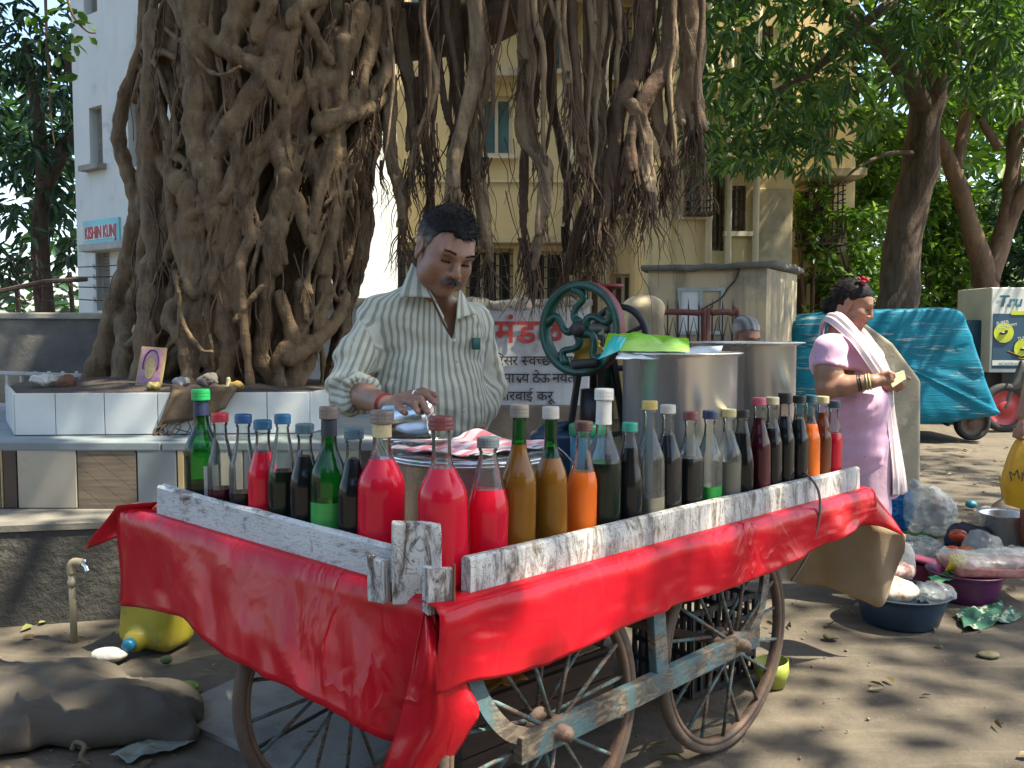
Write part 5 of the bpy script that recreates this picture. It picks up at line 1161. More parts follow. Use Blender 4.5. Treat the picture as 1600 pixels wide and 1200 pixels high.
# ------------------------------------------------------------------ the banyan
BY = thing('banyan_tree', 'huge banyan with a trunk of entwined roots and hanging aerial roots', 'tree', (-1.6, 5.3, .95))
YC_, DP = 5.42, .62
def sil(py):
    l = np.interp(py, [-300, 0, 200, 400, 500, 600, 640], [232, 222, 214, 218, 195, 178, 160]); r = np.interp(py, [-300, 0, 200, 300, 400, 500, 600, 640], [690, 630, 595, 575, 562, 545, 515, 530]); return l, r
def onT(px, py, lift=0.0):
    l, r = sil(py); c, h = (l + r) / 2, (r - l) / 2; s = (px - c) / h; dep = DP * math.sqrt(max(0.0, 1 - min(abs(s), .999) ** 2.2)) if abs(s) < 1 else 0
    return W(px, py, YC_ - dep - lift)
z1 = .375
Z1 = [  # traced in a 2.667x enlargement of the upper left quarter: ((x, y) ..., radius px start, radius px end, lift)
 ([(600, -60), (590, 200), (520, 400), (495, 560), (520, 680), (560, 800), (580, 920)], 26, 40, .0), ([(575, 880), (535, 1100), (500, 1220), (460, 1400), (420, 1600)], 42, 62, .02),
 ([(650, -40), (615, 180), (650, 330), (690, 520), (740, 640), (860, 760), (930, 830)], 20, 18, .05), ([(820, -80), (850, 300), (840, 520), (870, 680), (900, 800), (930, 1000), (920, 1200)], 100, 70, .02),
 ([(720, -60), (780, 100), (900, 180), (1000, 240), (1100, 300), (1190, 430)], 36, 30, .10), ([(1180, 180), (1090, 360), (960, 540), (890, 680), (905, 770)], 64, 36, .06),
 ([(1040, -60), (980, 100), (940, 210)], 60, 40, .07), ([(1300, -20), (1200, 120), (1060, 220)], 48, 40, .04), ([(1500, 40), (1440, 230), (1380, 330), (1250, 380), (1140, 560), (1010, 680), (1020, 860), (1050, 990)], 44, 26, .07),
 ([(1260, 60), (1190, 280), (1205, 420), (1190, 600)], 22, 18, .10), ([(1420, 160), (1340, 300), (1240, 430), (1260, 600), (1320, 740), (1390, 820)], 46, 40, .03), ([(1430, 180), (1420, 380), (1400, 560), (1330, 800), (1300, 950)], 34, 26, .10),
 ([(1570, 60), (1480, 400), (1400, 540), (1350, 660)], 42, 36, .05), ([(1340, 520), (1430, 480), (1560, 440), (1620, 330)], 40, 34, .12), ([(1180, 620), (1200, 760), (1150, 940), (1140, 1110)], 56, 46, .05), ([(1240, 830), (1265, 940), (1310, 1050)], 30, 20, .09),
 ([(1380, 560), (1395, 800), (1380, 950), (1340, 1120)], 42, 34, .06), ([(820, 800), (815, 1000), (830, 1200), (825, 1420)], 88, 80, .0), ([(1000, 830), (980, 1000), (960, 1220), (980, 1450)], 64, 60, .02), ([(700, 600), (715, 900), (760, 1100), (810, 1230)], 22, 24, .10),
 ([(1045, 990), (1000, 1100), (1000, 1280)], 24, 26, .09), ([(1500, 540), (1480, 700), (1530, 900), (1500, 1100), (1470, 1220)], 42, 30, .02), ([(600, 640), (620, 900), (600, 1100), (645, 1230)], 36, 34, .03), ([(660, 100), (640, 500), (640, 800), (660, 1100)], 70, 64, -.02),
 ([(1090, 100), (1140, 160), (1180, 220)], 50, 44, .05), ([(870, 870), (800, 900), (740, 960), (700, 1080)], 30, 26, .08), ([(930, 830), (960, 780), (990, 640), (1000, 560)], 24, 18, .10), ([(740, 750), (800, 800), (880, 860)], 60, 36, .05), ([(560, 420), (600, 300), (660, 220), (740, 240)], 18, 16, .05),
 ([(1000, 280), (930, 310), (860, 290), (780, 200), (690, 120)], 9, 9, .16), ([(1600, 420), (1540, 520), (1500, 640)], 40, 34, .02), ([(1130, -40), (1110, 60), (1060, 160)], 34, 30, .09), ([(1220, 90), (1230, 50), (1330, 0)], 26, 24, .13), ([(1270, 60), (1340, 190), (1380, 260)], 22, 20, .12)]
Z4 = [  # base zone, traced in a 2.857x enlargement from y=420
 ([(1075, -10), (1090, 250), (1120, 540)], 20, 20, .12), ([(1045, 0), (1000, 250), (1025, 330), (1005, 500)], 46, 36, .05), ([(1190, -10), (1180, 250), (1170, 400), (1260, 560)], 36, 40, .03), ([(1250, 120), (1300, 300), (1240, 400), (1250, 560)], 30, 34, .07), ([(1290, 400), (1400, 330), (1500, 230), (1545, 120)], 42, 26, .12),
 ([(820, 130), (760, 220), (830, 330), (855, 520)], 40, 44, .05), ([(600, -20), (520, 140), (500, 280), (440, 430), (385, 560)], 52, 60, .02), ([(560, 180), (560, 380), (545, 560)], 60, 70, .0), ([(880, -20), (940, 200), (945, 400)], 50, 50, .0), ([(1350, 80), (1330, 300), (1290, 550)], 40, 42, .02),
 ([(1450, 20), (1420, 250), (1380, 400), (1310, 555)], 36, 34, .04), ([(700, 0), (690, 250), (670, 560)], 90, 110, -.04), ([(800, 100), (820, 250), (900, 360), (945, 370)], 10, 9, .17), ([(780, 10), (800, 160), (800, 300)], 12, 10, .15), ([(1170, 80), (1100, 160), (1050, 230)], 14, 12, .14), ([(480, 330), (450, 440), (370, 555)], 34, 44, .04), ([(960, 100), (990, 300), (960, 540)], 70, 80, -.03)]
s = SDF((-2.62, 4.58, .86), (-.36, 5.75, 3.9), .0108)
for py in range(-230, 660, 40):                                    # core
    l, r = sil(py); a = W((l + r) / 2, py, YC_ + .02); hw = (r - l) / 2 * 5.3 / FPX; s.ell(tuple(a), (hw * .74, .30, .16), .05)
def root(pts, r0, r1, lift, sx, oy, k=.004):
    P = [onT(x * sx, oy + y * sx, lift) for x, y in pts]; P = spline(P, 6); rr = [a * sx * (.95 if a < 60 else .8) * 4.95 / FPX for a in lerpr([r0, r1], len(P))]
    rr = [r * (1 + .10 * math.sin(i * 1.7 + r0)) for i, r in enumerate(rr)]; s.chain([tuple(p) for p in P], rr, k)
for pts, a, b_, li in Z1: root(pts, a, b_, li, .375, 0)
for pts, a, b_, li in Z4: root(pts, a, b_, li, .35, 420)
rr_ = random.Random(5)
for i in range(84):                                                # further entwined roots
    py = rr_.uniform(-200, 330); l, r = sil(py); u = rr_.uniform(.03, .97); pts = []; ph = rr_.uniform(0, 6); sl_ = rr_.uniform(-.22, .22); rad = rr_.uniform(.022, .045) if i % 2 else rr_.uniform(.009, .018)
    for k in range(rr_.randint(7, 16)):
        l, r = sil(py); uu = min(.985, max(.015, u + .05 * math.sin(k * .8 + ph))); pts.append(onT(l + (r - l) * uu, py, (rr_.uniform(-.14, -.04) if i % 2 else rr_.uniform(.05, .10)))); u += sl_ * .12; py += rr_.uniform(28, 50)
        if py > 615: break
    if len(pts) < 3: continue
    P = spline(pts, 5); s.chain([tuple(p) for p in P], [rad * (1 + .15 * math.sin(j * .9 + ph)) for j in range(len(P))], .004)
s.noise(lambda g, d: d + .004 * vnoise(g * np.array([1, 1, .5]), 22, 3) + .0025 * vnoise(g * np.array([1, 1, 2.2]), 45, 5))
me, P = s.mesh('trunk'); link('trunk', me, M_bark, BY, True)

# the limb the roots hang from, and the upper stems (above the picture)
mb = MB(); mb.tube(spline([(-1.3, 5.4, 3.2), (-.75, 5.35, 3.55), (0, 5.25, 3.72), (.8, 5.2, 3.85), (1.7, 5.1, 4.1), (2.6, 4.8, 4.6)], 7), lerpr([.42, .33, .28, .24, .16, .06], 36), 16); mb.build('limb', M_bark, BY, True)
mb = MB(); mb.tube(spline([W(560, 55, 5.6), W(640, 50, 5.55), W(720, 45, 5.5), W(800, 15, 5.5), W(860, -60, 5.5)], 6), lerpr([.20, .17, .14, .13, .12], 25), 14); mb.build('limb', M_bark3, BY, True)
for pts, r0 in (([(-1.5, 5.4, 3.6), (-1.8, 5.2, 4.6), (-2.6, 4.8, 5.6)], .4), ([(-1.2, 5.4, 3.6), (-.6, 4.6, 4.7), (.4, 3.2, 5.4)], .33), ([(-1.4, 5.5, 3.5), (-1.2, 6.2, 4.8), (-.4, 7.4, 6.2)], .35)):
    mb = MB(); mb.tube(spline(pts, 6), lerpr([r0, r0 * .35], 13), 12); mb.build('limb', M_bark, BY, True)

HR = [  # hanging roots traced in a 2.667x enlargement from x=500: points, radius px, depth
 ([(330, -120), (340, 200), (380, 380), (390, 560), (395, 640)], 34, 5.25), ([(300, 330), (290, 450), (300, 650), (350, 850), (345, 960)], 32, 5.10), ([(440, -100), (430, 100), (470, 250), (480, 380), (400, 600), (375, 730)], 19, 5.0), ([(560, -120), (570, 200), (575, 450), (590, 620), (600, 760)], 30, 5.15),
 ([(640, -120), (660, 220), (600, 500), (555, 700), (560, 850)], 38, 4.95), ([(650, -100), (700, 300), (640, 500), (650, 680), (690, 950), (700, 1090)], 31, 5.05), ([(480, -100), (480, 50), (500, 300), (540, 520), (600, 610)], 18, 5.1), ([(400, 330), (430, 560), (460, 750), (455, 870)], 24, 5.2),
 ([(850, -120), (855, 300), (850, 560), (940, 700), (930, 900), (890, 1120)], 40, 5.0), ([(835, 350), (850, 600), (850, 800), (850, 1060)], 24, 5.08), ([(985, -120), (960, 50), (890, 220), (850, 320)], 27, 5.05), ([(965, -100), (970, 400), (1000, 600), (1040, 800), (1020, 1010)], 27, 5.3),
 ([(1040, -120), (1045, 0), (1060, 300), (1080, 550), (1105, 720)], 30, 5.0), ([(1120, -120), (1140, 300), (1150, 500), (1180, 650), (1200, 850), (1130, 1010)], 52, 5.15), ([(1210, -120), (1270, 250), (1220, 500), (1140, 800), (1060, 1000), (1015, 1165)], 36, 5.2), ([(1370, -80), (1350, 100), (1320, 300), (1260, 420), (1240, 600), (1200, 850), (1180, 960)], 42, 5.05),
 ([(1460, -120), (1440, 250), (1350, 420), (1290, 600), (1290, 770)], 42, 5.0), ([(1300, 430), (1340, 520), (1360, 700), (1375, 870)], 34, 4.95), ([(1420, 250), (1400, 480), (1440, 600), (1440, 720)], 32, 5.1), ([(1530, -120), (1550, 250), (1545, 400), (1560, 540)], 62, 5.1), ([(1100, 700), (1150, 760), (1200, 800), (1170, 930)], 30, 5.0), ([(920, -80), (1000, 120), (1020, 260), (1040, 420)], 16, 4.95),
 ([(1180, -90), (1190, 100), (1150, 300), (1130, 480)], 40, 5.3), ([(300, -60), (250, 150), (280, 260), (230, 380), (180, 480)], 40, 5.05)]
fine = MB()
def fray(p, n, L, r0, sprd, drop=1.0):
    for _ in range(n):
        d = V(rr_.gauss(0, sprd), rr_.gauss(0, sprd * .7), -drop); q = p.copy(); pts = [q + V(rr_.gauss(0, .012), rr_.gauss(0, .012), .05)]
        for k in range(5):
            q = q + (d + V(rr_.gauss(0, .25), rr_.gauss(0, .2), 0)) * (L / 5) * rr_.uniform(.7, 1.2); pts.append(q.copy())
        fine.tube(spline(pts, 3), lerpr([r0 * rr_.uniform(.6, 1.2), r0 * .5, .001], 16), 5, cap=False)
for pts, rp, Y in HR:
    P = spline([W(500 + x * .375, y * .375, Y + .05 * math.sin(i * 1.3)) for i, (x, y) in enumerate(pts)], 6); n = len(P); rad = rp * .375 * Y / FPX
    lo = np.min([tuple(p) for p in P], 0) - rad * 2.6 - .03; hi = np.max([tuple(p) for p in P], 0) + rad * 2.6 + .03; hi[2] = min(hi[2], 3.75)
    s = SDF(lo, hi, .0085 if rp < 35 else .0095)
    base = rad * .62; taper = lambda i: 1.0 - .45 * (i / n) ** 2
    s.chain([tuple(p) for p in P], [base * taper(i) * (1 + .12 * math.sin(i * .9 + rp)) for i in range(n)], .008)
    for k in range(3 if rp < 30 else 6):                             # strands winding round the core
        ph = k * 2.1 + rp; tw = rr_.uniform(.10, .28); o_ = base * rr_.uniform(.75, 1.15); i0 = rr_.randint(0, max(1, n // 4)); i1 = n - rr_.randint(0, max(1, n // 4))
        Q = [P[i] + V(math.cos(ph + tw * i), math.sin(ph + tw * i) * .8, 0) * o_ * (1 + .5 * (i / n) ** 3) for i in range(i0, i1)]
        if len(Q) > 2: s.chain([tuple(q) for q in Q], [max(.009, base * rr_.uniform(.42, .62)) * taper(i) for i in range(len(Q))], .006)
    s.noise(lambda g, d: d + .003 * vnoise(g * np.array([1, 1, .35]), 40, 7))
    me, _p = s.mesh('aerial_root'); link('aerial_root', me, M_barkp if rp % 3 else M_bark3, BY, True)
    e = P[-1]; fray(e + V(0, 0, .04), 9 + rp // 4, .22 + rp * .003, .007, .20); fray(P[int(n * .8)], 4 + rp // 10, .30, .005, .22)
    if rp >= 50: fray(P[-1] + V(0, 0, .1), 26, .30, .009, .30)
for i in range(44):                                                # slimmer straight roots filling the curtain
    px = rr_.choice([rr_.uniform(585, 770), rr_.uniform(640, 880), rr_.uniform(790, 1085), rr_.uniform(880, 1080)]); py = -90; Y = rr_.uniform(4.92, 5.40); pts = []; end = rr_.uniform(150, 330) if px < 880 else rr_.uniform(180, 400); dx = rr_.uniform(-6, 6)
    while py < end: pts.append(W(px, py, Y)); px += dx + rr_.uniform(-9, 9); py += rr_.uniform(38, 70)
    P = spline(pts, 5); r_ = rr_.uniform(.010, .024); mb = MB(); mb.tube(P, [r_ * (1 - .55 * (j / len(P)) ** 2) * (1 + .15 * math.sin(j * 1.1 + i)) for j in range(len(P))], 8); mb.build('aerial_root', M_barkp if i % 2 else M_bark3, BY, True); fray(P[-1], 7, .20, .005, .2)
for i in range(150):                                               # loose thread roots among them
    px, py = rr_.uniform(560, 1090), rr_.uniform(-60, 330); Y = rr_.uniform(4.85, 5.35); pts = []; n = rr_.randint(4, 8); dx = rr_.uniform(-9, 9)
    for k in range(n): pts.append(W(px, py, Y)); px += dx + rr_.uniform(-10, 10); py += rr_.uniform(16, 42)
    fine.tube(spline(pts, 4), lerpr([rr_.uniform(.0022, .005), .0012], 4 * (n - 1) + 1), 5, cap=False)
for i in range(90):                                                # and over the trunk
    py = rr_.uniform(-60, 420); l, r = sil(py); px = rr_.uniform(l - 6, r + 6); pts = []; n = rr_.randint(4, 9); dx = rr_.uniform(-7, 7)
    for k in range(n):
        pts.append(onT(px, py, rr_.uniform(.09, .13))); px += dx + rr_.uniform(-8, 8); py += rr_.uniform(15, 34)
        if py > 600: break
    if len(pts) > 2: fine.tube(spline(pts, 4), lerpr([rr_.uniform(.003, .007), .0025], 4 * (len(pts) - 1) + 1), 5, cap=False)
o = fine.build('thread_roots', M_bark3, BY, True); tag(o, None, None, None, 'stuff')
# overhead crown: what shades the street
cl = []
while len(cl) < 1020:
    x, y = RNG.uniform(-5, 8.5), RNG.uniform(-.6, 8.8); zmin = max(3.9, 1.9 + .41 * max(y, 0)); z = zmin + 2.2 + abs(RNG.normal(0, 1.2))
    # nearer the street the crown is closed, further back it opens up
    if vnoise(np.array([[x, y, 0]]), .50, 21)[0] + .6 * vnoise(np.array([[x, y, 0]]), 1.5, 22)[0] > -.42 + .07 * max(0, y - 3): cl.append((x, y, z))
cl = np.array(cl, 'f4'); pts = np.repeat(cl, 22, 0) + RNG.normal(0, .30, (len(cl) * 22, 3)); zlim = np.maximum(3.7, 1.62 + .40 * np.maximum(pts[:, 1], 0)); pts = pts[pts[:, 2] > zlim]
me = leaf_mesh('crown', pts, RNG.normal(0, 1, (len(pts), 3)) * np.array([1, 1, .5]), .17 * RNG.uniform(.7, 1.2, len(pts)), .62, ROUND); link('crown', me, LM_ficus, BY, False)
# low leafy twig hanging at the upper left
tw = [W(70, -60, 4.7), W(72, 30, 4.68), W(76, 110, 4.66), W(80, 190, 4.66), W(86, 228, 4.66)]
mb = MB(); mb.tube(spline(tw, 5), lerpr([.010, .006, .003], 21), 6); mb.tube(spline([W(96, -40, 4.6), W(112, 20, 4.6), W(135, 48, 4.6), W(150, 52, 4.6)], 5), lerpr([.008, .003], 16), 6); mb.build('twig', M_bark3, BY, True)
tag(BY.children[-1], None, None, None, 'stuff')
c = [tuple(W(a + RNG.normal(0, 10), b_ + RNG.normal(0, 8), 4.6 + RNG.normal(0, .08))) for a, b_ in ((80, 20), (95, 30), (110, 25), (120, 40), (148, 45), (143, 55), (105, 60), (100, 72), (90, 90), (98, 118), (72, 40), (60, 12), (100, 5), (85, 60), (118, 10), (76, 130), (98, 135), (130, 35), (105, 44), (92, 15))]
p, d, L = whorls(c, 3, .055, .03, .4); me = leaf_mesh('twig_leaves', p, d, L, .62, ROUND, rnd=RNG.uniform(.45, 1, len(p))); tag(link('twig_leaves', me, LM_ficus, BY, False), None, None, None, 'stuff')

# ------------------------------------------------------------------ trees on the right
def trunk(parent, pts, r, m, seg=14, name='trunk', wob=.05):
    P = spline(pts, 8); rr = lerpr(r, len(P)); mb = MB(); mb.tube(P, rr, seg); vv = np.array(mb.v, 'f4'); nz = vnoise(vv, 3.5, 3) * wob + vnoise(vv * np.array([1, 1, .4]), 12, 4) * wob * .35
    cen = np.repeat(np.array([tuple(p) for p in P], 'f4'), seg, 0); dv = vv - cen; mb.v = [tuple(q) for q in cen + dv * (1 + nz[:, None] * 4)]; return mb.build(name, m, parent, True)
MT = thing('mango_tree', 'leaning dark mango tree rising behind the blue covered rickshaw', 'tree', tuple(W(1388, 655, 11.0)))
trunk(MT, [W(1375, 672, 11.0), W(1388, 560, 11.0), W(1400, 470, 11.0), W(1416, 360, 11.0), W(1438, 250, 10.95), W(1452, 150, 10.9), W(1482, 40, 10.8), W(1520, -120, 10.6)], [.33, .27, .24, .22, .21, .20, .20, .18], M_bark2, 20)
trunk(MT, [W(1450, 180, 10.9), W(1400, 90, 10.4), W(1340, 40, 9.8), W(1240, -40, 9.2)], [.13, .11, .09, .05], M_bark2, 10, 'limb')
trunk(MT, [W(1440, 240, 10.9), W(1390, 240, 10.6), W(1340, 262, 10.3), W(1310, 292, 10.2)], [.04, .025, .02, .008], M_bark2, 8, 'limb')
trunk(MT, [W(1500, 0, 10.7), W(1440, -20, 10.0), W(1370, 20, 9.4), W(1270, 110, 9.0), W(1200, 150, 8.8)], [.10, .08, .06, .04, .015], M_bark2, 8, 'limb')
lowb = lambda x: float(np.interp(x, [1020, 1058, 1075, 1130, 1165, 1230, 1290, 1330, 1380, 1410, 1470, 1540, 1700], [0, 150, 268, 278, 262, 262, 255, 235, 190, 110, 110, 160, 200]))
c = fill_px(1080, 1040, 1760, -260, lowb, 8.2, 11.6, 3, -.32, .011); p, d, L = whorls(c, 11, .17, .10, .75); link('crown', leaf_mesh('crown', p, d, L, .25), LM_mango, MT, False)
FT = thing('forked_tree', 'brown forked tree beside the advertising box at the right edge', 'tree', tuple(W(1548, 640, 13.2)))
trunk(FT, [W(1552, 640, 13.2), W(1548, 520, 13.2), W(1538, 430, 13.2), W(1512, 340, 13.1), W(1490, 270, 13.0), W(1462, 215, 12.9), W(1440, 190, 12.9)], [.24, .21, .18, .13, .115, .09, .05], M_bark3, 14)
for pts, r in (([W(1494, 262, 13.0), W(1508, 190, 13.1), W(1522, 90, 13.2), W(1560, -40, 13.4)], [.09, .08, .07, .04]), ([W(1545, 440, 13.2), W(1572, 350, 13.3), W(1584, 250, 13.4), W(1590, 120, 13.5)], [.16, .14, .11, .08]), ([W(1565, 380, 13.3), W(1600, 300, 13.2), W(1660, 220, 13.0)], [.12, .10, .06]), ([W(1560, 230, 13.3), W(1540, 200, 13.2), W(1520, 160, 13.0)], [.07, .06, .03])): trunk(FT, pts, r, M_bark3, 12, 'limb')
c = fill_px(700, 1430, 1800, -200, lambda x: float(np.interp(x, [1430, 1500, 1600, 1800], [180, 190, 230, 300])), 12, 15, 7, -.2, .012); p, d, L = whorls(c, 11, .2, .14, .5); link('crown', leaf_mesh('crown', p, d, L, .3), LM_light, FT, False)
def shrub(n, x0, x1, y0, y1, Y0, Y1, label, m, L=.14, k=12, seed=1, thr=-.25, name='shrub', cat='shrub', stems=5, grp='bushes behind the rickshaw', wr=.42):
    b0 = G((x0 + x1) / 2, 515 + 1764 / ((Y0 + Y1) / 2)); t = thing(name, label, cat, tuple(b0), grp)
    c = fill_px(n, x0, x1, y0, lambda x: y1, Y0, Y1, seed, thr, .02); cx0 = (x0 + x1) / 2
    p, d, l_ = whorls(c, k, L, L * .7, .35); link('foliage', leaf_mesh('foliage', p, d, l_, wr), m, t, False)
    mb = MB(); rq = random.Random(seed)
    for i in range(stems):
        q = W(rq.uniform(x0, x1), rq.uniform(y0, (y0 + y1) / 2), (Y0 + Y1) / 2); b_ = V(b0.x + rq.uniform(-.3, .3), b0.y, 0); mb2 = MB(); mb2.tube(spline([b_, b_.lerp(q, .5) + V(rq.uniform(-.2, .2), 0, 0), q], 5), lerpr([.035, .008], 11), 6); mb2.build('stem', M_bark3, t, True)
    return t
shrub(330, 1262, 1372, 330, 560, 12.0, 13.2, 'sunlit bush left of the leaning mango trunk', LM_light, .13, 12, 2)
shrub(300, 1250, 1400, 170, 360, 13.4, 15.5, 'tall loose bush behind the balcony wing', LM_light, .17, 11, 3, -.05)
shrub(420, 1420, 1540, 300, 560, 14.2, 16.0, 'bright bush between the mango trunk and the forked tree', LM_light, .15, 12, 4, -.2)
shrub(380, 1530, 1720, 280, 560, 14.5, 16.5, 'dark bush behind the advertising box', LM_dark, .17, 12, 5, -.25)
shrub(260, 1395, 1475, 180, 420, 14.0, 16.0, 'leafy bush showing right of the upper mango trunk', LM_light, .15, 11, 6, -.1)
shrub(120, 1236, 1298, 286, 392, 11.95, 12.4, 'creeper spilling through the balcony cage', LM_light, .07, 12, 8, -.2, 'creeper', 'creeper', 3, None)
# far greenery beyond everything
c = fill_px(800, 1180, 2100, -150, lambda x: 500, 21, 28, 12, -.5, .01); p, d, L = whorls(c, 14, .42, .5, .3); far = link('far_trees', leaf_mesh('far_trees', p, d, L, .5), LM_light, None, False); tag(far, 'mass of green trees far behind the street', 'trees', None, 'stuff')
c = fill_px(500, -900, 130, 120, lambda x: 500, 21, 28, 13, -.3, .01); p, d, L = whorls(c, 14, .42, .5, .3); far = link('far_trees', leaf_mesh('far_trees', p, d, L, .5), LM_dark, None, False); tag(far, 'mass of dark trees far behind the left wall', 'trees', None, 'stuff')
# left tree behind the cement wall
LT = thing('street_tree', 'dense dark leaved tree left of the pale building', 'tree', tuple(W(70, 620, 11.5)))
trunk(LT, [W(72, 680, 11.6), W(70, 480, 11.6), W(62, 380, 11.6), W(66, 250, 11.5), W(40, 60, 11.4)], [.16, .12, .11, .09, .05], M_bark2, 10); trunk(LT, [W(66, 300, 11.5), W(105, 225, 11.5), W(128, 190, 11.4), W(100, 80, 11.3)], [.10, .09, .07, .03], M_bark2, 10, 'limb')
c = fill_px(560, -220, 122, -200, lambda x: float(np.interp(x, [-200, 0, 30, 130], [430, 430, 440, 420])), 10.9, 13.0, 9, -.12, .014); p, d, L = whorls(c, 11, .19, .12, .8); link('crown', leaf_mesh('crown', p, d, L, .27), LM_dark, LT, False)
# leaf litter
npb = 2600; pbx = np.stack([RNG.uniform(-3.5, 6, npb), RNG.uniform(1.5, 9, npb), np.zeros(npb)], -1); rp_ = RNG.uniform(.002, .009, npb) * (1 + 1.2 * (RNG.uniform(0, 1, npb) < .03)); OC = np.array([[1, 0, 0], [0, 1, 0], [-1, 0, 0], [0, -1, 0], [0, 0, .7], [0, 0, -.7]], 'f4'); OF = np.array([[0, 1, 4], [1, 2, 4], [2, 3, 4], [3, 0, 4], [1, 0, 5], [2, 1, 5], [3, 2, 5], [0, 3, 5]])
PV = pbx[:, None, :] + (OC[None] * RNG.uniform(.6, 1.3, (npb, 6, 1))) * rp_[:, None, None] + np.array([0, 0, -.004]); tag(link('gravel', np_mesh('gravel', PV.reshape(-1, 3), (OF[None] + 6 * np.arange(npb)[:, None, None]).reshape(-1, 3)), mat('grit', (.20, .175, .135), .95, (.11, .095, .075), 3), None, False), 'small stones and grit strewn over the earth', 'gravel', None, 'stuff')
n = 900; gx_ = RNG.uniform(-3, 6, n); gy_ = RNG.uniform(1.6, 10, n); C_ = np.stack([gx_, gy_, np.full(n, .010)], -1); D_ = RNG.normal(0, 1, (n, 3)); D_[:, 2] = .05
M_litter = leaf_mat('dry_leaf', (0.10, 0.065, 0.03), (0.19, 0.14, 0.06), (0.14, 0.17, 0.05), .1)
tag(link('leaf_litter', leaf_mesh('leaf_litter', C_, D_, RNG.uniform(.03, .075, n), .45), M_litter, None, False), 'dry fallen leaves scattered over the ground', 'leaves', None, 'stuff')

# unseen trees added behind the photographer to darken reflections, house left showing between them
for x0, x1, lab in ((-11, -1.6, 'unseen leafy trees added behind the camera left of the tan house'), (1.3, 11, 'unseen leafy trees added behind the camera right of the tan house')):
    n = 420; cc = np.stack([RNG.uniform(x0, x1, n), RNG.uniform(-9, -6.5, n), RNG.uniform(.6, 7.5, n)], -1); p, d, L = whorls(cc, 12, .34, .4, .3); tag(link('added_trees', leaf_mesh('added_trees', p, d, L, .5), LM_dark, None, False), lab, 'trees', None, 'stuff')
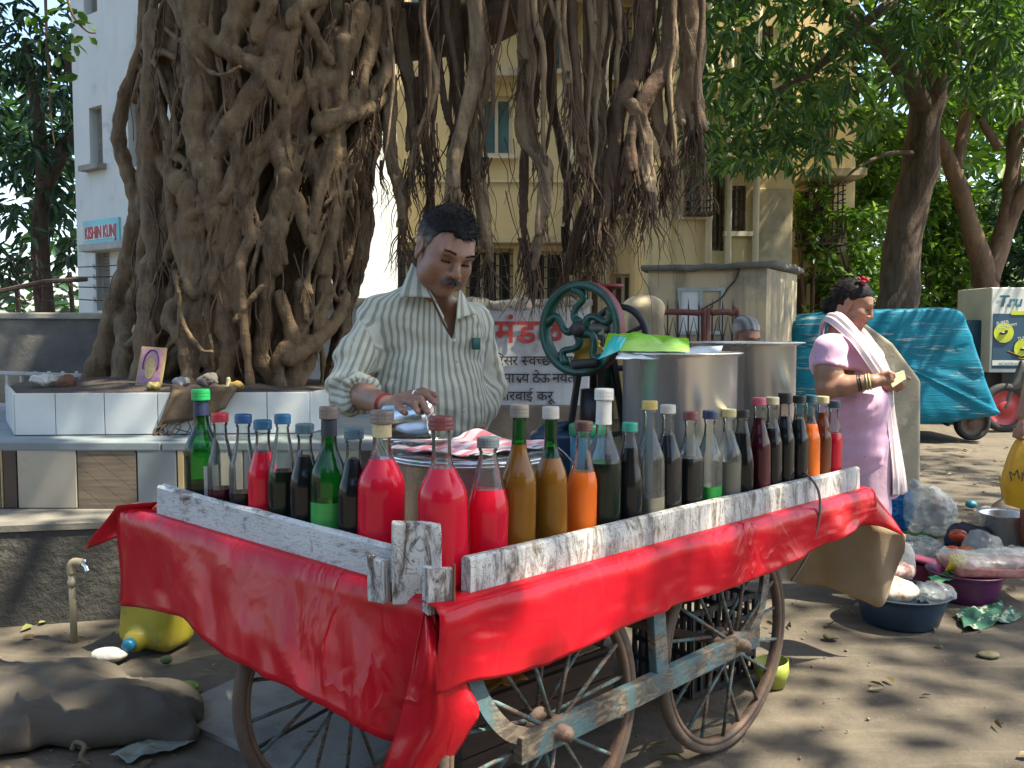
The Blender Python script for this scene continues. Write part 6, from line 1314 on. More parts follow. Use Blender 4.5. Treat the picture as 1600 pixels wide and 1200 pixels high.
# ------------------------------------------------------------------ people
def frame(yaw, pitch, roll=0.0):
    """columns: person's right, forward, up. yaw 0 looks at the camera, positive turns to the picture's right"""
    f = V(math.sin(yaw) * math.cos(pitch), -math.cos(yaw) * math.cos(pitch), -math.sin(pitch)); u = V(0, 0, 1); u = (u - f * u.dot(f)).normalized()
    u = Matrix.Rotation(roll, 3, f) @ u; r = f.cross(u); return Matrix((r, f, u)).transposed()
def proj(P):
    """points -> picture columns and rows (used only to shape garment openings)"""
    y = P[..., 1] * _cp - (P[..., 2] - CAM_H) * _sp; z = P[..., 1] * _sp + (P[..., 2] - CAM_H) * _cp; return CX + FPX * P[..., 0] / y, CY - FPX * z / y
class Head:
    def __init__(h, c, M, s): h.c = Vector(c); h.M = M; h.s = s
    def P(h, x, y, z): return tuple(h.c + h.M @ V(x, y, z) * h.s)
    def loc(h, P): return ((P - np.array(h.c, 'f4')) @ np.array(h.M, 'f4')) / h.s
    def skin(h, S, female=False, lids=.6):
        s = h.s; M = h.M; k = .018 * s
        def e(x, y, z, r, kk=k, op='add'): S.ell(h.P(x, y, z), tuple(np.array(r) * s), kk, M, op)
        def c(a, b_, ra, rb=None, kk=.008 * s, op='add'): S.cap(h.P(*a), h.P(*b_), ra * s, (rb or ra) * s, kk, op)
        e(0, -.012, .038, (.077, .097, .084)); e(0, .030, -.022, (.066 if female else .071, .066, .084)); e(0, .036, -.074, (.060 if not female else .047, .050, .042), .03 * s)
        e(0, .078, -.101, (.024, .020, .018), .025 * s)
        for q in (-1, 1):
            e(q * .040, .062, -.030, (.028, .026, .026), .022 * s); e(q * (.045 if female else .052), .036, -.070, (.024, .036, .030), .025 * s)
        bw = .009 if female else .0125
        c((-.040, .086, .022), (-.010, .094, .018), bw, bw, .016 * s); c((.040, .086, .022), (.010, .094, .018), bw, bw, .016 * s); e(0, .050, .036, (.052, .042, .034), .03 * s)
        for q in (-1, 1): e(q * .033, .100 + .003 * female, .000, (.017, .013, .0115), .010 * s, 'sub')
        for q in (-1, 1):
            S.ell(h.P(q * .032, .0765, -.001), .0150 * s, .003 * s); S.cap(h.P(q * .020, .0905, -.0065), h.P(q * .044, .0860, -.0065), .0028 * s, .0024 * s, .004 * s)
            S.cap(h.P(q * .021, .092, -.0012), h.P(q * .045, .086, -.0015), .0009 * s, .0009 * s, .0015 * s, 'sub')
        w = .9 if female else 1.0
        c((0, .094, .014), (0, .112, -.020), .0085 * w, .0105 * w, .010 * s); c((0, .109, -.018), (0, .116, -.033), .0110 * w, .0122 * w, .006 * s)
        for q in (-1, 1): e(q * .0145, .104, -.037, (.0095, .011, .009), .006 * s); e(q * .007, .112, -.0475, (.0035, .006, .004), .003 * s, 'sub')
        e(0, .092, -.060, (.030, .016, .020), .014 * s)
        c((-.021, .0955, -.067), (0, .1035, -.0645), .0050, .0062, .005 * s); c((.021, .0955, -.067), (0, .1035, -.0645), .0050, .0062, .005 * s); c((-.018, .095, -.0765), (.018, .095, -.0765), .0062, .0062, .006 * s); c((0, .098, -.077), (0, .098, -.077), .0068, .0068, .005 * s)
        c((-.024, .099, -.0710), (.024, .099, -.0710), .0016, .0016, .0025 * s, 'sub')
        for q in (-1, 1):
            e(q * .079, -.008, -.008, (.0085, .021, .033), .006 * s); e(q * .081, -.003, -.036, (.007, .010, .012), .006 * s); e(q * .086, .002, -.004, (.006, .011, .018), .005 * s, 'sub')
            c((q * .084, -.026, .005), (q * .083, -.016, .026), .0045, .0045, .004 * s)
    def attrs(h, P):
        q = h.loc(P); x, y, z = np.abs(q[:, 0]), q[:, 1], q[:, 2]
        lip = np.exp(-((z + .071) / .0075) ** 2) * np.exp(-(x / .020) ** 4) * (y > .085); near = (np.abs(q) < .16).all(1)
        dark = 1.0 * np.exp(-((z + .0020) / .0030) ** 2) * np.exp(-((x - .033) / .013) ** 4) * (y > .08) + .35 * np.exp(-((z + .004) / .014) ** 2) * np.exp(-((x - .033) / .022) ** 2) * (y > .06) + .18 * (z < -.05) * (y > .0) * near  # lash line, shading painted into the skin around the eyes, darker jaw
        return np.clip(lip * near, 0, 1), np.clip(dark * near, 0, 1)
def strands(name, roots, dirs, L, w, m, parent, curl=.3, rnd=None):
    """short tapered hairs"""
    n = len(roots); D = dirs / np.maximum(np.linalg.norm(dirs, axis=1, keepdims=True), 1e-6); S_ = np.cross(D, RNG.normal(0, 1, (n, 3))); S_ /= np.maximum(np.linalg.norm(S_, axis=1, keepdims=True), 1e-6)
    L = (np.ones(n) * L)[:, None]; B = np.cross(S_, D) * curl * L * RNG.normal(0, .4, (n, 1))
    P = np.stack([roots - S_ * w, roots + S_ * w, roots + D * L * .55 + B * .5 + S_ * w * .8, roots + D * L + B, roots + D * L * .55 + B * .5 - S_ * w * .8], 1).reshape(-1, 3)
    b0 = 5 * np.arange(n)[:, None]; F = np.concatenate([b0 + np.array([[0, 1, 2, 4]]), b0 + np.array([[4, 2, 3, 3]])]) if False else b0 + np.array([[0, 1, 2, 3, 4]])
    me = np_mesh(name, P, F); 
    set_attr(me, 'grey', np.repeat(np.zeros(n) if rnd is None else rnd, 5)); return link(name, me, m, parent, False)
def hair_mat(name, a, b_):
    m, nt, b = _nodes(name); at = nt.nodes.new('ShaderNodeAttribute'); at.attribute_name = 'grey'
    nt.links.new(_mixc(nt, at.outputs['Fac'], a, b_), b.inputs['Base Color']); b.inputs['Roughness'].default_value = .5; b.inputs['Specular IOR Level'].default_value = .10
    n = _tex(nt, 'ShaderNodeTexNoise', 160.0, (1, 1, 1), Detail=3.0); _bump(nt, b, n.outputs[0], .5, .003); return m
H_man = hair_mat('greying_hair', (0.014, 0.013, 0.013), (0.20, 0.19, 0.175)); H_blk = hair_mat('black_hair', (0.010, 0.009, 0.009), (0.03, 0.026, 0.024)); H_gry = hair_mat('grey_hair', (0.14, 0.14, 0.14), (0.32, 0.32, 0.31))
SK_man = skin_mat('brown_skin', (0.285, 0.148, 0.092), (0.080, 0.042, 0.030), (0.190, 0.075, 0.058)); SK_wom = skin_mat('tan_brown_skin', (0.335, 0.170, 0.102), (0.05, 0.026, 0.018), (0.18, 0.055, 0.045))
def hair_cap(h, name, parent, m, line, thick, res, side=None, extra=None, noise=.004, fwdk=1.0):
    """hair volume over the skull above a hairline z=line(y)"""
    s = h.s; R_ = .15 * s; S = SDF(np.array(h.c) - R_, np.array(h.c) + R_, res)
    S.ell(h.P(0, -.014, .040), (( .076 + thick) * s, (.097 + thick) * s, (.086 + thick) * s), 0, h.M)
    def cut(g, d):
        q = h.loc(g.reshape(-1, 3)); x, y, z = np.abs(q[:, 0]), q[:, 1], q[:, 2]; hz = np.interp(y, [a for a, b_ in line], [b_ for a, b_ in line]) + (.0 if side is None else side(x, y, z))
        dd = np.maximum(d.reshape(-1), (hz + .003 * vnoise(q * s, 90, 4) - z) * s * .8) + noise * s * vnoise(q * np.array([1, .35, 1]), 85, 6) * .6
        return dd.reshape(d.shape)
    S.func(cut)
    if extra: extra(S)
    return S
def add_hair(S, h, name, m, parent, greyfn, n=2600, L=.016, dirfn=None, w=.0007):
    me, P = S.mesh(name); q = h.loc(P); g = np.clip(greyfn(q), 0, 1); set_attr(me, 'grey', g); o = link(name, me, m, parent, True)
    idx = RNG.integers(0, len(P), n); ctr = np.array(h.P(0, -.012, .03)); nr = P[idx] - ctr; nr /= np.linalg.norm(nr, axis=1, keepdims=True); Mn = np.array(h.M)
    gd = dirfn(q[idx]) @ Mn.T if dirfn is not None else np.zeros_like(nr); st = strands(name + '_strands', P[idx], nr * .14 + gd + RNG.normal(0, .18, nr.shape), L * h.s * RNG.uniform(.6, 1.3, n), w, m, parent, .5, np.clip(g[idx] + RNG.normal(0, .06, n), 0, 1)); tag(st, None, None, None, 'stuff'); return o

# ================================================================== the vendor
MN = thing('person', 'man in cream striped shirt tilting a steel tumbler behind the cart', 'person', (-.30, 3.25, 0))
hm = Head(W(696, 390, 2.98), frame(R(27), R(27), R(-10)), 1.11)
RS, LS = W(590, 496, 3.10), W(738, 506, 3.20); RE, RWr = W(551, 612, 2.96), W(606, 634, 2.66); LE, LWr = W(764, 606, 3.24), W(748, 656, 3.08)
neck0 = W(668, 480, 3.16)
S = SDF((-.66, 2.44, .0), (.02, 3.48, 1.74), .0048)
hm.skin(S)
S.cap(hm.P(0, -.035, -.03), tuple(neck0), .064, .062, .03); S.cap(hm.P(0, .015, -.10), tuple(neck0 + V(.02, -.01, -.02)), .045, .050, .03)
S.ell(tuple(W(664, 548, 3.14)), (.185, .122, .18), .04); S.ell(tuple(W(668, 640, 3.10)), (.185, .140, .20), .06); S.cap(tuple(RS), tuple(LS), .055, .055, .05)
hipc = V(-.29, 3.20, .86); S.ell(tuple(hipc), (.17, .125, .14), .05)
S.chain([tuple(RS), tuple(RE)], [.052, .044], .03); S.chain([tuple(RE), tuple(RE.lerp(RWr, .4)), tuple(RWr)], [.043, .041, .029], .012)
S.chain([tuple(LS), tuple(LE), tuple(LWr)], [.050, .042, .028], .02); S.ell(tuple(LWr + V(-.01, -.03, -.02)), (.034, .045, .022), .012)
for q_, fx, fy in ((-1, G(572, 1150).x - .01, 2.93), (1, -.16, 3.22)):        # legs and feet, one foot set forward under the cart
    hp_ = hipc + V(.09 * q_, 0, -.06); kn = V((hp_.x + fx) / 2, (hp_.y + fy) / 2 - .05, .47); S.chain([tuple(hp_), tuple(kn), (fx, fy + .02, .09)], [.085, .06, .04], .02)
    S.chain([(fx, fy + .03, .04), (fx, fy - .06, .040), (fx + .004 * q_, fy - .13, .026)], [.036, .036, .030], .015)
    for i in range(5): S.chain([(fx + (i - 2) * .017, fy - .14, .022), (fx + (i - 2) * .019, fy - .175 + abs(i - 2 + q_) * .006, .014)], [.012, .0105], .004)
# right hand closing over the tumbler
kk = .006
S.cap(tuple(RWr), tuple(W(632, 626, 2.60)), .027, .024, .015); S.ell(tuple(W(630, 625, 2.585)), (.036, .040, .019), .012)
F_ = [([(634, 627, 2.545), (646, 630, 2.513), (653, 643, 2.496)], .0100), ([(638, 621, 2.562), (657, 624, 2.525), (668, 644, 2.493)], .0108), ([(641, 617, 2.585), (664, 616, 2.555), (680, 630, 2.518)], .0112), ([(641, 615, 2.612), (661, 611, 2.598), (681, 618, 2.575)], .0108), ([(618, 630, 2.575), (623, 636, 2.535), (630, 643, 2.507)], .0115)]
for pts, r in F_: S.chain([tuple(W(*p)) for p in pts], [r * 1.08, r, r * .86], kk)
me, P = S.mesh('body'); lip, dark = hm.attrs(P); set_attr(me, 'lip', lip); set_attr(me, 'dark', dark); link('body', me, SK_man, MN, True)
for (pts, r) in F_:                                                          # nails
    a, b_ = W(*pts[1]), W(*pts[2]); d_ = (b_ - a).normalized(); nn = V(0, -1, .35); nn = (nn - d_ * nn.dot(d_)).normalized(); sd = d_.cross(nn); mb = MB(); mb.box(b_ + nn * r * .80 + d_ * .001, (.009, .0075, .002), Matrix((d_, sd, nn)).transposed(), .0008); mb.build('nail', mat('nail', (0.42, 0.20, 0.15), .35), MN, True)
d_ = (RWr - RE).normalized(); s1_ = d_.orthogonal().normalized(); s2_ = d_.cross(s1_)
for off_, r_ in ((.012, .0040), (.004, .0032)):
    mb = MB(); mb.tube([RWr - d_ * off_ * 1.5 + s1_ * (math.cos(a) * .0335) + s2_ * (math.sin(a) * .0325) for a in [2 * math.pi * k / 28 for k in range(28)]], r_, 7, closed=True); mb.build('wrist_thread', mat('red_thread', (0.30, 0.025, 0.025), .7), MN, True)
a, b_ = W(*F_[2][0][0]), W(*F_[2][0][1]); dr = (b_ - a).normalized(); o1 = dr.orthogonal().normalized(); o2 = dr.cross(o1); cc = a.lerp(b_, .35)
mb = MB(); mb.tube([cc + o1 * (math.cos(t_) * .0128) + o2 * (math.sin(t_) * .0128) for t_ in [2 * math.pi * k / 20 for k in range(20)]], .0022, 6, closed=True); mb.build('finger_ring', M_steel2, MN, True)
# shirt
S = SDF((-.72, 2.62, .60), (.06, 3.50, 1.58), .0055)
S.ell(tuple(W(664, 552, 3.14)), (.205, .150, .20), 0); S.ell(tuple(W(670, 640, 3.10)), (.203, .172, .21), .07); S.ell((hipc.x + .01, hipc.y - .03, .84), (.205, .168, .20), .06); S.cap(tuple(RS + V(.02, .01, -.01)), tuple(LS + V(-.03, 0, -.012)), .066, .062, .06)
S.cap(tuple(RS), tuple(neck0 + V(-.03, .02, -.015)), .062, .066, .05); S.cap(tuple(LS), tuple(neck0 + V(.05, .03, -.02)), .058, .062, .05); S.cap(tuple(neck0 + V(-.01, .0, .012)), tuple(neck0 + V(0, .01, -.07)), .094, .10, .03)
S.cap(tuple(W(634, 500, 3.085)), tuple(W(712, 508, 3.11)), .100, .092, .05)
sl_mid = RS.lerp(RE, .55) + V(-.02, -.01, 0)
S.chain([tuple(RS), tuple(sl_mid), tuple(RE + V(-.018, 0, .01))], [.066, .070, .068], .035); cuff = RE.lerp(RWr, .30); S.chain([tuple(RE + V(-.012, 0, .0)), tuple(cuff)], [.068, .060], .02); S.cap(tuple(RE + V(.0, -.01, -.050)), tuple(cuff + V(-.008, .0, -.045)), .036, .022, .03)
S.chain([tuple(LS), tuple(LE), tuple(LE.lerp(LWr, .72))], [.062, .062, .050], .035)
fd = (RWr - RE).normalized(); S.box(tuple(cuff + fd * .075), (.075, .12, .12), 0, .0, Matrix((fd, fd.orthogonal().normalized(), fd.cross(fd.orthogonal().normalized()))).transposed(), 'sub')
for i, (pc, r_) in enumerate(((cuff - fd * .004, .055), (cuff - fd * .020, .058))):   # rolled cuff
    o1 = fd.orthogonal().normalized(); o2 = fd.cross(o1); ring_ = [pc + o1 * math.cos(t_) * r_ + o2 * math.sin(t_) * r_ for t_ in [2 * math.pi * k / 18 for k in range(19)]]; S.chain([tuple(p) for p in ring_], [.010] * 19, .006)
Vpoly = [(660, 420), (669, 458), (691, 506), (706, 531), (713, 505), (717, 460), (722, 420)]
def wedge(g, d):
    sh = d.shape; f = g.reshape(-1, 3); px, py = proj(f); ins = np.full(len(f), -1e9); poly = np.array(Vpoly, float)
    for i in range(len(poly)):                                               # signed distance to a convex-ish outline, in pixels
        a, b2 = poly[i], poly[(i + 1) % len(poly)]; e = b2 - a; nrm = np.array([-e[1], e[0]]) / np.hypot(*e); ins = np.maximum(ins, (px - a[0]) * nrm[0] + (py - a[1]) * nrm[1])
    ins = np.where(f[:, 1] < 3.16, ins * .0021, 9); return np.maximum(d.reshape(-1), -ins).reshape(sh)
cenp = np.mean(Vpoly, 0)
if sum((Vpoly[(i + 1) % 7][0] - Vpoly[i][0]) * (Vpoly[(i + 1) % 7][1] + Vpoly[i][1]) for i in range(7)) < 0: Vpoly = Vpoly[::-1]
def folds(g, d):
    f = g.reshape(-1, 3); x, y, z = f[:, 0], f[:, 1], f[:, 2]; ew = np.exp(-(((x - RE.x) / .13) ** 2 + ((z - RE.z) / .16) ** 2)); q = np.stack([x * 1.0 + z * .35, y, z * .35], -1)
    belly = np.exp(-((z - .93) / .12) ** 2); diag = np.sin((z - .7 * x) * 62 + 2.2 * vnoise(f, 9, 2)) * ew * .010
    w = .0085 * vnoise(q, 13, 4) + .0055 * vnoise(np.stack([x * .5 + z, y, z - x * .5], -1), 26, 5) + .0045 * belly * np.sin((x + .25 * z) * 70 + 1.5 * vnoise(f, 10, 6)) * vnoise(f, 6, 8); return d + (w + diag).reshape(d.shape)
S.noise(folds); S.func(wedge)
me, P = S.mesh('shirt')
ax = np.array(RE - RS); L2 = ax @ ax; t_ = np.clip(((P - np.array(RS)) @ ax) / L2, -.05, 1); dA = np.linalg.norm(P - (np.array(RS) + t_[:, None] * ax), axis=1)
ax2 = np.array(RWr - RE); t2 = np.clip(((P - np.array(RE)) @ ax2) / (ax2 @ ax2), 0, 1); dB2 = np.linalg.norm(P - (np.array(RE) + t2[:, None] * ax2), axis=1)
tc = np.array([-.285, 3.14]); dT = np.abs(np.hypot((P[:, 0] - tc[0]) / .205, (P[:, 1] - tc[1]) / .16) - 1) * .17
ang = np.arctan2(P[:, 0] - tc[0], -(P[:, 1] - tc[1])); uT = ang * .19 / .0250
def arm_u(P, o, d):
    d = d / np.linalg.norm(d); a = np.cross(d, [0, 0, 1.0]); a /= np.linalg.norm(a); b2 = np.cross(d, a); q = P - o; return np.arctan2(q @ a, q @ b2) * .075 / .0250
arm = (dA < .098) & (dA < dT + .015) & (P[:, 0] < RS.x + .03); fore = (dB2 < .10) & (P[:, 2] < RE.z + .05) & (P[:, 0] < RE.x + .14) & (dB2 < dA)
yoke = P[:, 2] > W(0, 474, 3.1).z
st = np.where(fore, arm_u(P, np.array(RE), ax2), np.where(arm, arm_u(P, np.array(RS), ax), uT)) + .08 * vnoise(P, 12, 9)
set_attr(me, 'st', st)
SHB = [(0, (.520, .525, .415)), (.26, (.540, .545, .435)), (.36, (.300, .290, .205)), (.46, (.205, .205, .150)), (.56, (.300, .290, .205)), (.68, (.225, .222, .160)), (.78, (.520, .525, .415)), (1, (.520, .525, .415))]
M_shirt = stripes('striped_shirt', 'st', SHB, (.5, .5, .4)); link('shirt', me, M_shirt, MN, True)
# collar flaps, placket, buttons, pocket
def flap(pts, Y, n=10, m=M_shirt, name='collar', bul=.012, dens=26.):
    q = [W(a, b_, y) for (a, b_), y in zip(pts, Y)]; rows = []; sv = []
    for j in range(n + 1):
        row = []
        for i in range(n + 1):
            u, v_ = i / n, j / n; p = q[0].lerp(q[1], u).lerp(q[3].lerp(q[2], u), v_) + V(0, -bul * math.sin(math.pi * v_ * .9), .004 * math.sin(math.pi * u)); row.append(p); sv.append(u * dens / 10)
        rows.append(row)
    mb = MB(); mb.grid(rows); me = mb.mesh(name); set_attr(me, 'st', sv); o = link(name, me, m, MN, True); sm_ = o.modifiers.new('s', 'SOLIDIFY'); sm_.thickness = .004; return o
flap([(644, 412), (662, 436), (675, 466), (624, 466)], [3.06, 3.0, 2.95, 2.975], dens=24); flap([(661, 436), (672, 452), (700, 512), (672, 458)], [3.0, 2.955, 2.935, 2.95], dens=14, bul=.004)
flap([(716, 450), (728, 470), (744, 492), (713, 500)], [3.02, 3.05, 3.04, 2.96], dens=20, bul=.008)
rows = []; sv = []                                                          # placket strip down the front
for j in range(25):
    py = 530 + 135 * j / 24; px = float(np.interp(py, [532, 650], [709, 726])); yy = float(np.interp(py, [530, 560, 600, 650], [2.972, 2.965, 2.945, 2.925])); rows.append([W(px + dx_, py, yy + .004 * abs(dx_) / 9) for dx_ in (-9, -4.5, 0, 4.5, 9)]); sv += [.0, .1, .2, .1, .0]
for py in (532, 565, 604, 642):
    px = float(np.interp(py, [532, 650], [709, 726])); p = W(px, py, 2.93 if py > 560 else 2.95); 
    mb = MB(); mb.lathe([(.001, -.002), (.005, -.002), (.0058, 0), (.005, .0016), (.001, .001)], 14, p + V(0, .012 if py < 560 else .012, 0), Matrix.Rotation(R(90), 3, 'X'), capb=False, capt=False); mb.build('button', mat('button', (.6, .6, .52), .3), MN, True)
mb = MB(); mb.box(W(744, 537, 3.03), (.030, .012, .040), Matrix.Rotation(R(35), 3, 'Z'), .003); mb.build('pocket_phone', mat('phone_green', (0.01, 0.12, 0.09), .4), MN, True)
# trousers
S = SDF((-.64, 2.80, .08), (.04, 3.50, .95), .009); S.ell((hipc.x, hipc.y, .84), (.185, .145, .13), .03)
for q_, fx, fy in ((-1, G(572, 1150).x - .01, 2.93), (1, -.16, 3.22)):
    hp_ = hipc + V(.09 * q_, 0, -.06); kn = V((hp_.x + fx) / 2, (hp_.y + fy) / 2 - .05, .47); S.chain([tuple(hp_), tuple(kn), (fx, fy + .02, .14)], [.105, .085, .075], .03)
S.noise(lambda g, d: d + .006 * vnoise(g * np.array([1, 1, .5]), 11, 4)); me, P = S.mesh('trousers'); link('trousers', me, mat('dark_trousers', (0.045, 0.042, 0.040), .9, bump=.3, bscale=200), MN, True)
# hair, moustache, brows, lashes
S = hair_cap(hm, 'hair', MN, H_man, [(-.13, -.070), (-.07, -.060), (-.04, -.035), (-.02, .010), (.012, -.012), (.028, .010), (.042, .045), (.055, .070), (.075, .076), (.12, .08)], .0075, .0042, side=lambda x, y, z: -.012 * (x < .03) * (y > .04) + .0 * x)
add_hair(S, hm, 'hair', H_man, MN, lambda q: 1.15 - (q[:, 2] - .000) / .055 + .5 * np.maximum(0, -q[:, 1] / .1) * (q[:, 2] < .08) - .35 * (q[:, 0] < 0) * (q[:, 1] > .04), 5200, .017, lambda q: np.stack([np.sign(q[:, 0]) * .3 - .25, .75 - 1.2 * (np.abs(q[:, 0]) > .06), -.55 * (q[:, 2] < .06) + .05 * q[:, 2]], -1), .0006)
n = 700; u = RNG.uniform(-1, 1, n); rt = np.stack([u * .029, (.1125 - .014 * u ** 2 + RNG.normal(0, .0015, n)), -.0525 - .008 * np.abs(u) ** 1.5 + RNG.uniform(-.0045, .0045, n)], -1)
dv = np.stack([u * .9, .35 * np.ones(n), -1.0 * np.ones(n)], -1) + RNG.normal(0, .2, (n, 3)); Mn = np.array(hm.M)
tag(strands('moustache', np.array(hm.c) + (rt @ Mn.T) * hm.s, dv @ Mn.T, .0105 * hm.s * RNG.uniform(.7, 1.2, n), .0008, H_man, MN, .3, np.clip(RNG.normal(.35, .3, n) + .5 * (np.abs(u) > .5), 0, 1)), None, None, None, 'stuff')
def brows(h, parent, m, n=240, grey=0.0, lift=0.0):
    u = RNG.uniform(0, 1, n); sg = np.where(RNG.uniform(0, 1, n) < .5, -1, 1); rt = np.stack([sg * (.014 + .036 * u), .1075 - .004 * u - .010 * u ** 2, .024 + lift + .006 * np.sin(u * 2.6) + RNG.normal(0, .0018, n)], -1); dv = np.stack([sg * 1.0, .1 * np.ones(n), .25 - .5 * u], -1) + RNG.normal(0, .12, (n, 3)); Mn = np.array(h.M)
    tag(strands('eyebrows', np.array(h.c) + (rt @ Mn.T) * h.s, dv @ Mn.T, .008 * h.s * RNG.uniform(.7, 1.2, n), .0005, m, parent, .2, np.full(n, grey)), None, None, None, 'stuff')
    n = 340; u = RNG.uniform(-1, 1, n); sg = np.where(RNG.uniform(0, 1, n) < .5, -1, 1); rt = np.stack([sg * (.033 + .0125 * u), .0915 - .0035 * (u + 1), -.0030 - .001 * u ** 2], -1); dv = np.stack([sg * u * .4, np.ones(n), -.75 * np.ones(n)], -1)
    tag(strands('eyelashes', np.array(h.c) + (rt @ Mn.T) * h.s, dv @ Mn.T, .0075 * h.s, .0007, H_blk, parent, .1), None, None, None, 'stuff')
brows(hm, MN, H_man)

# ================================================================== the woman in pink
YW = 4.2
WM = thing('person', 'woman in pink tunic counting banknotes beside the cart', 'person', (1.62, 4.25, 0))
hw_ = Head(W(1331, 475, YW), frame(R(62), R(20), R(0)), .88)
S = SDF((1.30, 3.78, .0), (2.00, 4.66, 1.56), .0052)
hw_.skin(S, True)
nk = W(1312, 522, YW + .02); S.cap(hw_.P(0, -.03, -.04), tuple(nk), .050, .056, .025)
S.ell(tuple(W(1322, 565, YW)), (.125, .155, .14), .04); S.ell(tuple(W(1334, 640, YW)), (.095, .12, .18), .05)
rs, re, rw = W(1297, 546, YW - .17), W(1293, 606, YW - .20), W(1362, 596, YW - .27); ls, le, lw_ = W(1318, 546, YW + .17), W(1330, 612, YW + .18), W(1388, 602, YW - .10)
S.chain([tuple(rs), tuple(rs.lerp(re, .6)), tuple(re)], [.064, .060, .052], .02); S.chain([tuple(re), tuple(re.lerp(rw, .35)), tuple(rw)], [.052, .047, .030], .012)
S.chain([tuple(ls), tuple(le), tuple(lw_)], [.058, .048, .028], .02)
for w0, tips, yy in ((rw, [(1394, 584), (1397, 589), (1395, 595), (1390, 600)], YW - .27), (lw_, [(1408, 598), (1410, 603), (1407, 608), (1402, 611)], YW - .10)):
    pc = w0 + V(.045, 0, .010); S.cap(tuple(w0), tuple(pc), .027, .028, .012); S.ell(tuple(pc), (.036, .018, .030), .01)
    for i, (a, b_) in enumerate(tips):
        t3 = W(a, b_, yy - .012 + i * .002); md = pc.lerp(t3, .55) + V(0, -.014, .004); S.chain([tuple(pc + V(.012, -.004, .018 - i * .012)), tuple(md), tuple(t3)], [.0105, .0095, .008], .004)
    S.chain([tuple(pc + V(-.005, -.012, .022)), tuple(pc + V(.022, -.020, .030)), tuple(pc + V(.044, -.016, .022))], [.012, .0105, .009], .005)
for q_ in (-1, 1):
    fx, fy = 1.64 + .02 * q_, YW + .10 * q_; S.chain([(1.67, YW + .05 * q_, .75), (1.66, YW + .07 * q_, .42), (fx, fy, .09)], [.06, .05, .036], .02); S.chain([(fx, fy, .045), (fx + .14, fy - .03, .03)], [.034, .028], .015)
me, P = S.mesh('body'); lip, dark = hw_.attrs(P); set_attr(me, 'lip', lip); set_attr(me, 'dark', dark); link('body', me, SK_wom, WM, True)
S = SDF((1.26, 3.82, .10), (2.04, 4.62, 1.36), .0068)
S.ell(tuple(W(1320, 566, YW)), (.155, .185, .145), 0); S.ell(tuple(W(1347, 566, YW - .03)), (.082, .15, .085), .05); S.ell(tuple(W(1333, 628, YW)), (.150, .185, .14), .06); S.cap(tuple(W(1336, 640, YW)), tuple(W(1352, 710, YW)), .145, .135, .06); S.cap(tuple(rs), tuple(ls), .056, .056, .05)
S.cap(tuple(W(1350, 690, YW)), tuple(W(1362, 752, YW)), .135, .110, .06); S.cap(tuple(W(1362, 740, YW)), tuple(W(1368, 766, YW)), .108, .104, .03)
S.chain([tuple(rs), tuple(rs.lerp(re, .38))], [.070, .072], .035); S.chain([tuple(ls), tuple(ls.lerp(le, .4))], [.072, .072], .035)
sd = (re - rs).normalized(); S.box(tuple(rs.lerp(re, .38) + sd * .085), (.075, .12, .10), 0, .004, Matrix((sd, sd.orthogonal().normalized(), sd.cross(sd.orthogonal().normalized()))).transposed(), 'sub')
S.ell(tuple(nk + V(.03, -.01, .035)), (.075, .085, .05), .02, None, 'sub'); S.box((1.65, YW, W(0, 776, YW).z - .3), (.5, .5, .3), 0, .006, None, 'sub')
S.noise(lambda g, d: d + .013 * vnoise(g * np.array([1, 1, .22]), 13, 3) * np.clip((1.05 - g[..., 2]) / .3, .25, 1) + .005 * vnoise(np.stack([g[..., 0] - g[..., 2] * .6, g[..., 1], g[..., 2]], -1), 24, 5) + .004 * np.sin(g[..., 2] * 55 + 9 * g[..., 0] + 2 * vnoise(g, 9, 7)) * np.exp(-((g[..., 2] - W(0, 590, YW).z) / .10) ** 2))
M_pink, _nt, _b = _nodes('pink_cotton'); _n = _tex(_nt, 'ShaderNodeTexVoronoi', 26.0, (1, 1, .8)); _n2 = _tex(_nt, 'ShaderNodeTexNoise', 5.0, None, Detail=4.0)
_c = _mixc(_nt, _ramp(_nt, _n2.outputs[0], [(.35, 0.), (.65, 1.)]), (0.66, 0.40, 0.54), (0.60, 0.36, 0.50)); _c = _mixc(_nt, _ramp(_nt, _n.outputs[0], [(.055, 1.), (.075, 0.)]), _c, (0.10, 0.05, 0.11))
_nt.links.new(_c, _b.inputs['Base Color']); _b.inputs['Roughness'].default_value = .85; _b.inputs['Sheen Weight'].default_value = .25; _n3 = _tex(_nt, 'ShaderNodeTexNoise', 18.0, (1, 1, .5), Detail=5.0); _bump(_nt, _b, _n3.outputs[0], .4, .012)
me, P = S.mesh('tunic'); link('tunic', me, M_pink, WM, True)
hz_ = W(0, 764, YW).z; rows = []
for j, (z, r) in enumerate(((hz_ + .05, .112), (hz_ + .03, .120), (hz_ + .015, .116), (hz_, .124), (hz_ - .015, .120))):
    rows.append([(1.708 + (r + .006 * math.sin(k * 1.9 + j)) * math.cos(2 * math.pi * k / 60), YW + (r + .006 * math.sin(k * 1.9 + j)) * math.sin(2 * math.pi * k / 60), z) for k in range(60)])
mb = MB(); mb.grid(rows, True); mb.build('hem_frill', mat('mauve_print', (0.28, 0.10, 0.20), .85, (0.50, 0.26, 0.40), 40, lo=.45, hi=.55), WM, True)
S = SDF((1.40, 3.98, .03), (1.95, 4.50, .80), .009)
for q_ in (-1, 1): S.chain([(1.69, YW + .055 * q_, .72), (1.67, YW + .07 * q_, .42), (1.65 + .02 * q_, YW + .10 * q_, .09)], [.085, .085, .062], .03)
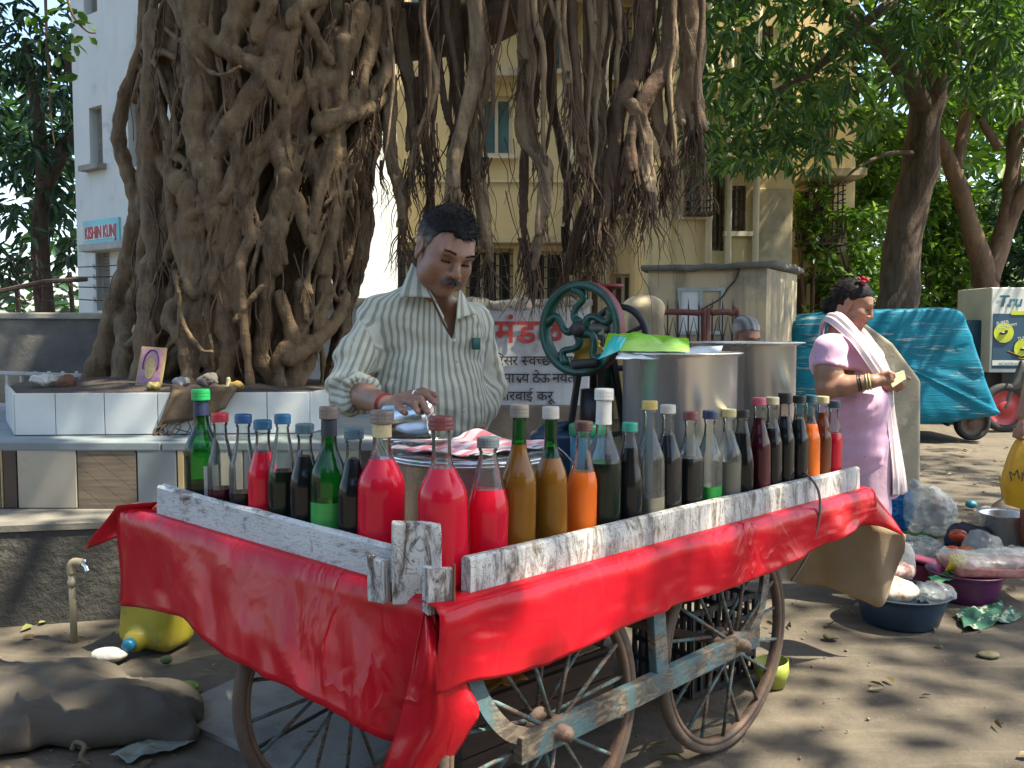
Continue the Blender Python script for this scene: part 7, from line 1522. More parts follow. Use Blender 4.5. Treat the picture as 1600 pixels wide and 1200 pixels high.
S.noise(lambda g, d: d + .008 * vnoise(g * np.array([1, 1, .35]), 13, 4)); me, P = S.mesh('salwar'); link('salwar', me, mat('pink_salwar', (0.64, 0.42, 0.53), .85, bump=.3), WM, True)
# scarf over the shoulders, falling in front
M_dup = mat('pale_scarf', (0.66, 0.57, 0.57), .85, (0.60, 0.50, 0.51), 6, bump=.35, bscale=60, stretch=(1, 1, .4))
def ribbon(pathc, wid, nrm, name, m, parent, folds_=5, amp=.010, seed=1, nseg=8, thick=.003):
    Pp = spline(pathc, nseg); n = len(Pp); wd = lerpr(wid, n); rows = []; nw = 14; N_ = [Vector(v) for v in nrm]
    for i, p in enumerate(Pp):
        tn = (Pp[min(i + 1, n - 1)] - Pp[max(i - 1, 0)]).normalized(); f_ = i / (n - 1) * (len(N_) - 1); k = min(int(f_), len(N_) - 2); nv_ = N_[k].lerp(N_[k + 1], f_ - k); nv_ = (nv_ - tn * nv_.dot(tn)).normalized(); sd_ = tn.cross(nv_)
        rows.append([p + sd_ * wd[i] * (j / nw - .5) + nv_ * (amp * math.sin(j / nw * folds_ * 2 * math.pi + .3 * math.sin(i * .25 + seed)) + .012 * math.sin(math.pi * j / nw)) for j in range(nw + 1)])
    mb = MB(); mb.grid(rows); o = mb.build(name, m, parent, True); s_ = o.modifiers.new('s', 'SOLIDIFY'); s_.thickness = thick; return o
ribbon([W(1284, 530, YW + .14), W(1290, 502, YW + .02), W(1304, 496, YW - .09), W(1330, 520, YW - .15), W(1356, 553, YW - .21), W(1382, 592, YW - .21)], [.06, .08, .085, .085, .085, .07], [(-.9, .3, .3), (-.6, -.3, .7), (-.1, -.8, .6), (.3, -.9, .4), (.5, -.85, .2), (.6, -.8, 0)], 'scarf', M_dup, WM, 3, .007)
ribbon([W(1320, 505, YW + .08), W(1345, 520, YW + .03), W(1365, 548, YW - .02), W(1384, 585, YW - .06), W(1390, 640, YW - .08), W(1398, 700, YW - .10), W(1404, 745, YW - .11), W(1406, 772, YW - .11)], [.06, .07, .08, .085, .095, .10, .105, .10], [(.1, -.5, .9), (.5, -.7, .4), (.8, -.6, .1), (.8, -.6, 0), (.7, -.75, 0), (.6, -.8, 0)], 'scarf', M_dup, WM, 4, .011, 3)
# hair, bun, flowers, bangles, banknotes
S = hair_cap(hw_, 'hair', WM, H_blk, [(-.13, -.085), (-.06, -.075), (-.032, -.04), (-.018, .012), (.005, .018), (.03, .038), (.055, .054), (.085, .068), (.12, .072)], .008, .0044, noise=.003)
S.ell(hw_.P(0, -.105, -.045), tuple(np.array((.042, .034, .045)) * hw_.s), .015, hw_.M); S.ell(hw_.P(0, -.070, -.055), tuple(np.array((.054, .045, .045)) * hw_.s), .02, hw_.M)
add_hair(S, hw_, 'hair', H_blk, WM, lambda q: .3 + .2 * np.sin(q[:, 1] * 200), 1500, .02, lambda q: np.stack([np.zeros(len(q)), -1.2 * np.ones(len(q)), -.3 * np.ones(len(q))], -1), .0006); brows(hw_, WM, H_blk, 170)
M_flr = mat('red_flower', (0.42, 0.02, 0.05), .7)
for cpt, sc in ((hw_.P(-.02, -.10, .055), 1), (hw_.P(.05, .02, .135), .8)):
    for k in range(9):
        c2 = Vector(cpt) + V(rr_.gauss(0, .010), rr_.gauss(0, .010), rr_.gauss(0, .008)); mb = MB(); mb.lathe([(.001, -.004), (.009 * sc, 0), (.012 * sc, .006), (.007 * sc, .009), (.001, .006)], 8, c2, Matrix.Rotation(rr_.uniform(0, 3), 3, V(rr_.random(), rr_.random(), 1).normalized()), capb=False, capt=False); mb.build('flower', M_flr, WM, True)
fd = (rw - re).normalized(); o1 = fd.orthogonal().normalized(); o2 = fd.cross(o1)
for off_, r_, c in ((.055, .036, (0.03, .05, .03)), (.045, .036, (0.02, .025, .02)), (.020, .034, (.50, .50, .18)), (.008, .0335, (.55, .53, .25))):
    mb = MB(); mb.tube([rw - fd * off_ + o1 * (math.cos(a) * r_) + o2 * (math.sin(a) * r_) for a in [2 * math.pi * k / 28 for k in range(28)]], .0042, 6, closed=True); mb.build('bangle', mat('bangle_%d' % int(off_ * 1000), c, .3), WM, True)
NT = W(1402, 592, YW - .24)
for k in range(3):
    mb = MB(); mb.box(NT + V(.004 * k, .008 * k, .003 * k), (.085, .003, .042), Matrix.Rotation(R(-28 + 7 * k), 3, 'Y') @ Matrix.Rotation(R(18), 3, 'Z'), .001); o = mb.build('banknote', mat('note_%d' % k, (0.50, 0.50, 0.30), .8, (0.34, 0.38, 0.22), 40)); rebase(o); tag(o, 'pale green folded banknote held in the hands of the woman in pink', 'banknote', 'banknotes in the hand of the woman')

# ================================================================== grey haired person behind the pots, and the shopper at the right edge
PB = thing('person', 'grey haired person just showing above the rear steel pot', 'person', tuple(V(tx(1166, 6.2), 6.2, 0)))
hb = Head(W(1165, 524, 6.2), frame(R(25), R(25)), 1.0); xb = hb.c.x
S = SDF((xb - .35, 5.85, 0), (xb + .35, 6.6, 1.45), .009); hb.skin(S); S.cap(hb.P(0, -.03, -.05), (xb - .02, 6.26, .98), .05, .06, .02); S.ell((xb - .02, 6.28, .80), (.17, .12, .2), .05); S.chain([(xb - .02, 6.28, .7), (xb, 6.2, .45), (xb, 6.15, .06)], [.14, .13, .09], .05)
me, P = S.mesh('body'); lip, dark = hb.attrs(P); set_attr(me, 'lip', lip); set_attr(me, 'dark', dark); link('body', me, SK_man, PB, True)
S = SDF((xb - .4, 5.8, .05), (xb + .4, 6.65, 1.1), .012); S.ell((xb - .02, 6.28, .82), (.20, .15, .19), .03); S.chain([(xb - .17, 6.28, .92), (xb - .2, 6.15, .66)], [.06, .055], .04); S.chain([(xb + .14, 6.28, .92), (xb + .2, 6.12, .66)], [.06, .055], .04); S.chain([(xb - .02, 6.28, .7), (xb, 6.2, .1)], [.19, .22], .05)
me, P = S.mesh('sari'); link('sari', me, mat('plum_sari', (0.14, 0.05, 0.09), .85, bump=.3), PB, True)
S = hair_cap(hb, 'hair', PB, H_gry, [(-.13, -.08), (-.06, -.07), (-.02, .01), (.03, .045), (.07, .072), (.12, .08)], .011, .007); add_hair(S, hb, 'hair', H_gry, PB, lambda q: .5 + .5 * np.sin(q[:, 0] * 160), 700, .02, lambda q: np.stack([np.zeros(len(q)), -1.0 * np.ones(len(q)), -.3 * np.ones(len(q))], -1)); brows(hb, PB, H_gry, 200)

YS = 4.7; xs_ = 3.02
PS = thing('person', 'shopper whose forearm with yellow bag enters at the right edge', 'person', (xs_, YS + .1, 0))
hs = Head((xs_ + .02, YS + .08, 1.50), frame(R(-30), R(15)), .98)
S = SDF((2.50, 4.35, 0), (3.4, 5.2, 1.68), .008); hs.skin(S); S.cap(hs.P(0, -.03, -.05), (xs_, YS + .12, 1.34), .05, .06, .02); S.ell((xs_, YS + .12, 1.16), (.17, .115, .2), .04); S.ell((xs_, YS + .12, .9), (.16, .12, .18), .05)
hnd = W(1596, 672, YS); elb = W(1622, 560, YS + .05); S.chain([(xs_ - .17, YS + .1, 1.29), tuple(elb), tuple(hnd + V(.015, .02, .07))], [.055, .045, .030], .02); S.ell(tuple(hnd + V(.004, .0, .01)), (.026, .036, .042), .012)
for k in range(4): S.chain([tuple(hnd + V(-.020, -.030 + k * .018, .0)), tuple(hnd + V(-.024, -.030 + k * .018, -.034)), tuple(hnd + V(-.002, -.028 + k * .018, -.044))], [.0105, .010, .009], .004)
S.chain([tuple(hnd + V(-.01, -.034, .012)), tuple(hnd + V(-.014, -.046, -.018))], [.011, .009], .005)
S.chain([(xs_ + .17, YS + .1, 1.29), (xs_ + .22, YS + .1, 1.05), (xs_ + .2, YS, .82)], [.055, .045, .03], .02); S.ell((xs_ + .2, YS - .02, .76), (.025, .03, .05), .01)
for q_ in (-1, 1): S.chain([(xs_ + .09 * q_, YS + .12, .82), (xs_ + .09 * q_, YS + .10, .45), (xs_ + .1 * q_, YS + .14, .08)], [.085, .06, .038], .02); S.chain([(xs_ + .1 * q_, YS + .14, .04), (xs_ + .1 * q_ - .03, YS, .03)], [.035, .03], .015)
me, P = S.mesh('body'); lip, dark = hs.attrs(P); set_attr(me, 'lip', lip); set_attr(me, 'dark', dark); link('body', me, SK_wom, PS, True)
S = SDF((2.65, 4.4, .08), (3.45, 5.2, 1.42), .012); S.ell((xs_, YS + .12, 1.16), (.20, .145, .21), .03); S.ell((xs_, YS + .12, .92), (.195, .15, .2), .05); S.cap((xs_ - .17, YS + .1, 1.29), (xs_ + .17, YS + .1, 1.29), .065, .065, .04); S.chain([(xs_ - .17, YS + .1, 1.29), tuple(V(xs_ - .17, YS + .1, 1.29).lerp(elb, .5))], [.07, .07], .03); S.chain([(xs_ + .17, YS + .1, 1.29), (xs_ + .2, YS + .1, 1.15)], [.07, .07], .03); S.chain([(xs_, YS + .12, .8), (xs_, YS + .12, .16)], [.19, .23], .05)
me, P = S.mesh('dress'); link('dress', me, mat('rust_dress', (0.20, 0.06, 0.03), .85, bump=.3), PS, True)
S = hair_cap(hs, 'hair', PS, H_blk, [(-.13, -.085), (-.06, -.075), (-.02, .01), (.03, .05), (.07, .072), (.12, .08)], .012, .007); add_hair(S, hs, 'hair', H_blk, PS, lambda q: .3 + 0 * q[:, 0], 500, .02, None); brows(hs, PS, H_blk, 200)
# the yellow carrier bag
M_ybag = mat('yellow_carrier', (0.62, 0.36, 0.01), .4, (0.54, 0.29, 0.01), 5, bump=.5, bscale=9, dist=.02)
bt, bb_ = hnd + V(.0, 0, -.035), W(1606, 792, YS); rows = []
for j in range(16):
    u = j / 15; c = bt.lerp(bb_, u); w_ = .012 + .135 * min(1, u * 1.5) ** .75; dp = .012 + .07 * math.sin(min(1, u * 1.2) * 1.6); row = []
    for k in range(40):
        a = 2 * math.pi * k / 40; fo = 1 + .07 * math.sin(a * 7 + u * 3) * (1 - u * .6); row.append((c.x + .03 * u + w_ * fo * math.cos(a), c.y + dp * fo * math.sin(a), c.z + (.015 * math.cos(a * 2) if j == 15 else 0)))
    rows.append(row)
YBg = thing('carrier_bag', 'yellow plastic carrier bag with dark letters held at the right edge', 'bag', (bb_.x + .03, YS, bb_.z))
mb = MB(); mb.grid(rows, True); mb.add(rows[-1], [tuple(range(40))]); mb.build('bag_body', M_ybag, YBg, True)
for ch, a, b_, sz in (('M', 1578, 752, .075), ('M', 1594, 752, .07)):
    p = W(a, b_, YS - .085); Mx = Matrix.Translation(p) @ Matrix.Rotation(R(-14 if a < 1585 else 3), 4, 'Y') @ Matrix.Rotation(R(90), 4, 'X'); glyphs(ch, sz, Mx, mat('brown_print', (0.10, 0.055, 0.01), .6), YBg, 'print')
# ------------------------------------------------------------------ covered rickshaw, motorcycle, advertising box
YK = 9.9
RK = thing('covered_rickshaw', 'auto rickshaw hidden under a blue green tarpaulin behind the woman', 'rickshaw', tuple(V(tx(1405, YK), YK + .6, 0)))
M_tarp, _nt, _b = _nodes('blue_tarpaulin')
_n = _tex(_nt, 'ShaderNodeTexNoise', 7.0, (.35, 1, 5.0), Detail=8.0, Roughness=.7); _n2 = _tex(_nt, 'ShaderNodeTexNoise', 2.0, None, Detail=4.0); _n3 = _tex(_nt, 'ShaderNodeTexNoise', 3.2, (.5, 1, 2.0), Detail=4.0)
_c = _mixc(_nt, _ramp(_nt, _n2.outputs[0], [(.35, 0.), (.65, 1.)]), (0.004, 0.165, 0.250), (0.004, 0.125, 0.190)); _f = _nt.nodes.new('ShaderNodeMath'); _f.operation = 'MULTIPLY'
_nt.links.new(_ramp(_nt, _n.outputs[0], [(.54, 0.), (.62, 1.)]), _f.inputs[0]); _nt.links.new(_ramp(_nt, _n3.outputs[0], [(.48, 0.), (.58, .85)]), _f.inputs[1])
_nt.links.new(_mixc(_nt, _f.outputs[0], _c, (0.34, 0.38, 0.36)), _b.inputs['Base Color']); _b.inputs['Roughness'].default_value = .55; _b.inputs['Specular IOR Level'].default_value = .15; _bump(_nt, _b, _n.outputs[0], .35, .03)
out = [(1238, 650), (1236, 560), (1236, 512), (1250, 499), (1290, 489), (1340, 484), (1420, 482), (1480, 480), (1500, 484), (1512, 497), (1530, 545), (1548, 600), (1566, 640), (1570, 648), (1540, 655), (1490, 662), (1440, 664), (1400, 666), (1320, 664)]
ol = spline([(a, b_, 0) for a, b_ in out + [out[0]]], 5)[:-1]; n = len(ol); c0 = V(tx(1405, YK), YK, W(0, 570, YK).z); pts = [V(tx(p.x, YK), 0, W(0, p.y, YK).z) for p in ol]; rows = []
for sc, y in ((.0, -.02), (.25, -.02), (.5, -.015), (.75, -.005), (.93, .0), (.975, .02), (.995, .07), (1, .14), (1.0, .5), (1.0, 1.0), (.99, 1.15), (.95, 1.22), (.5, 1.24), (0, 1.24)):
    row = []
    for i, p in enumerate(pts):
        q = V(c0.x + (p.x - c0.x) * sc, 0, c0.z + (p.z - c0.z) * sc); nz = np.array([[q.x, y, q.z]]); low = max(0, (1.0 - q.z))
        fo = .045 * float(vnoise(nz * np.array([1, 1, .35]), 3.0, 4)[0]) + .022 * float(vnoise(nz * np.array([1, 1, 2.0]), 7.0, 5)[0]); row.append((q.x, YK + y + fo * (1.2 if y < .1 else .6), q.z + .4 * fo))
    rows.append(row)
mb = MB(); mb.grid([r + [r[0]] for r in rows]); mb.build('tarpaulin', M_tarp, RK, True)
M_rub2 = mat('black_rubber', (0.018, 0.018, 0.018), .8, (0.03, 0.028, 0.026), 12); M_mud = mat('black_mudguard', (0.02, 0.02, 0.021), .4)
def tyre(c, r, w, parent, name='wheel', rimm=None, ax=V(0, 1, 0), spokes=0):
    o = bpy.data.objects.new(name, None); COL.objects.link(o); o.parent = parent; o.location = Vector(c) - parent.location; t_ = V(1, 0, 0) if abs(ax.x) < .9 else V(0, 1, 0); t_ = (t_ - ax * t_.dot(ax)).normalized(); u_ = ax.cross(t_)
    pr = [(r * .70, -w * .35), (r * .80, -w * .5), (r * .93, -w * .48), (r, -w * .25), (r, w * .25), (r * .93, w * .48), (r * .80, w * .5), (r * .70, w * .35)]; rows = [[t_ * math.cos(a) * q + u_ * math.sin(a) * q + ax * f for q, f in pr] for a in [2 * math.pi * k / 36 for k in range(37)]]
    mb = MB(); mb.grid(rows); link('tyre', mb.mesh(), M_rub2, o, True, True); pr = [(.0, -w * .2), (r * .25, -w * .3), (r * .3, -w * .15), (r * .68, -w * .15), (r * .72, -w * .32)]
    mb = MB(); rows = [[t_ * math.cos(a) * q + u_ * math.sin(a) * q + ax * f * s_ for q, f in pr] for s_ in (1,) for a in [2 * math.pi * k / 36 for k in range(37)]]; mb.grid(rows); link('rim', mb.mesh(), rimm or M_iron2, o, True, True); return o
tyre(V(tx(1540, YK), YK + .25, .20), .20, .10, RK); tyre(V(tx(1300, YK), YK + .2, .20), .20, .10, RK)
mb = MB(); p = V(tx(1520, YK), YK + .25, .30); mb.tube(spline([p + V(-.16, 0, -.12), p + V(-.05, 0, .03), p + V(.14, 0, .10), p + V(.32, 0, .0)], 5), .07, 8, ell=.5); mb.build('mudguard', M_mud, RK, True)
MO = thing('motorcycle', 'parked motorcycle with a red rimmed wheel half hidden behind the rickshaw nose', 'motorcycle', tuple(V(tx(1600, 11.0), 11.0, 0)))
tyre(V(tx(1572, 11.0), 11.0, .30), .30, .09, MO, rimm=mat('red_rim', (.40, .03, .03), .4)); tyre(V(tx(1572, 11) + 1.25, 11.0, .30), .30, .09, MO, rimm=mat('red_rim', (.4, .03, .03), .4))
x0 = tx(1572, 11.0); S = SDF((x0 - .2, 10.7, .25), (x0 + 1.5, 11.3, 1.05), .025); S.chain([(x0 + .1, 11, .55), (x0 + .35, 11, .72), (x0 + .6, 11, .72), (x0 + 1.2, 11, .70)], [.05, .14, .12, .09], .08); S.ell((x0 + .5, 11, .42), (.25, .12, .16), .05); S.chain([(x0, 11, .30), (x0 + .2, 11, .85)], [.03, .04], .03); me, P = S.mesh('bike_body'); link('bike_body', me, mat('grey_bike_cover', (0.11, 0.10, 0.085), .7, bump=.3), MO, True)
mb = MB(); mb.tube([(x0 + .18, 10.7, .98), (x0 + .2, 11, .92), (x0 + .18, 11.3, .98)], .015, 8); mb.build('handlebar', M_iron2, MO, True)
YD = 11.8; ax0, ax1 = tx(1546, YD), tx(1720, YD); az0, az1 = W(0, 582, YD).z, W(0, 449, YD).z
AD = thing('advert_box', 'white and navy advertising box with lime discs at the right edge', 'advert box', ((ax0 + ax1) / 2, YD, az0 - .0))
M_adw = mat('box_white', (.60, .60, .53), .6, (.52, .52, .46), 4); M_adn = mat('box_navy', (.012, .05, .085), .5, (.015, .06, .10), 5); M_lime = mat('lime_print', (.50, .56, .02), .5); M_tealp = mat('teal_print', (.01, .14, .20), .5)
mb = MB(); mb.box(((ax0 + ax1) / 2, YD + .45, (az0 + az1) / 2), (ax1 - ax0, .9, az1 - az0), bev=.015); mb.build('box_shell', M_adw, AD)
def adr(a, b_, c, d, m, name, y=-.004):
    x0_, z0_, x1_, z1_ = px_open(a, b_, c, d, YD); mb = MB(); mb.box(((x0_ + x1_) / 2, YD + y, (z0_ + z1_) / 2), (x1_ - x0_, .006, z1_ - z0_)); mb.build(name, m, AD)
adr(1550, 490, 1716, 576, M_adn, 'navy_panel'); adr(1550, 563, 1716, 571, M_adw, 'white_stripe', -.009); adr(1577, 486, 1716, 492, M_lime, 'lime_stripe', -.010)
for a, b_, r in ((1568, 520, 15.5), (1600, 545, 16)):
    p = W(a, b_, YD - .012); rr2 = r * YD / FPX; mb = MB(); mb.lathe([(.001, 0), (rr2, 0), (rr2, .006), (.001, .006)], 28, p, Matrix.Rotation(R(90), 3, 'X'), capb=False, capt=False); mb.build('lime_disc', M_lime, AD)
    S = SDF((p.x - .1, p.y - .05, p.z - .06), (p.x + .1, p.y + .03, p.z + .06), .006); S.ell((p.x - .015, p.y - .012, p.z - .005), (.045, .012, .018), .01); S.ell((p.x + .03, p.y - .012, p.z + .015), (.022, .01, .03), .01, Matrix.Rotation(R(30), 3, 'Y')); me, _ = S.mesh('device_print'); link('device_print', me, M_mud, AD, True)
p = W(1559, 479, YD - .012); glyphs('Tru', .21, Matrix.Translation(p) @ Matrix.Rotation(R(90), 4, 'X'), M_tealp, AD, 'lettering', bold=.004, shear=.2)
for txt, a, b_, sz, m in (('RETATTROOD', 1561, 570, .045, M_tealp), ('SUPER', 1557, 508, .06, M_adw), ('ECONOMY', 1557, 514, .055, M_adw), ('TURBO', 1590, 532, .06, M_adw)):
    p = W(a, b_, YD - .018); glyphs(txt, sz, Matrix.Translation(p) @ Matrix.Rotation(R(-9 if m is M_adw else 0), 4, 'Y') @ Matrix.Rotation(R(90), 4, 'X'), m, AD, 'lettering')
mb = MB(); mb.box(((ax0 + ax1) / 2 + .1, YD + .45, az0 / 2), (ax1 - ax0 - .2, .8, az0 - .002)); o = mb.build('box_stand', M_mud, AD)
mb = MB(); x0_, z0_, x1_, z1_ = px_open(1500, 500, 1545, 610, 12.0); mb.box(((x0_ + x1_) / 2, 12.2, z1_ / 2), (x1_ - x0_, .35, z1_), bev=.03); solo('blue_bin', mb.mesh(), mat('blue_bin_paint', (.01, .06, .11), .5), 'dark blue metal bin left of the advertising box', 'bin', smooth=False)

# ------------------------------------------------------------------ goods spread on the ground at the right
def crumple(S, amp, f=18, seed=1):
    S.noise(lambda g, d: d + amp * (np.abs(vnoise(g * np.array([1, 1, .55]), f, seed)) * 1.5 - .5) + amp * .45 * (np.abs(vnoise(np.stack([g[..., 0] + g[..., 2], g[..., 1], g[..., 2] - g[..., 0]], -1), f * 1.9, seed + 1)) - .4) + amp * .5 * vnoise(g, f * .5, seed + 2)); return S
def lump(name, px, py, wpx, hpx, label, cat, m, dep=.8, amp=.012, f=18, seed=1, res=.008, lift=0.0, group=None, top=None):
    b0 = G(px, py); k = b0.y / FPX; rx, rz = wpx * k / 2, hpx * k / 2; ry = rx * dep; c = (b0.x, b0.y + ry * .6, rz * .92 + lift)
    S = SDF((c[0] - rx - .04, c[1] - ry - .04, lift - .005), (c[0] + rx + .04, c[1] + ry + .04, c[2] + rz + .06), res); S.ell(c, (rx, ry, rz), 0)
    if top: S.cap(c, (c[0] + top[0] * k, c[1], c[2] + top[1] * k), rx * .5, rx * .12, .03)
    crumple(S, amp, f, seed); S.func(lambda g, d: np.maximum(d, lift - g[..., 2])); me, P = S.mesh(name); return solo(name, me, m, label, cat, group)
FM1 = film('clear_bag_film', dens=.26, col=(.62, .66, .65)); FM2 = film('milky_bag_film', (0.9, 0.92, 0.9), .42, (0.62, 0.66, 0.64)); FMB = film('blue_bag_film', (0.05, 0.3, 0.6), .75, (0.01, 0.16, 0.42))
lump('plastic_bag', 1408, 832, 42, 78, 'blue plastic bag of produce right behind the red sheet corner', 'bag', FMB, .8, .012, 20, 2, .008)
lump('plastic_bag', 1458, 838, 82, 82, 'big whitish plastic bag of rubbish beside the blue bag', 'bag', FM2, .8, .024, 13, 3, .009, top=(-22, 42))
lump('paper_bundle', 1461, 826, 46, 50, 'brown paper and peel inside the big whitish bag', 'paper', mat('brown_paper', (0.26, 0.13, 0.07), .9, (.34, .26, .18), 9), .6, .014, 18, 5)
lump('plastic_bag', 1434, 880, 96, 42, 'clear bag of green chillies in front of the whitish bag', 'bag', FM1, .7, .012, 18, 6, .008)
lump('cloth_bag', 1520, 868, 74, 50, 'crumpled dark navy cloth bag among the vegetables', 'bag', mat('navy_cloth', (0.012, 0.018, 0.035), .85, (.02, .025, .045), 8, bump=.4), .75, .020, 11, 7, .008)
lump('plastic_bag', 1540, 894, 62, 66, 'upright clear plastic bag beside the tomatoes', 'bag', FM1, .7, .018, 15, 8, .008, top=(-12, 30))
lump('plastic_bag', 1586, 898, 76, 44, 'clear bag of pale beans at the right edge', 'bag', FM2, .7, .014, 16, 9, .009)
lump('white_sack', 1404, 935, 60, 74, 'white cloth sack of nuts standing in the blue tub', 'sack', mat('white_cloth', (0.60, 0.58, 0.50), .85, (.5, .46, .38), 10, bump=.3), .7, .016, 14, 11, .008, lift=.05)
# chillies and leaves
mb = MB()
for k in range(60):
    p = G(rr_.uniform(1400, 1462), rr_.uniform(862, 874)) + V(0, .06, rr_.uniform(.04, .10)); d_ = V(rr_.gauss(0, 1), rr_.gauss(0, .6), rr_.gauss(0, .25)).normalized() * .035; mb.tube([p - d_, p + V(0, 0, .006), p + d_], [.0055, .006, .001], 5)
o = mb.build('green_chillies', mat('chilli_green', (0.02, 0.14, 0.02), .35), None, True); tag(rebase(o), 'heap of green chillies in the clear bag', 'chillies', None, 'stuff')
for (a, b_, r, lab, c) in ((1496, 879, 23, 'ripe tomato resting highest beside the clear bag', (.42, .05, .01)), (1488, 890, 20, 'small tomato below the highest one on its left', (.48, .07, .015)), (1508, 892, 24, 'pale long tomato below the highest one on its right', (.50, .11, .02))):
    p = G(a, b_); k = p.y / FPX; rr2 = r * k / 2; z = .06 + (892 - b_) * .004; S = SDF((p.x - .09, p.y - .09, z - .06), (p.x + .09, p.y + .09, z + .09), .005); S.ell((p.x, p.y, z + rr2 * .9), (rr2 * 1.25, rr2 * 1.1, rr2 * .92), 0); S.ell((p.x, p.y, z + rr2 * 1.9), (.008, .008, .008), .01, None, 'sub'); me, _ = S.mesh('tomato'); solo('tomato', me, mat('tomato_%d' % a, c, .2), lab, 'tomato', 'tomatoes among the bags')
def tub(px, py, wpx, hpx, label, m, taper=.78, fill=None):
    b0 = G(px, py); k = b0.y / FPX; r = wpx * k / 2; H = hpx * k; c = (b0.x, b0.y + r * .8, .0); t_ = thing('plastic_tub', label, 'tub', c, 'plastic tubs of produce')
    mb = MB(); mb.lathe([(.001, .0), (r * taper * .96, 0), (r * taper, .008), (r * .92, H * .75), (r * .97, H * .93), (r * 1.02, H * .96), (r * 1.03, H), (r * .99, H + .002), (r * .95, H - .01), (r * .90, H * .7), (r * taper * .95, .012), (.001, .010)], 48, capb=False, capt=False); mb.build('tub_shell', m, t_, True, True)
    return V(*c), r, H
bc, br, bh = tub(1432, 990, 152, 52, 'dark blue plastic tub of bagged nuts nearest the cart', mat('blue_tub', (0.02, 0.042, 0.075), .45, (.03, .06, .10), 6, bump=.1))
pc2, pr2, ph2 = tub(1532, 948, 120, 46, 'purple plastic tub behind the blue one', mat('purple_tub', (0.10, 0.02, 0.075), .4, (.13, .03, .10), 6))
FMW = film('white_bag_film', (.9, .9, .88), .7, (.62, .60, .53))
def inlump(name, c, r3, label, cat, m, seed, amp=.010, f=22, grp=None):
    S = SDF(np.array(c) - np.array(r3) - .03, np.array(c) + np.array(r3) + .03, .006); S.ell(tuple(c), r3, 0); crumple(S, amp, f, seed); me, _ = S.mesh(name); return solo(name, me, m, label, cat, grp)
inlump('plastic_bag', (bc.x - .06, bc.y - .02, bh + .012), (.12, .11, .05), 'bag of peeled nuts on the left of the blue tub', 'bag', mat('nuts', (.62, .54, .42), .6, (.46, .28, .16), 30, lo=.5, hi=.6, bump=.5, bscale=60), 21)
inlump('plastic_bag', (bc.x + .12, bc.y - .05, bh + .005), (.08, .09, .04), 'empty looking clear bag on the right of the blue tub', 'bag', FM1, 22, .014)
inlump('plastic_bag', (bc.x + .03, bc.y + .14, bh + .05), (.09, .07, .045), 'bag of reddish nuts behind the blue tub contents', 'bag', mat('red_nuts', (.34, .16, .11), .4, (.55, .42, .36), 26, lo=.48, hi=.58, bump=.5, bscale=60), 23)
for k in range(5):
    p = V(pc2.x - .12 + k * .016, pc2.y - .06 + .004 * k, ph2 + .015); mb = MB(); mb.tube(spline([p + V(-.01, -.01, .0), p + V(0, -.03, .025), p + V(.012, -.02, .055), p + V(.015, .0, .075)], 5), lerpr([.005, .011, .012, .009, .004], 16), 8); o = mb.build('banana', mat('banana_yellow', (.60, .46, .03), .45), None, True); rebase(o); tag(o, 'small yellow banana in the bunch on the purple tub', 'banana', 'bunch of bananas on the purple tub')
p0 = G(1568, 948); mb = MB(); mb.box((p0.x, p0.y + .12, .155), (.40, .26, .045), Matrix.Rotation(R(-4), 3, 'Z'), .012); solo('onion_pack', mb.mesh(), mat('pink_onions', (.36, .11, .10), .4, (.50, .24, .20), 22, bump=.6, bscale=40), 'flat pack of pink onions under clear film on the purple tub', 'pack')
S = SDF((p0.x - .26, p0.y - .06, .165), (p0.x + .26, p0.y + .32, .26), .008); S.box((p0.x, p0.y + .12, .195), (.215, .14, .022), .02); crumple(S, .014, 15, 4); me, _ = S.mesh('film_cover'); solo('film_cover', me, FM2, 'crinkled clear film over the pink onions', 'plastic film')
mb = MB(); mb.tube([(p0.x - .15, p0.y + .05, 0), (p0.x - .15, p0.y + .05, .13)], .05, 10)
p0 = G(1442, 905); mb = MB(); mb.box((p0.x, p0.y, .10), (.26, .20, .012), Matrix.Rotation(R(12), 3, 'Y') @ Matrix.Rotation(R(-20), 3, 'Z'), .003); mb.box((p0.x, p0.y, .045), (.18, .16, .085)); solo('maroon_carton', mb.mesh(), mat('maroon_card', (.20, .03, .07), .7), 'low maroon carton behind the blue tub', 'carton', smooth=False)
p1, p2, p3, p4 = G(1448, 902, .13), G(1500, 886, .12), G(1512, 898, .12), G(1470, 910, .13)
sheet('leaf_print_sheet', [p1, p4, p3, p2], mat('green_print', (.015, .17, .07), .6, (.20, .34, .10), 30, lo=.52, hi=.58), 'green printed sheet behind the bananas', 'sheet', amp=.008, seed=4)
p1, p2, p3, p4 = G(1492, 962), G(1560, 945), G(1600, 968), G(1510, 990); sheet('printed_cloth', [p + V(0, 0, .016) for p in (p4, p3, p2, p1)], mat('green_floral_cloth', (.012, .085, .05), .8, (.30, .36, .26), 22, lo=.55, hi=.60), 'green floral cloth lying on the ground right of the blue tub', 'cloth', amp=.022, seed=9, f=6)
c = G(1584, 868); k = c.y / FPX; t_ = thing('steel_bowl', 'deep steel vessel at the right edge among the bags', 'vessel', (c.x, c.y + .1, 0)); r = 38 * k; H = 62 * k
mb = MB(); mb.lathe([(.001, 0), (r * .86, 0), (r * .95, .02), (r * .97, H * .9), (r * 1.08, H), (r * 1.08, H + .004), (r * .93, H - .01), (r * .9, .03), (.001, .02)], 48, capb=False, capt=False); mb.build('vessel_body', M_steel, t_, True, True)
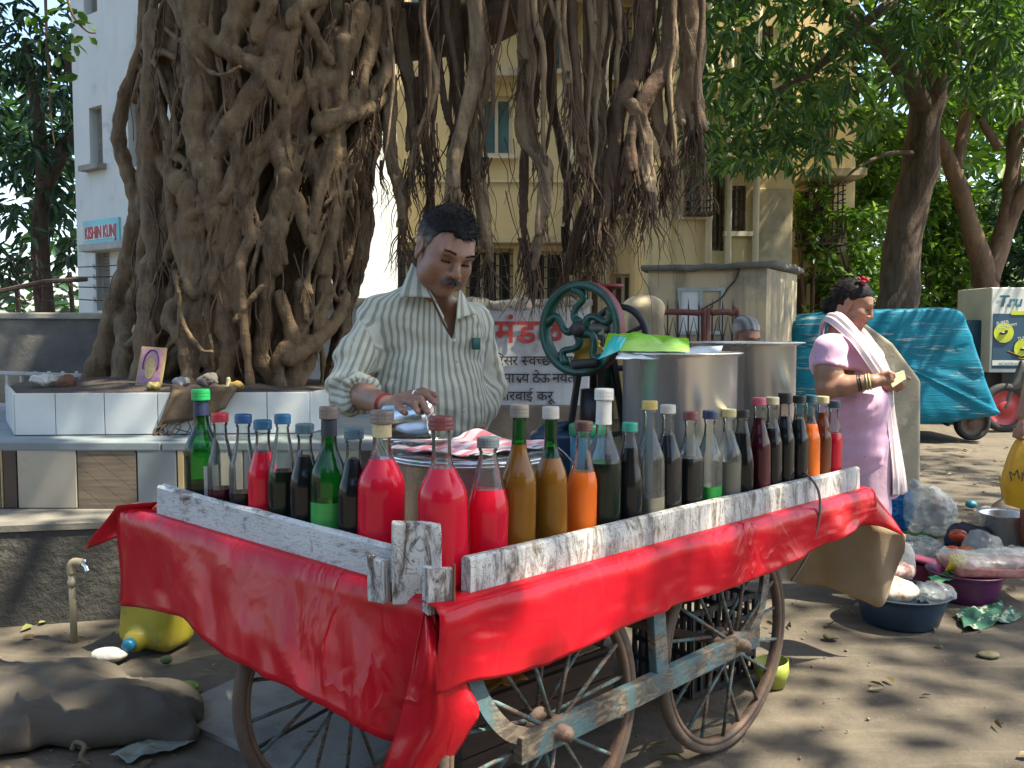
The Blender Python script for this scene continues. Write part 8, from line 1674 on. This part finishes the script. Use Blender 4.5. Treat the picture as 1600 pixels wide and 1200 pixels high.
cone = G(1570, 815); mb = MB(); mb.lathe([(.12, 0), (.09, .10), (.03, .17), (.028, .17), (.001, .171)], 20, (cone.x, cone.y, 0), Matrix.Rotation(R(12), 3, 'Y'), capb=True, capt=False); mb.tube([(cone.x, cone.y, .1), (cone.x - .04, cone.y, .30)], .012, 6); solo('wrapped_bundle', mb.mesh(), mat('tan_wrap', (.33, .26, .18), .8, (.24, .18, .12), 9, bump=.4), 'tan paper wrapped bundle with a stick behind the steel vessel', 'bundle')
lump('scrap', 1520, 795, 18, 13, 'crumpled turquoise wrapper on the ground below the rickshaw', 'wrapper', mat('turq_wrap', (.02, .25, .36), .4), .7, .008, 40, 5, .006); lump('scrap', 1545, 800, 22, 8, 'pale plastic scrap right of the turquoise wrapper', 'scrap', FM2, .7, .008, 40, 6, .006)

# ------------------------------------------------------------------ left foreground
sk = G(120, 1175); S = SDF((-2.3, 2.30, -.01), (-.72, 3.35, .36), .011)
S.ell((-1.72, 2.84, .03), (.47, .32, .125), 0); S.ell((-1.27, 2.80, .045), (.26, .20, .075), .10); tip = G(300, 1160); S.cap((-1.25, 2.80, .055), (tip.x, tip.y, .03), .085, .022, .08); S.ell((-1.52, 2.92, .085), (.20, .16, .075), .06)
S.noise(lambda g, d: d + .030 * vnoise(np.stack([g[..., 0] + g[..., 1], g[..., 1] - g[..., 0] * .4, g[..., 2]], -1), 5, 3) + .026 * np.abs(vnoise(np.stack([g[..., 0] * 1.0 + g[..., 1] * .6, g[..., 1] * 2, g[..., 2]], -1), 10, 4))); S.func(lambda g, d: np.maximum(d, .002 - g[..., 2]))
M_jute, _nt, _b = _nodes('jute_sacking'); _n = _tex(_nt, 'ShaderNodeTexNoise', 3.0, None, Detail=6.0); _nt.links.new(_mixc(_nt, _ramp(_nt, _n.outputs[0], [(.35, 0.), (.7, 1.)]), (0.105, 0.088, 0.064), (0.066, 0.056, 0.042)), _b.inputs['Base Color']); _b.inputs['Roughness'].default_value = .95
_w1 = _tex(_nt, 'ShaderNodeTexNoise', 160.0, (1, 3, 3), Detail=3.0); _w2 = _tex(_nt, 'ShaderNodeTexNoise', 160.0, (3, 1, 3), Detail=3.0); _bp = _bump(_nt, _b, _w1.outputs[0], .5, .004); _bump(_nt, _b, _w2.outputs[0], .5, .004, _bp)
SKT = thing('jute_sack', 'big brown jute sack slumped on the ground at the lower left', 'sack', (-1.5, 2.85, 0)); me, P = S.mesh('sack_body'); link('sack_body', me, M_jute, SKT, True)
mb = MB(); mb.tube(spline([G(112, 1172, .03), G(118, 1160, .05), G(132, 1166, .05), G(126, 1184, .03), G(140, 1195, .01)], 6), .007, 7); mb.build('rope_tie', mat('jute_rope', (.12, .09, .055), .9), SKT, True)
p1, p2, p3, p4 = G(170, 1178, .02), G(262, 1142, .03), G(308, 1160, .02), G(200, 1190, .015); sheet('plastic_strip', [p1, p2, p3, p4], mat('grey_plastic', (.16, .18, .15), .4), 'greyish plastic strip under the tip of the jute sack', 'plastic strip', amp=.008, seed=3)
# jerrycan
b0 = G(232, 1026); k = b0.y / FPX; JC = thing('jerrycan', 'dirty yellow plastic jerrycan with blue tap cap under the hanging sheet', 'jerrycan', (b0.x, b0.y + .1, 0)); M_jc = mat('yellow_jerrycan', (.40, .34, .03), .45, (.33, .27, .03), 4, dirt=(.16, .12, .04), dscale=7, dlo=.56, dhi=.7, bump=.15)
S = SDF((b0.x - .2, b0.y - .08, -.01), (b0.x + .2, b0.y + .35, .46), .007); Mj = Matrix.Rotation(R(-18), 3, 'Z') @ Matrix.Rotation(R(6), 3, 'Y'); S.box((b0.x, b0.y + .115, .185), (.125, .095, .175), .045, 0, Mj); S.ell((b0.x - .06, b0.y + .02, .055), (.045, .03, .045), .02); S.cap((b0.x + .05, b0.y - .01, .10), (b0.x + .07, b0.y - .01, .30), .006, .006, .03, 'sub'); me, _ = S.mesh('can_body'); link('can_body', me, M_jc, JC, True)
mb = MB(); mb.lathe([(.001, 0), (.024, 0), (.026, .006), (.024, .028), (.018, .034), (.001, .034)], 20, (b0.x - .066, b0.y - .005, .052), Matrix.Rotation(R(90), 3, 'X'), capb=False, capt=False); mb.build('cap', mat('blue_cap', (.01, .13, .24), .35), JC, True)
# standpipe
b0 = G(116, 1000); TP = thing('standpipe', 'cream plastic water pipe with a steel tap on the low wall', 'standpipe', (b0.x, b0.y, 0)); zt3 = W(110, 884, b0.y).z; M_pvc = mat('cream_pvc', (.42, .36, .22), .5, (.33, .28, .17), 8)
mb = MB(); mb.tube([(b0.x, b0.y, -.01), (b0.x - .003, b0.y, zt3 - .01)], .0135, 12); mb.build('pipe', M_pvc, TP, True); mb = MB(); mb.tube(spline([(b0.x - .003, b0.y, zt3 - .035), (b0.x - .003, b0.y, zt3), (b0.x + .012, b0.y, zt3 + .015), (b0.x + .04, b0.y, zt3 + .012)], 5), .0175, 12); mb.build('elbow', M_pvc, TP, True)
mb = MB(); mb.tube([(b0.x - .003, b0.y, .22), (b0.x - .003, b0.y, .25)], .0165, 12); mb.build('coupling', M_pvc, TP, True)
mb = MB(); mb.tube(spline([(b0.x + .035, b0.y, zt3 + .012), (b0.x + .06, b0.y - .01, zt3), (b0.x + .072, b0.y - .02, zt3 - .02)], 5), [.010] * 10 + [.012], 10); mb.tube([(b0.x + .058, b0.y - .008, zt3), (b0.x + .058, b0.y - .01, zt3 + .03)], .005, 6); mb.build('tap', M_steel2, TP, True)
# bits on the ground
for px, py, wp, hp2, lab, cat, m, sd in ((166, 1036, 58, 20, 'pale broken tile piece by the jute sack', 'stone', mat('pale_stone', (.42, .42, .37), .8, (.32, .32, .28), 9), 3), (258, 1040, 22, 18, 'round green leaf lying below the jerrycan', 'leaf', mat('dull_green', (.10, .13, .035), .6), 5), (289, 1084, 38, 18, 'green unripe mango lying on the slab left of the wheel', 'mango', mat('mango_green', (.16, .24, .03), .45, (.12, .19, .03), 6), 6), (1548, 1030, 34, 10, 'curled dry leaf on the open ground at the right', 'leaf', mat('dry_olive', (.13, .12, .06), .8), 8), (1300, 1000, 26, 8, 'dry leaf on the ground below the blue tub', 'leaf', mat('dry_olive', (.13, .12, .06), .8), 9)):
    lump('broken_tile' if cat == 'stone' else cat, px, py, wp, hp2, lab, cat, m, .7, .005, 24, sd, .005)
b0 = G(1214, 1078); k = b0.y / FPX; mb = MB(); mb.lathe([(.001, 0), (.040, 0), (.060, .05), (.062, .09), (.059, .09), (.056, .05), (.001, .008)], 28, (b0.x, b0.y + .04, 0), Matrix.Rotation(R(-8), 3, 'Y'), capb=False, capt=False); solo('plastic_bowl', mb.mesh(), mat('lime_plastic', (.36, .40, .06), .4), 'yellow green plastic bowl on the ground behind the far wheel', 'bowl')

# ------------------------------------------------------------------ things stored under the cart
M_crate = mat('black_crate', (.02, .02, .022), .5); b0 = V(.66, 3.18, 0); CRT = thing('plastic_crate', 'black lattice plastic crate under the far end of the cart', 'crate', tuple(b0)); Mc = Matrix.Rotation(R(40), 3, 'Z')
for f, (dx, dy, L_) in enumerate(((0, -.13, .36), (0, .13, .36), (-.18, 0, .26), (.18, 0, .26))):
    rot = Mc if f < 2 else Mc @ Matrix.Rotation(R(90), 3, 'Z'); base = b0 + Mc @ V(dx, dy, 0)
    for z in (.02, .09, .16, .23, .30): mb = MB(); mb.box(base + V(0, 0, z), (L_, .012, .018), rot); mb.build('rail', M_crate, CRT)
    for i in range(9): mb = MB(); mb.box(base + rot @ V((i - 4) / 4 * L_ * .485, .0, .16), (.012, .014, .30), rot); mb.build('stile', M_crate, CRT)
b0 = V(-.02, 2.72, 0); WB = thing('wooden_box', 'dark wooden box with orange cloth under the cart', 'box', tuple(b0)); M_wb = mat('dark_box_wood', (.075, .045, .03), .8, (.05, .032, .022), 7, (1, 1, 4), bump=.4)
for i in range(3): mb = MB(); mb.box(b0 + Matrix.Rotation(R(42), 3, 'Z') @ V(0, -.16, .045 + i * .075), (.62, .02, .07), Matrix.Rotation(R(42), 3, 'Z')); mb.build('slat', M_wb, WB)
for i in range(4): mb = MB(); mb.box(b0 + Matrix.Rotation(R(42), 3, 'Z') @ V(0, -.11 + i * .085, .235), (.62, .08, .016), Matrix.Rotation(R(42), 3, 'Z')); mb.build('slat', M_wb, WB)
mb = MB(); mb.box(b0 + Matrix.Rotation(R(42), 3, 'Z') @ V(0, .02, .11), (.58, .30, .215), Matrix.Rotation(R(42), 3, 'Z')); mb.build('box_inside', M_wb, WB)
Mq = Matrix.Rotation(R(42), 3, 'Z'); sheet('orange_cloth', [b0 + Mq @ V(-.26, -.18, .252), b0 + Mq @ V(-.06, -.17, .252), b0 + Mq @ V(-.04, .02, .252), b0 + Mq @ V(-.24, .05, .252)], mat('orange_cloth', (.50, .20, .02), .8), 'orange cloth lying on the dark box under the cart', 'cloth', amp=.014, seed=6); sheet('paper_sheet', [b0 + Mq @ V(.16, -.16, .253), b0 + Mq @ V(.27, -.15, .253), b0 + Mq @ V(.26, -.02, .253), b0 + Mq @ V(.15, -.03, .253)], mat('yellowed_paper', (.52, .42, .22), .85), 'yellowed paper on the right of the dark box under the cart', 'paper', amp=.006, seed=8)
BR = thing('straw_broom', 'brown straw broom leaning under the cart behind the front wheel', 'broom', (.22, 2.95, 0))
mb = MB()
for k in range(160): a = rr_.uniform(0, 6.28); q = rr_.random() ** .5; mb.tube([V(.10, 2.72, .30) + V(.05 * q * math.cos(a), .04 * q * math.sin(a), 0), V(.36, 3.0, .52) + V(.012 * math.cos(a), .012 * math.sin(a), 0)], .003, 4, cap=False)
o = mb.build('bristles', mat('straw', (.16, .105, .055), .9, (.10, .065, .035), 12), BR, True); tag(o, None, None, None, 'stuff')
mb = MB(); mb.tube([(.34, 2.98, .50), (.42, 3.07, .58)], .016, 8); mb.build('handle', M_wb, BR, True)

# ------------------------------------------------------------------ offerings on the planter
p0 = W(228, 612, 4.62); zs_ = .955; pw, ph = 44 * 4.62 / FPX, 64 * 4.62 / FPX
PIC = thing('framed_print', 'framed pink and gold devotional print leaning on the banyan root', 'picture', (p0.x, 4.66, zs_)); Mp = Matrix.Rotation(R(-10), 3, 'Z') @ Matrix.Rotation(R(-14), 3, 'X') @ Matrix.Rotation(R(3), 3, 'Y'); pc = V(p0.x, 4.70, zs_ + ph / 2 + .004)
M_pic, _nt, _b = _nodes('print_face'); _sep = _nt.nodes.new('ShaderNodeSeparateXYZ'); _tc = _nt.nodes.new('ShaderNodeTexCoord'); _nt.links.new(_tc.outputs['Generated'], _sep.inputs[0])
_n = _tex(_nt, 'ShaderNodeTexNoise', 40.0, None, Detail=4.0); _nt.links.new(_mixc(_nt, .35, _ramp(_nt, _sep.outputs[2], [(0.0, (.13, .045, .20)), (.3, (.35, .16, .24)), (.6, (.46, .22, .22)), (1.0, (.50, .24, .30))]), _ramp(_nt, _n.outputs[0], [(.3, (.2, .05, .2)), (.7, (.55, .4, .2))])), _b.inputs['Base Color']); _b.inputs['Roughness'].default_value = .3
mb = MB(); mb.box(pc, (pw, .012, ph), Mp, .002); mb.build('frame', mat('gilt_frame', (.42, .33, .14), .5), PIC)
mb = MB(); mb.box(pc + Mp @ V(0, -.0075, 0), (pw * .88, .004, ph * .9), Mp); mb.build('print', M_pic, PIC)
mb = MB(); pts = [pc + Mp @ V(math.cos(a) * pw * .20 * (1 + .1 * math.cos(5 * a)), -.011, -.01 + math.sin(a) * ph * .27) for a in [2 * math.pi * k / 30 for k in range(30)]]; mb.add(pts, [tuple(range(29, -1, -1))]); o = mb.build('gold_oval', mat('gold_print', (.55, .42, .16), .4, (.42, .26, .12), 60), PIC); o.modifiers.new('s', 'SOLIDIFY').thickness = .001
mb = MB(); mb.tube([pc + Mp @ V(math.cos(a) * pw * .30, -.011, .012 + math.sin(a) * ph * .36) for a in [R(-20) + R(220) * k / 20 for k in range(21)]], .004, 6); mb.build('garland', mat('violet_print', (.10, .03, .16), .5), PIC, True)
# draped rag with frayed fringe
rows = []; topl = [(268, 611), (290, 606), (320, 603), (345, 602), (372, 604)]; botl = [(243, 672), (262, 660), (300, 655), (330, 647), (352, 636)]
M_rag = mat('brown_rag', (.115, .080, .048), .95, (.07, .05, .032), 14, bump=.5, bscale=120)
tl = spline([(a, b_, 0) for a, b_ in topl], 6); bl = spline([(a, b_, 0) for a, b_ in botl], 6); nn_ = len(tl)
for j in range(12):
    u = j / 11; row = []
    for i in range(nn_):
        if u < .35: q = W(tl[i].x, 606 - 10 * (1 - u / .35), 4.66 - .27 * (u / .35)); q.z = .962 + .012 * math.sin(i * .9) + .006 * math.sin(j * 2)
        else: v_ = (u - .35) / .65; q = W(tl[i].x * (1 - v_) + bl[i].x * v_, tl[i].y * (1 - v_) + bl[i].y * v_ + 2, 4.385 - .012 * math.sin(i * .8 + j * .2) - .012 * v_)
        row.append(q)
    rows.append(row)
RG = thing('sackcloth_rag', 'frayed brown sackcloth hanging over the planter edge', 'rag', tuple(rows[6][10])); mb = MB(); mb.grid(rows); o = mb.build('cloth', M_rag, RG, True); o.modifiers.new('s', 'SOLIDIFY').thickness = .006
mb = MB()
for k in range(26): p = rows[-1][rr_.randint(0, nn_ // 2 + 2)]; mb.tube(spline([p, p + V(rr_.gauss(0, .02), -.01, -.03), p + V(rr_.gauss(-.01, .03), -.012, -rr_.uniform(.05, .085))], 4), .0028, 4, cap=False)
tag(mb.build('fringe', M_rag, RG, True), None, None, None, 'stuff')
def rock(px, py, Y, r, label, m, z0, seed, cat='stone', sq=(1, 1, .8)):
    p = W(px, py, Y); S = SDF((p.x - r * 1.6, Y - r * 1.6, z0 - .01), (p.x + r * 1.6, Y + r * 1.6, z0 + r * 2.6), max(.004, r / 12)); S.ell((p.x, Y, z0 + r * .7), (r * sq[0], r * sq[1], r * sq[2]), 0); S.noise(lambda g, d: d + r * .22 * vnoise(g, 1.6 / r, seed) + r * .08 * vnoise(g, 5 / r, seed + 1)); me, _ = S.mesh(cat); return solo(cat, me, m, label, cat)
M_rk = mat('grey_stone', (.15, .135, .115), .9, (.09, .08, .07), 12, bump=.5)
rock(326, 590, 4.66, .055, 'grey stone on the planter above the sackcloth', M_rk, .955, 3); rock(283, 596, 4.70, .04, 'small pale wrapped stone left of the sackcloth', mat('pale_wrap', (.34, .35, .34), .6), .955, 4); rock(240, 606, 4.52, .032, 'yellowish fruit at the foot of the framed print', mat('dull_fruit', (.22, .19, .05), .5), .95, 5, 'fruit'); rock(105, 604, 4.75, .05, 'reddish brown clod on the left of the planter', mat('clod', (.16, .08, .045), .95), .945, 6, 'clod'); rock(70, 606, 4.8, .06, 'crumpled white plastic at the left end of the planter', FMW, .945, 8, 'plastic', (1.3, .8, .5)); rock(370, 602, 4.56, .03, 'dry yellow leaf bundle right of the sackcloth', mat('marigold', (.42, .26, .05), .7), .955, 9, 'flowers', (1.2, .8, .7))
mb = MB(); p = W(357, 602, 4.58); mb.lathe([(.001, 0), (.032, 0), (.036, .008), (.03, .012), (.013, .016), (.012, .045), (.008, .058), (.001, .06)], 20, (p.x, 4.58, .958), capb=False, capt=False); solo('oil_lamp', mb.mesh(), mat('brass_clay', (.30, .26, .13), .5), 'small clay lamp standing right of the grey stone', 'lamp')
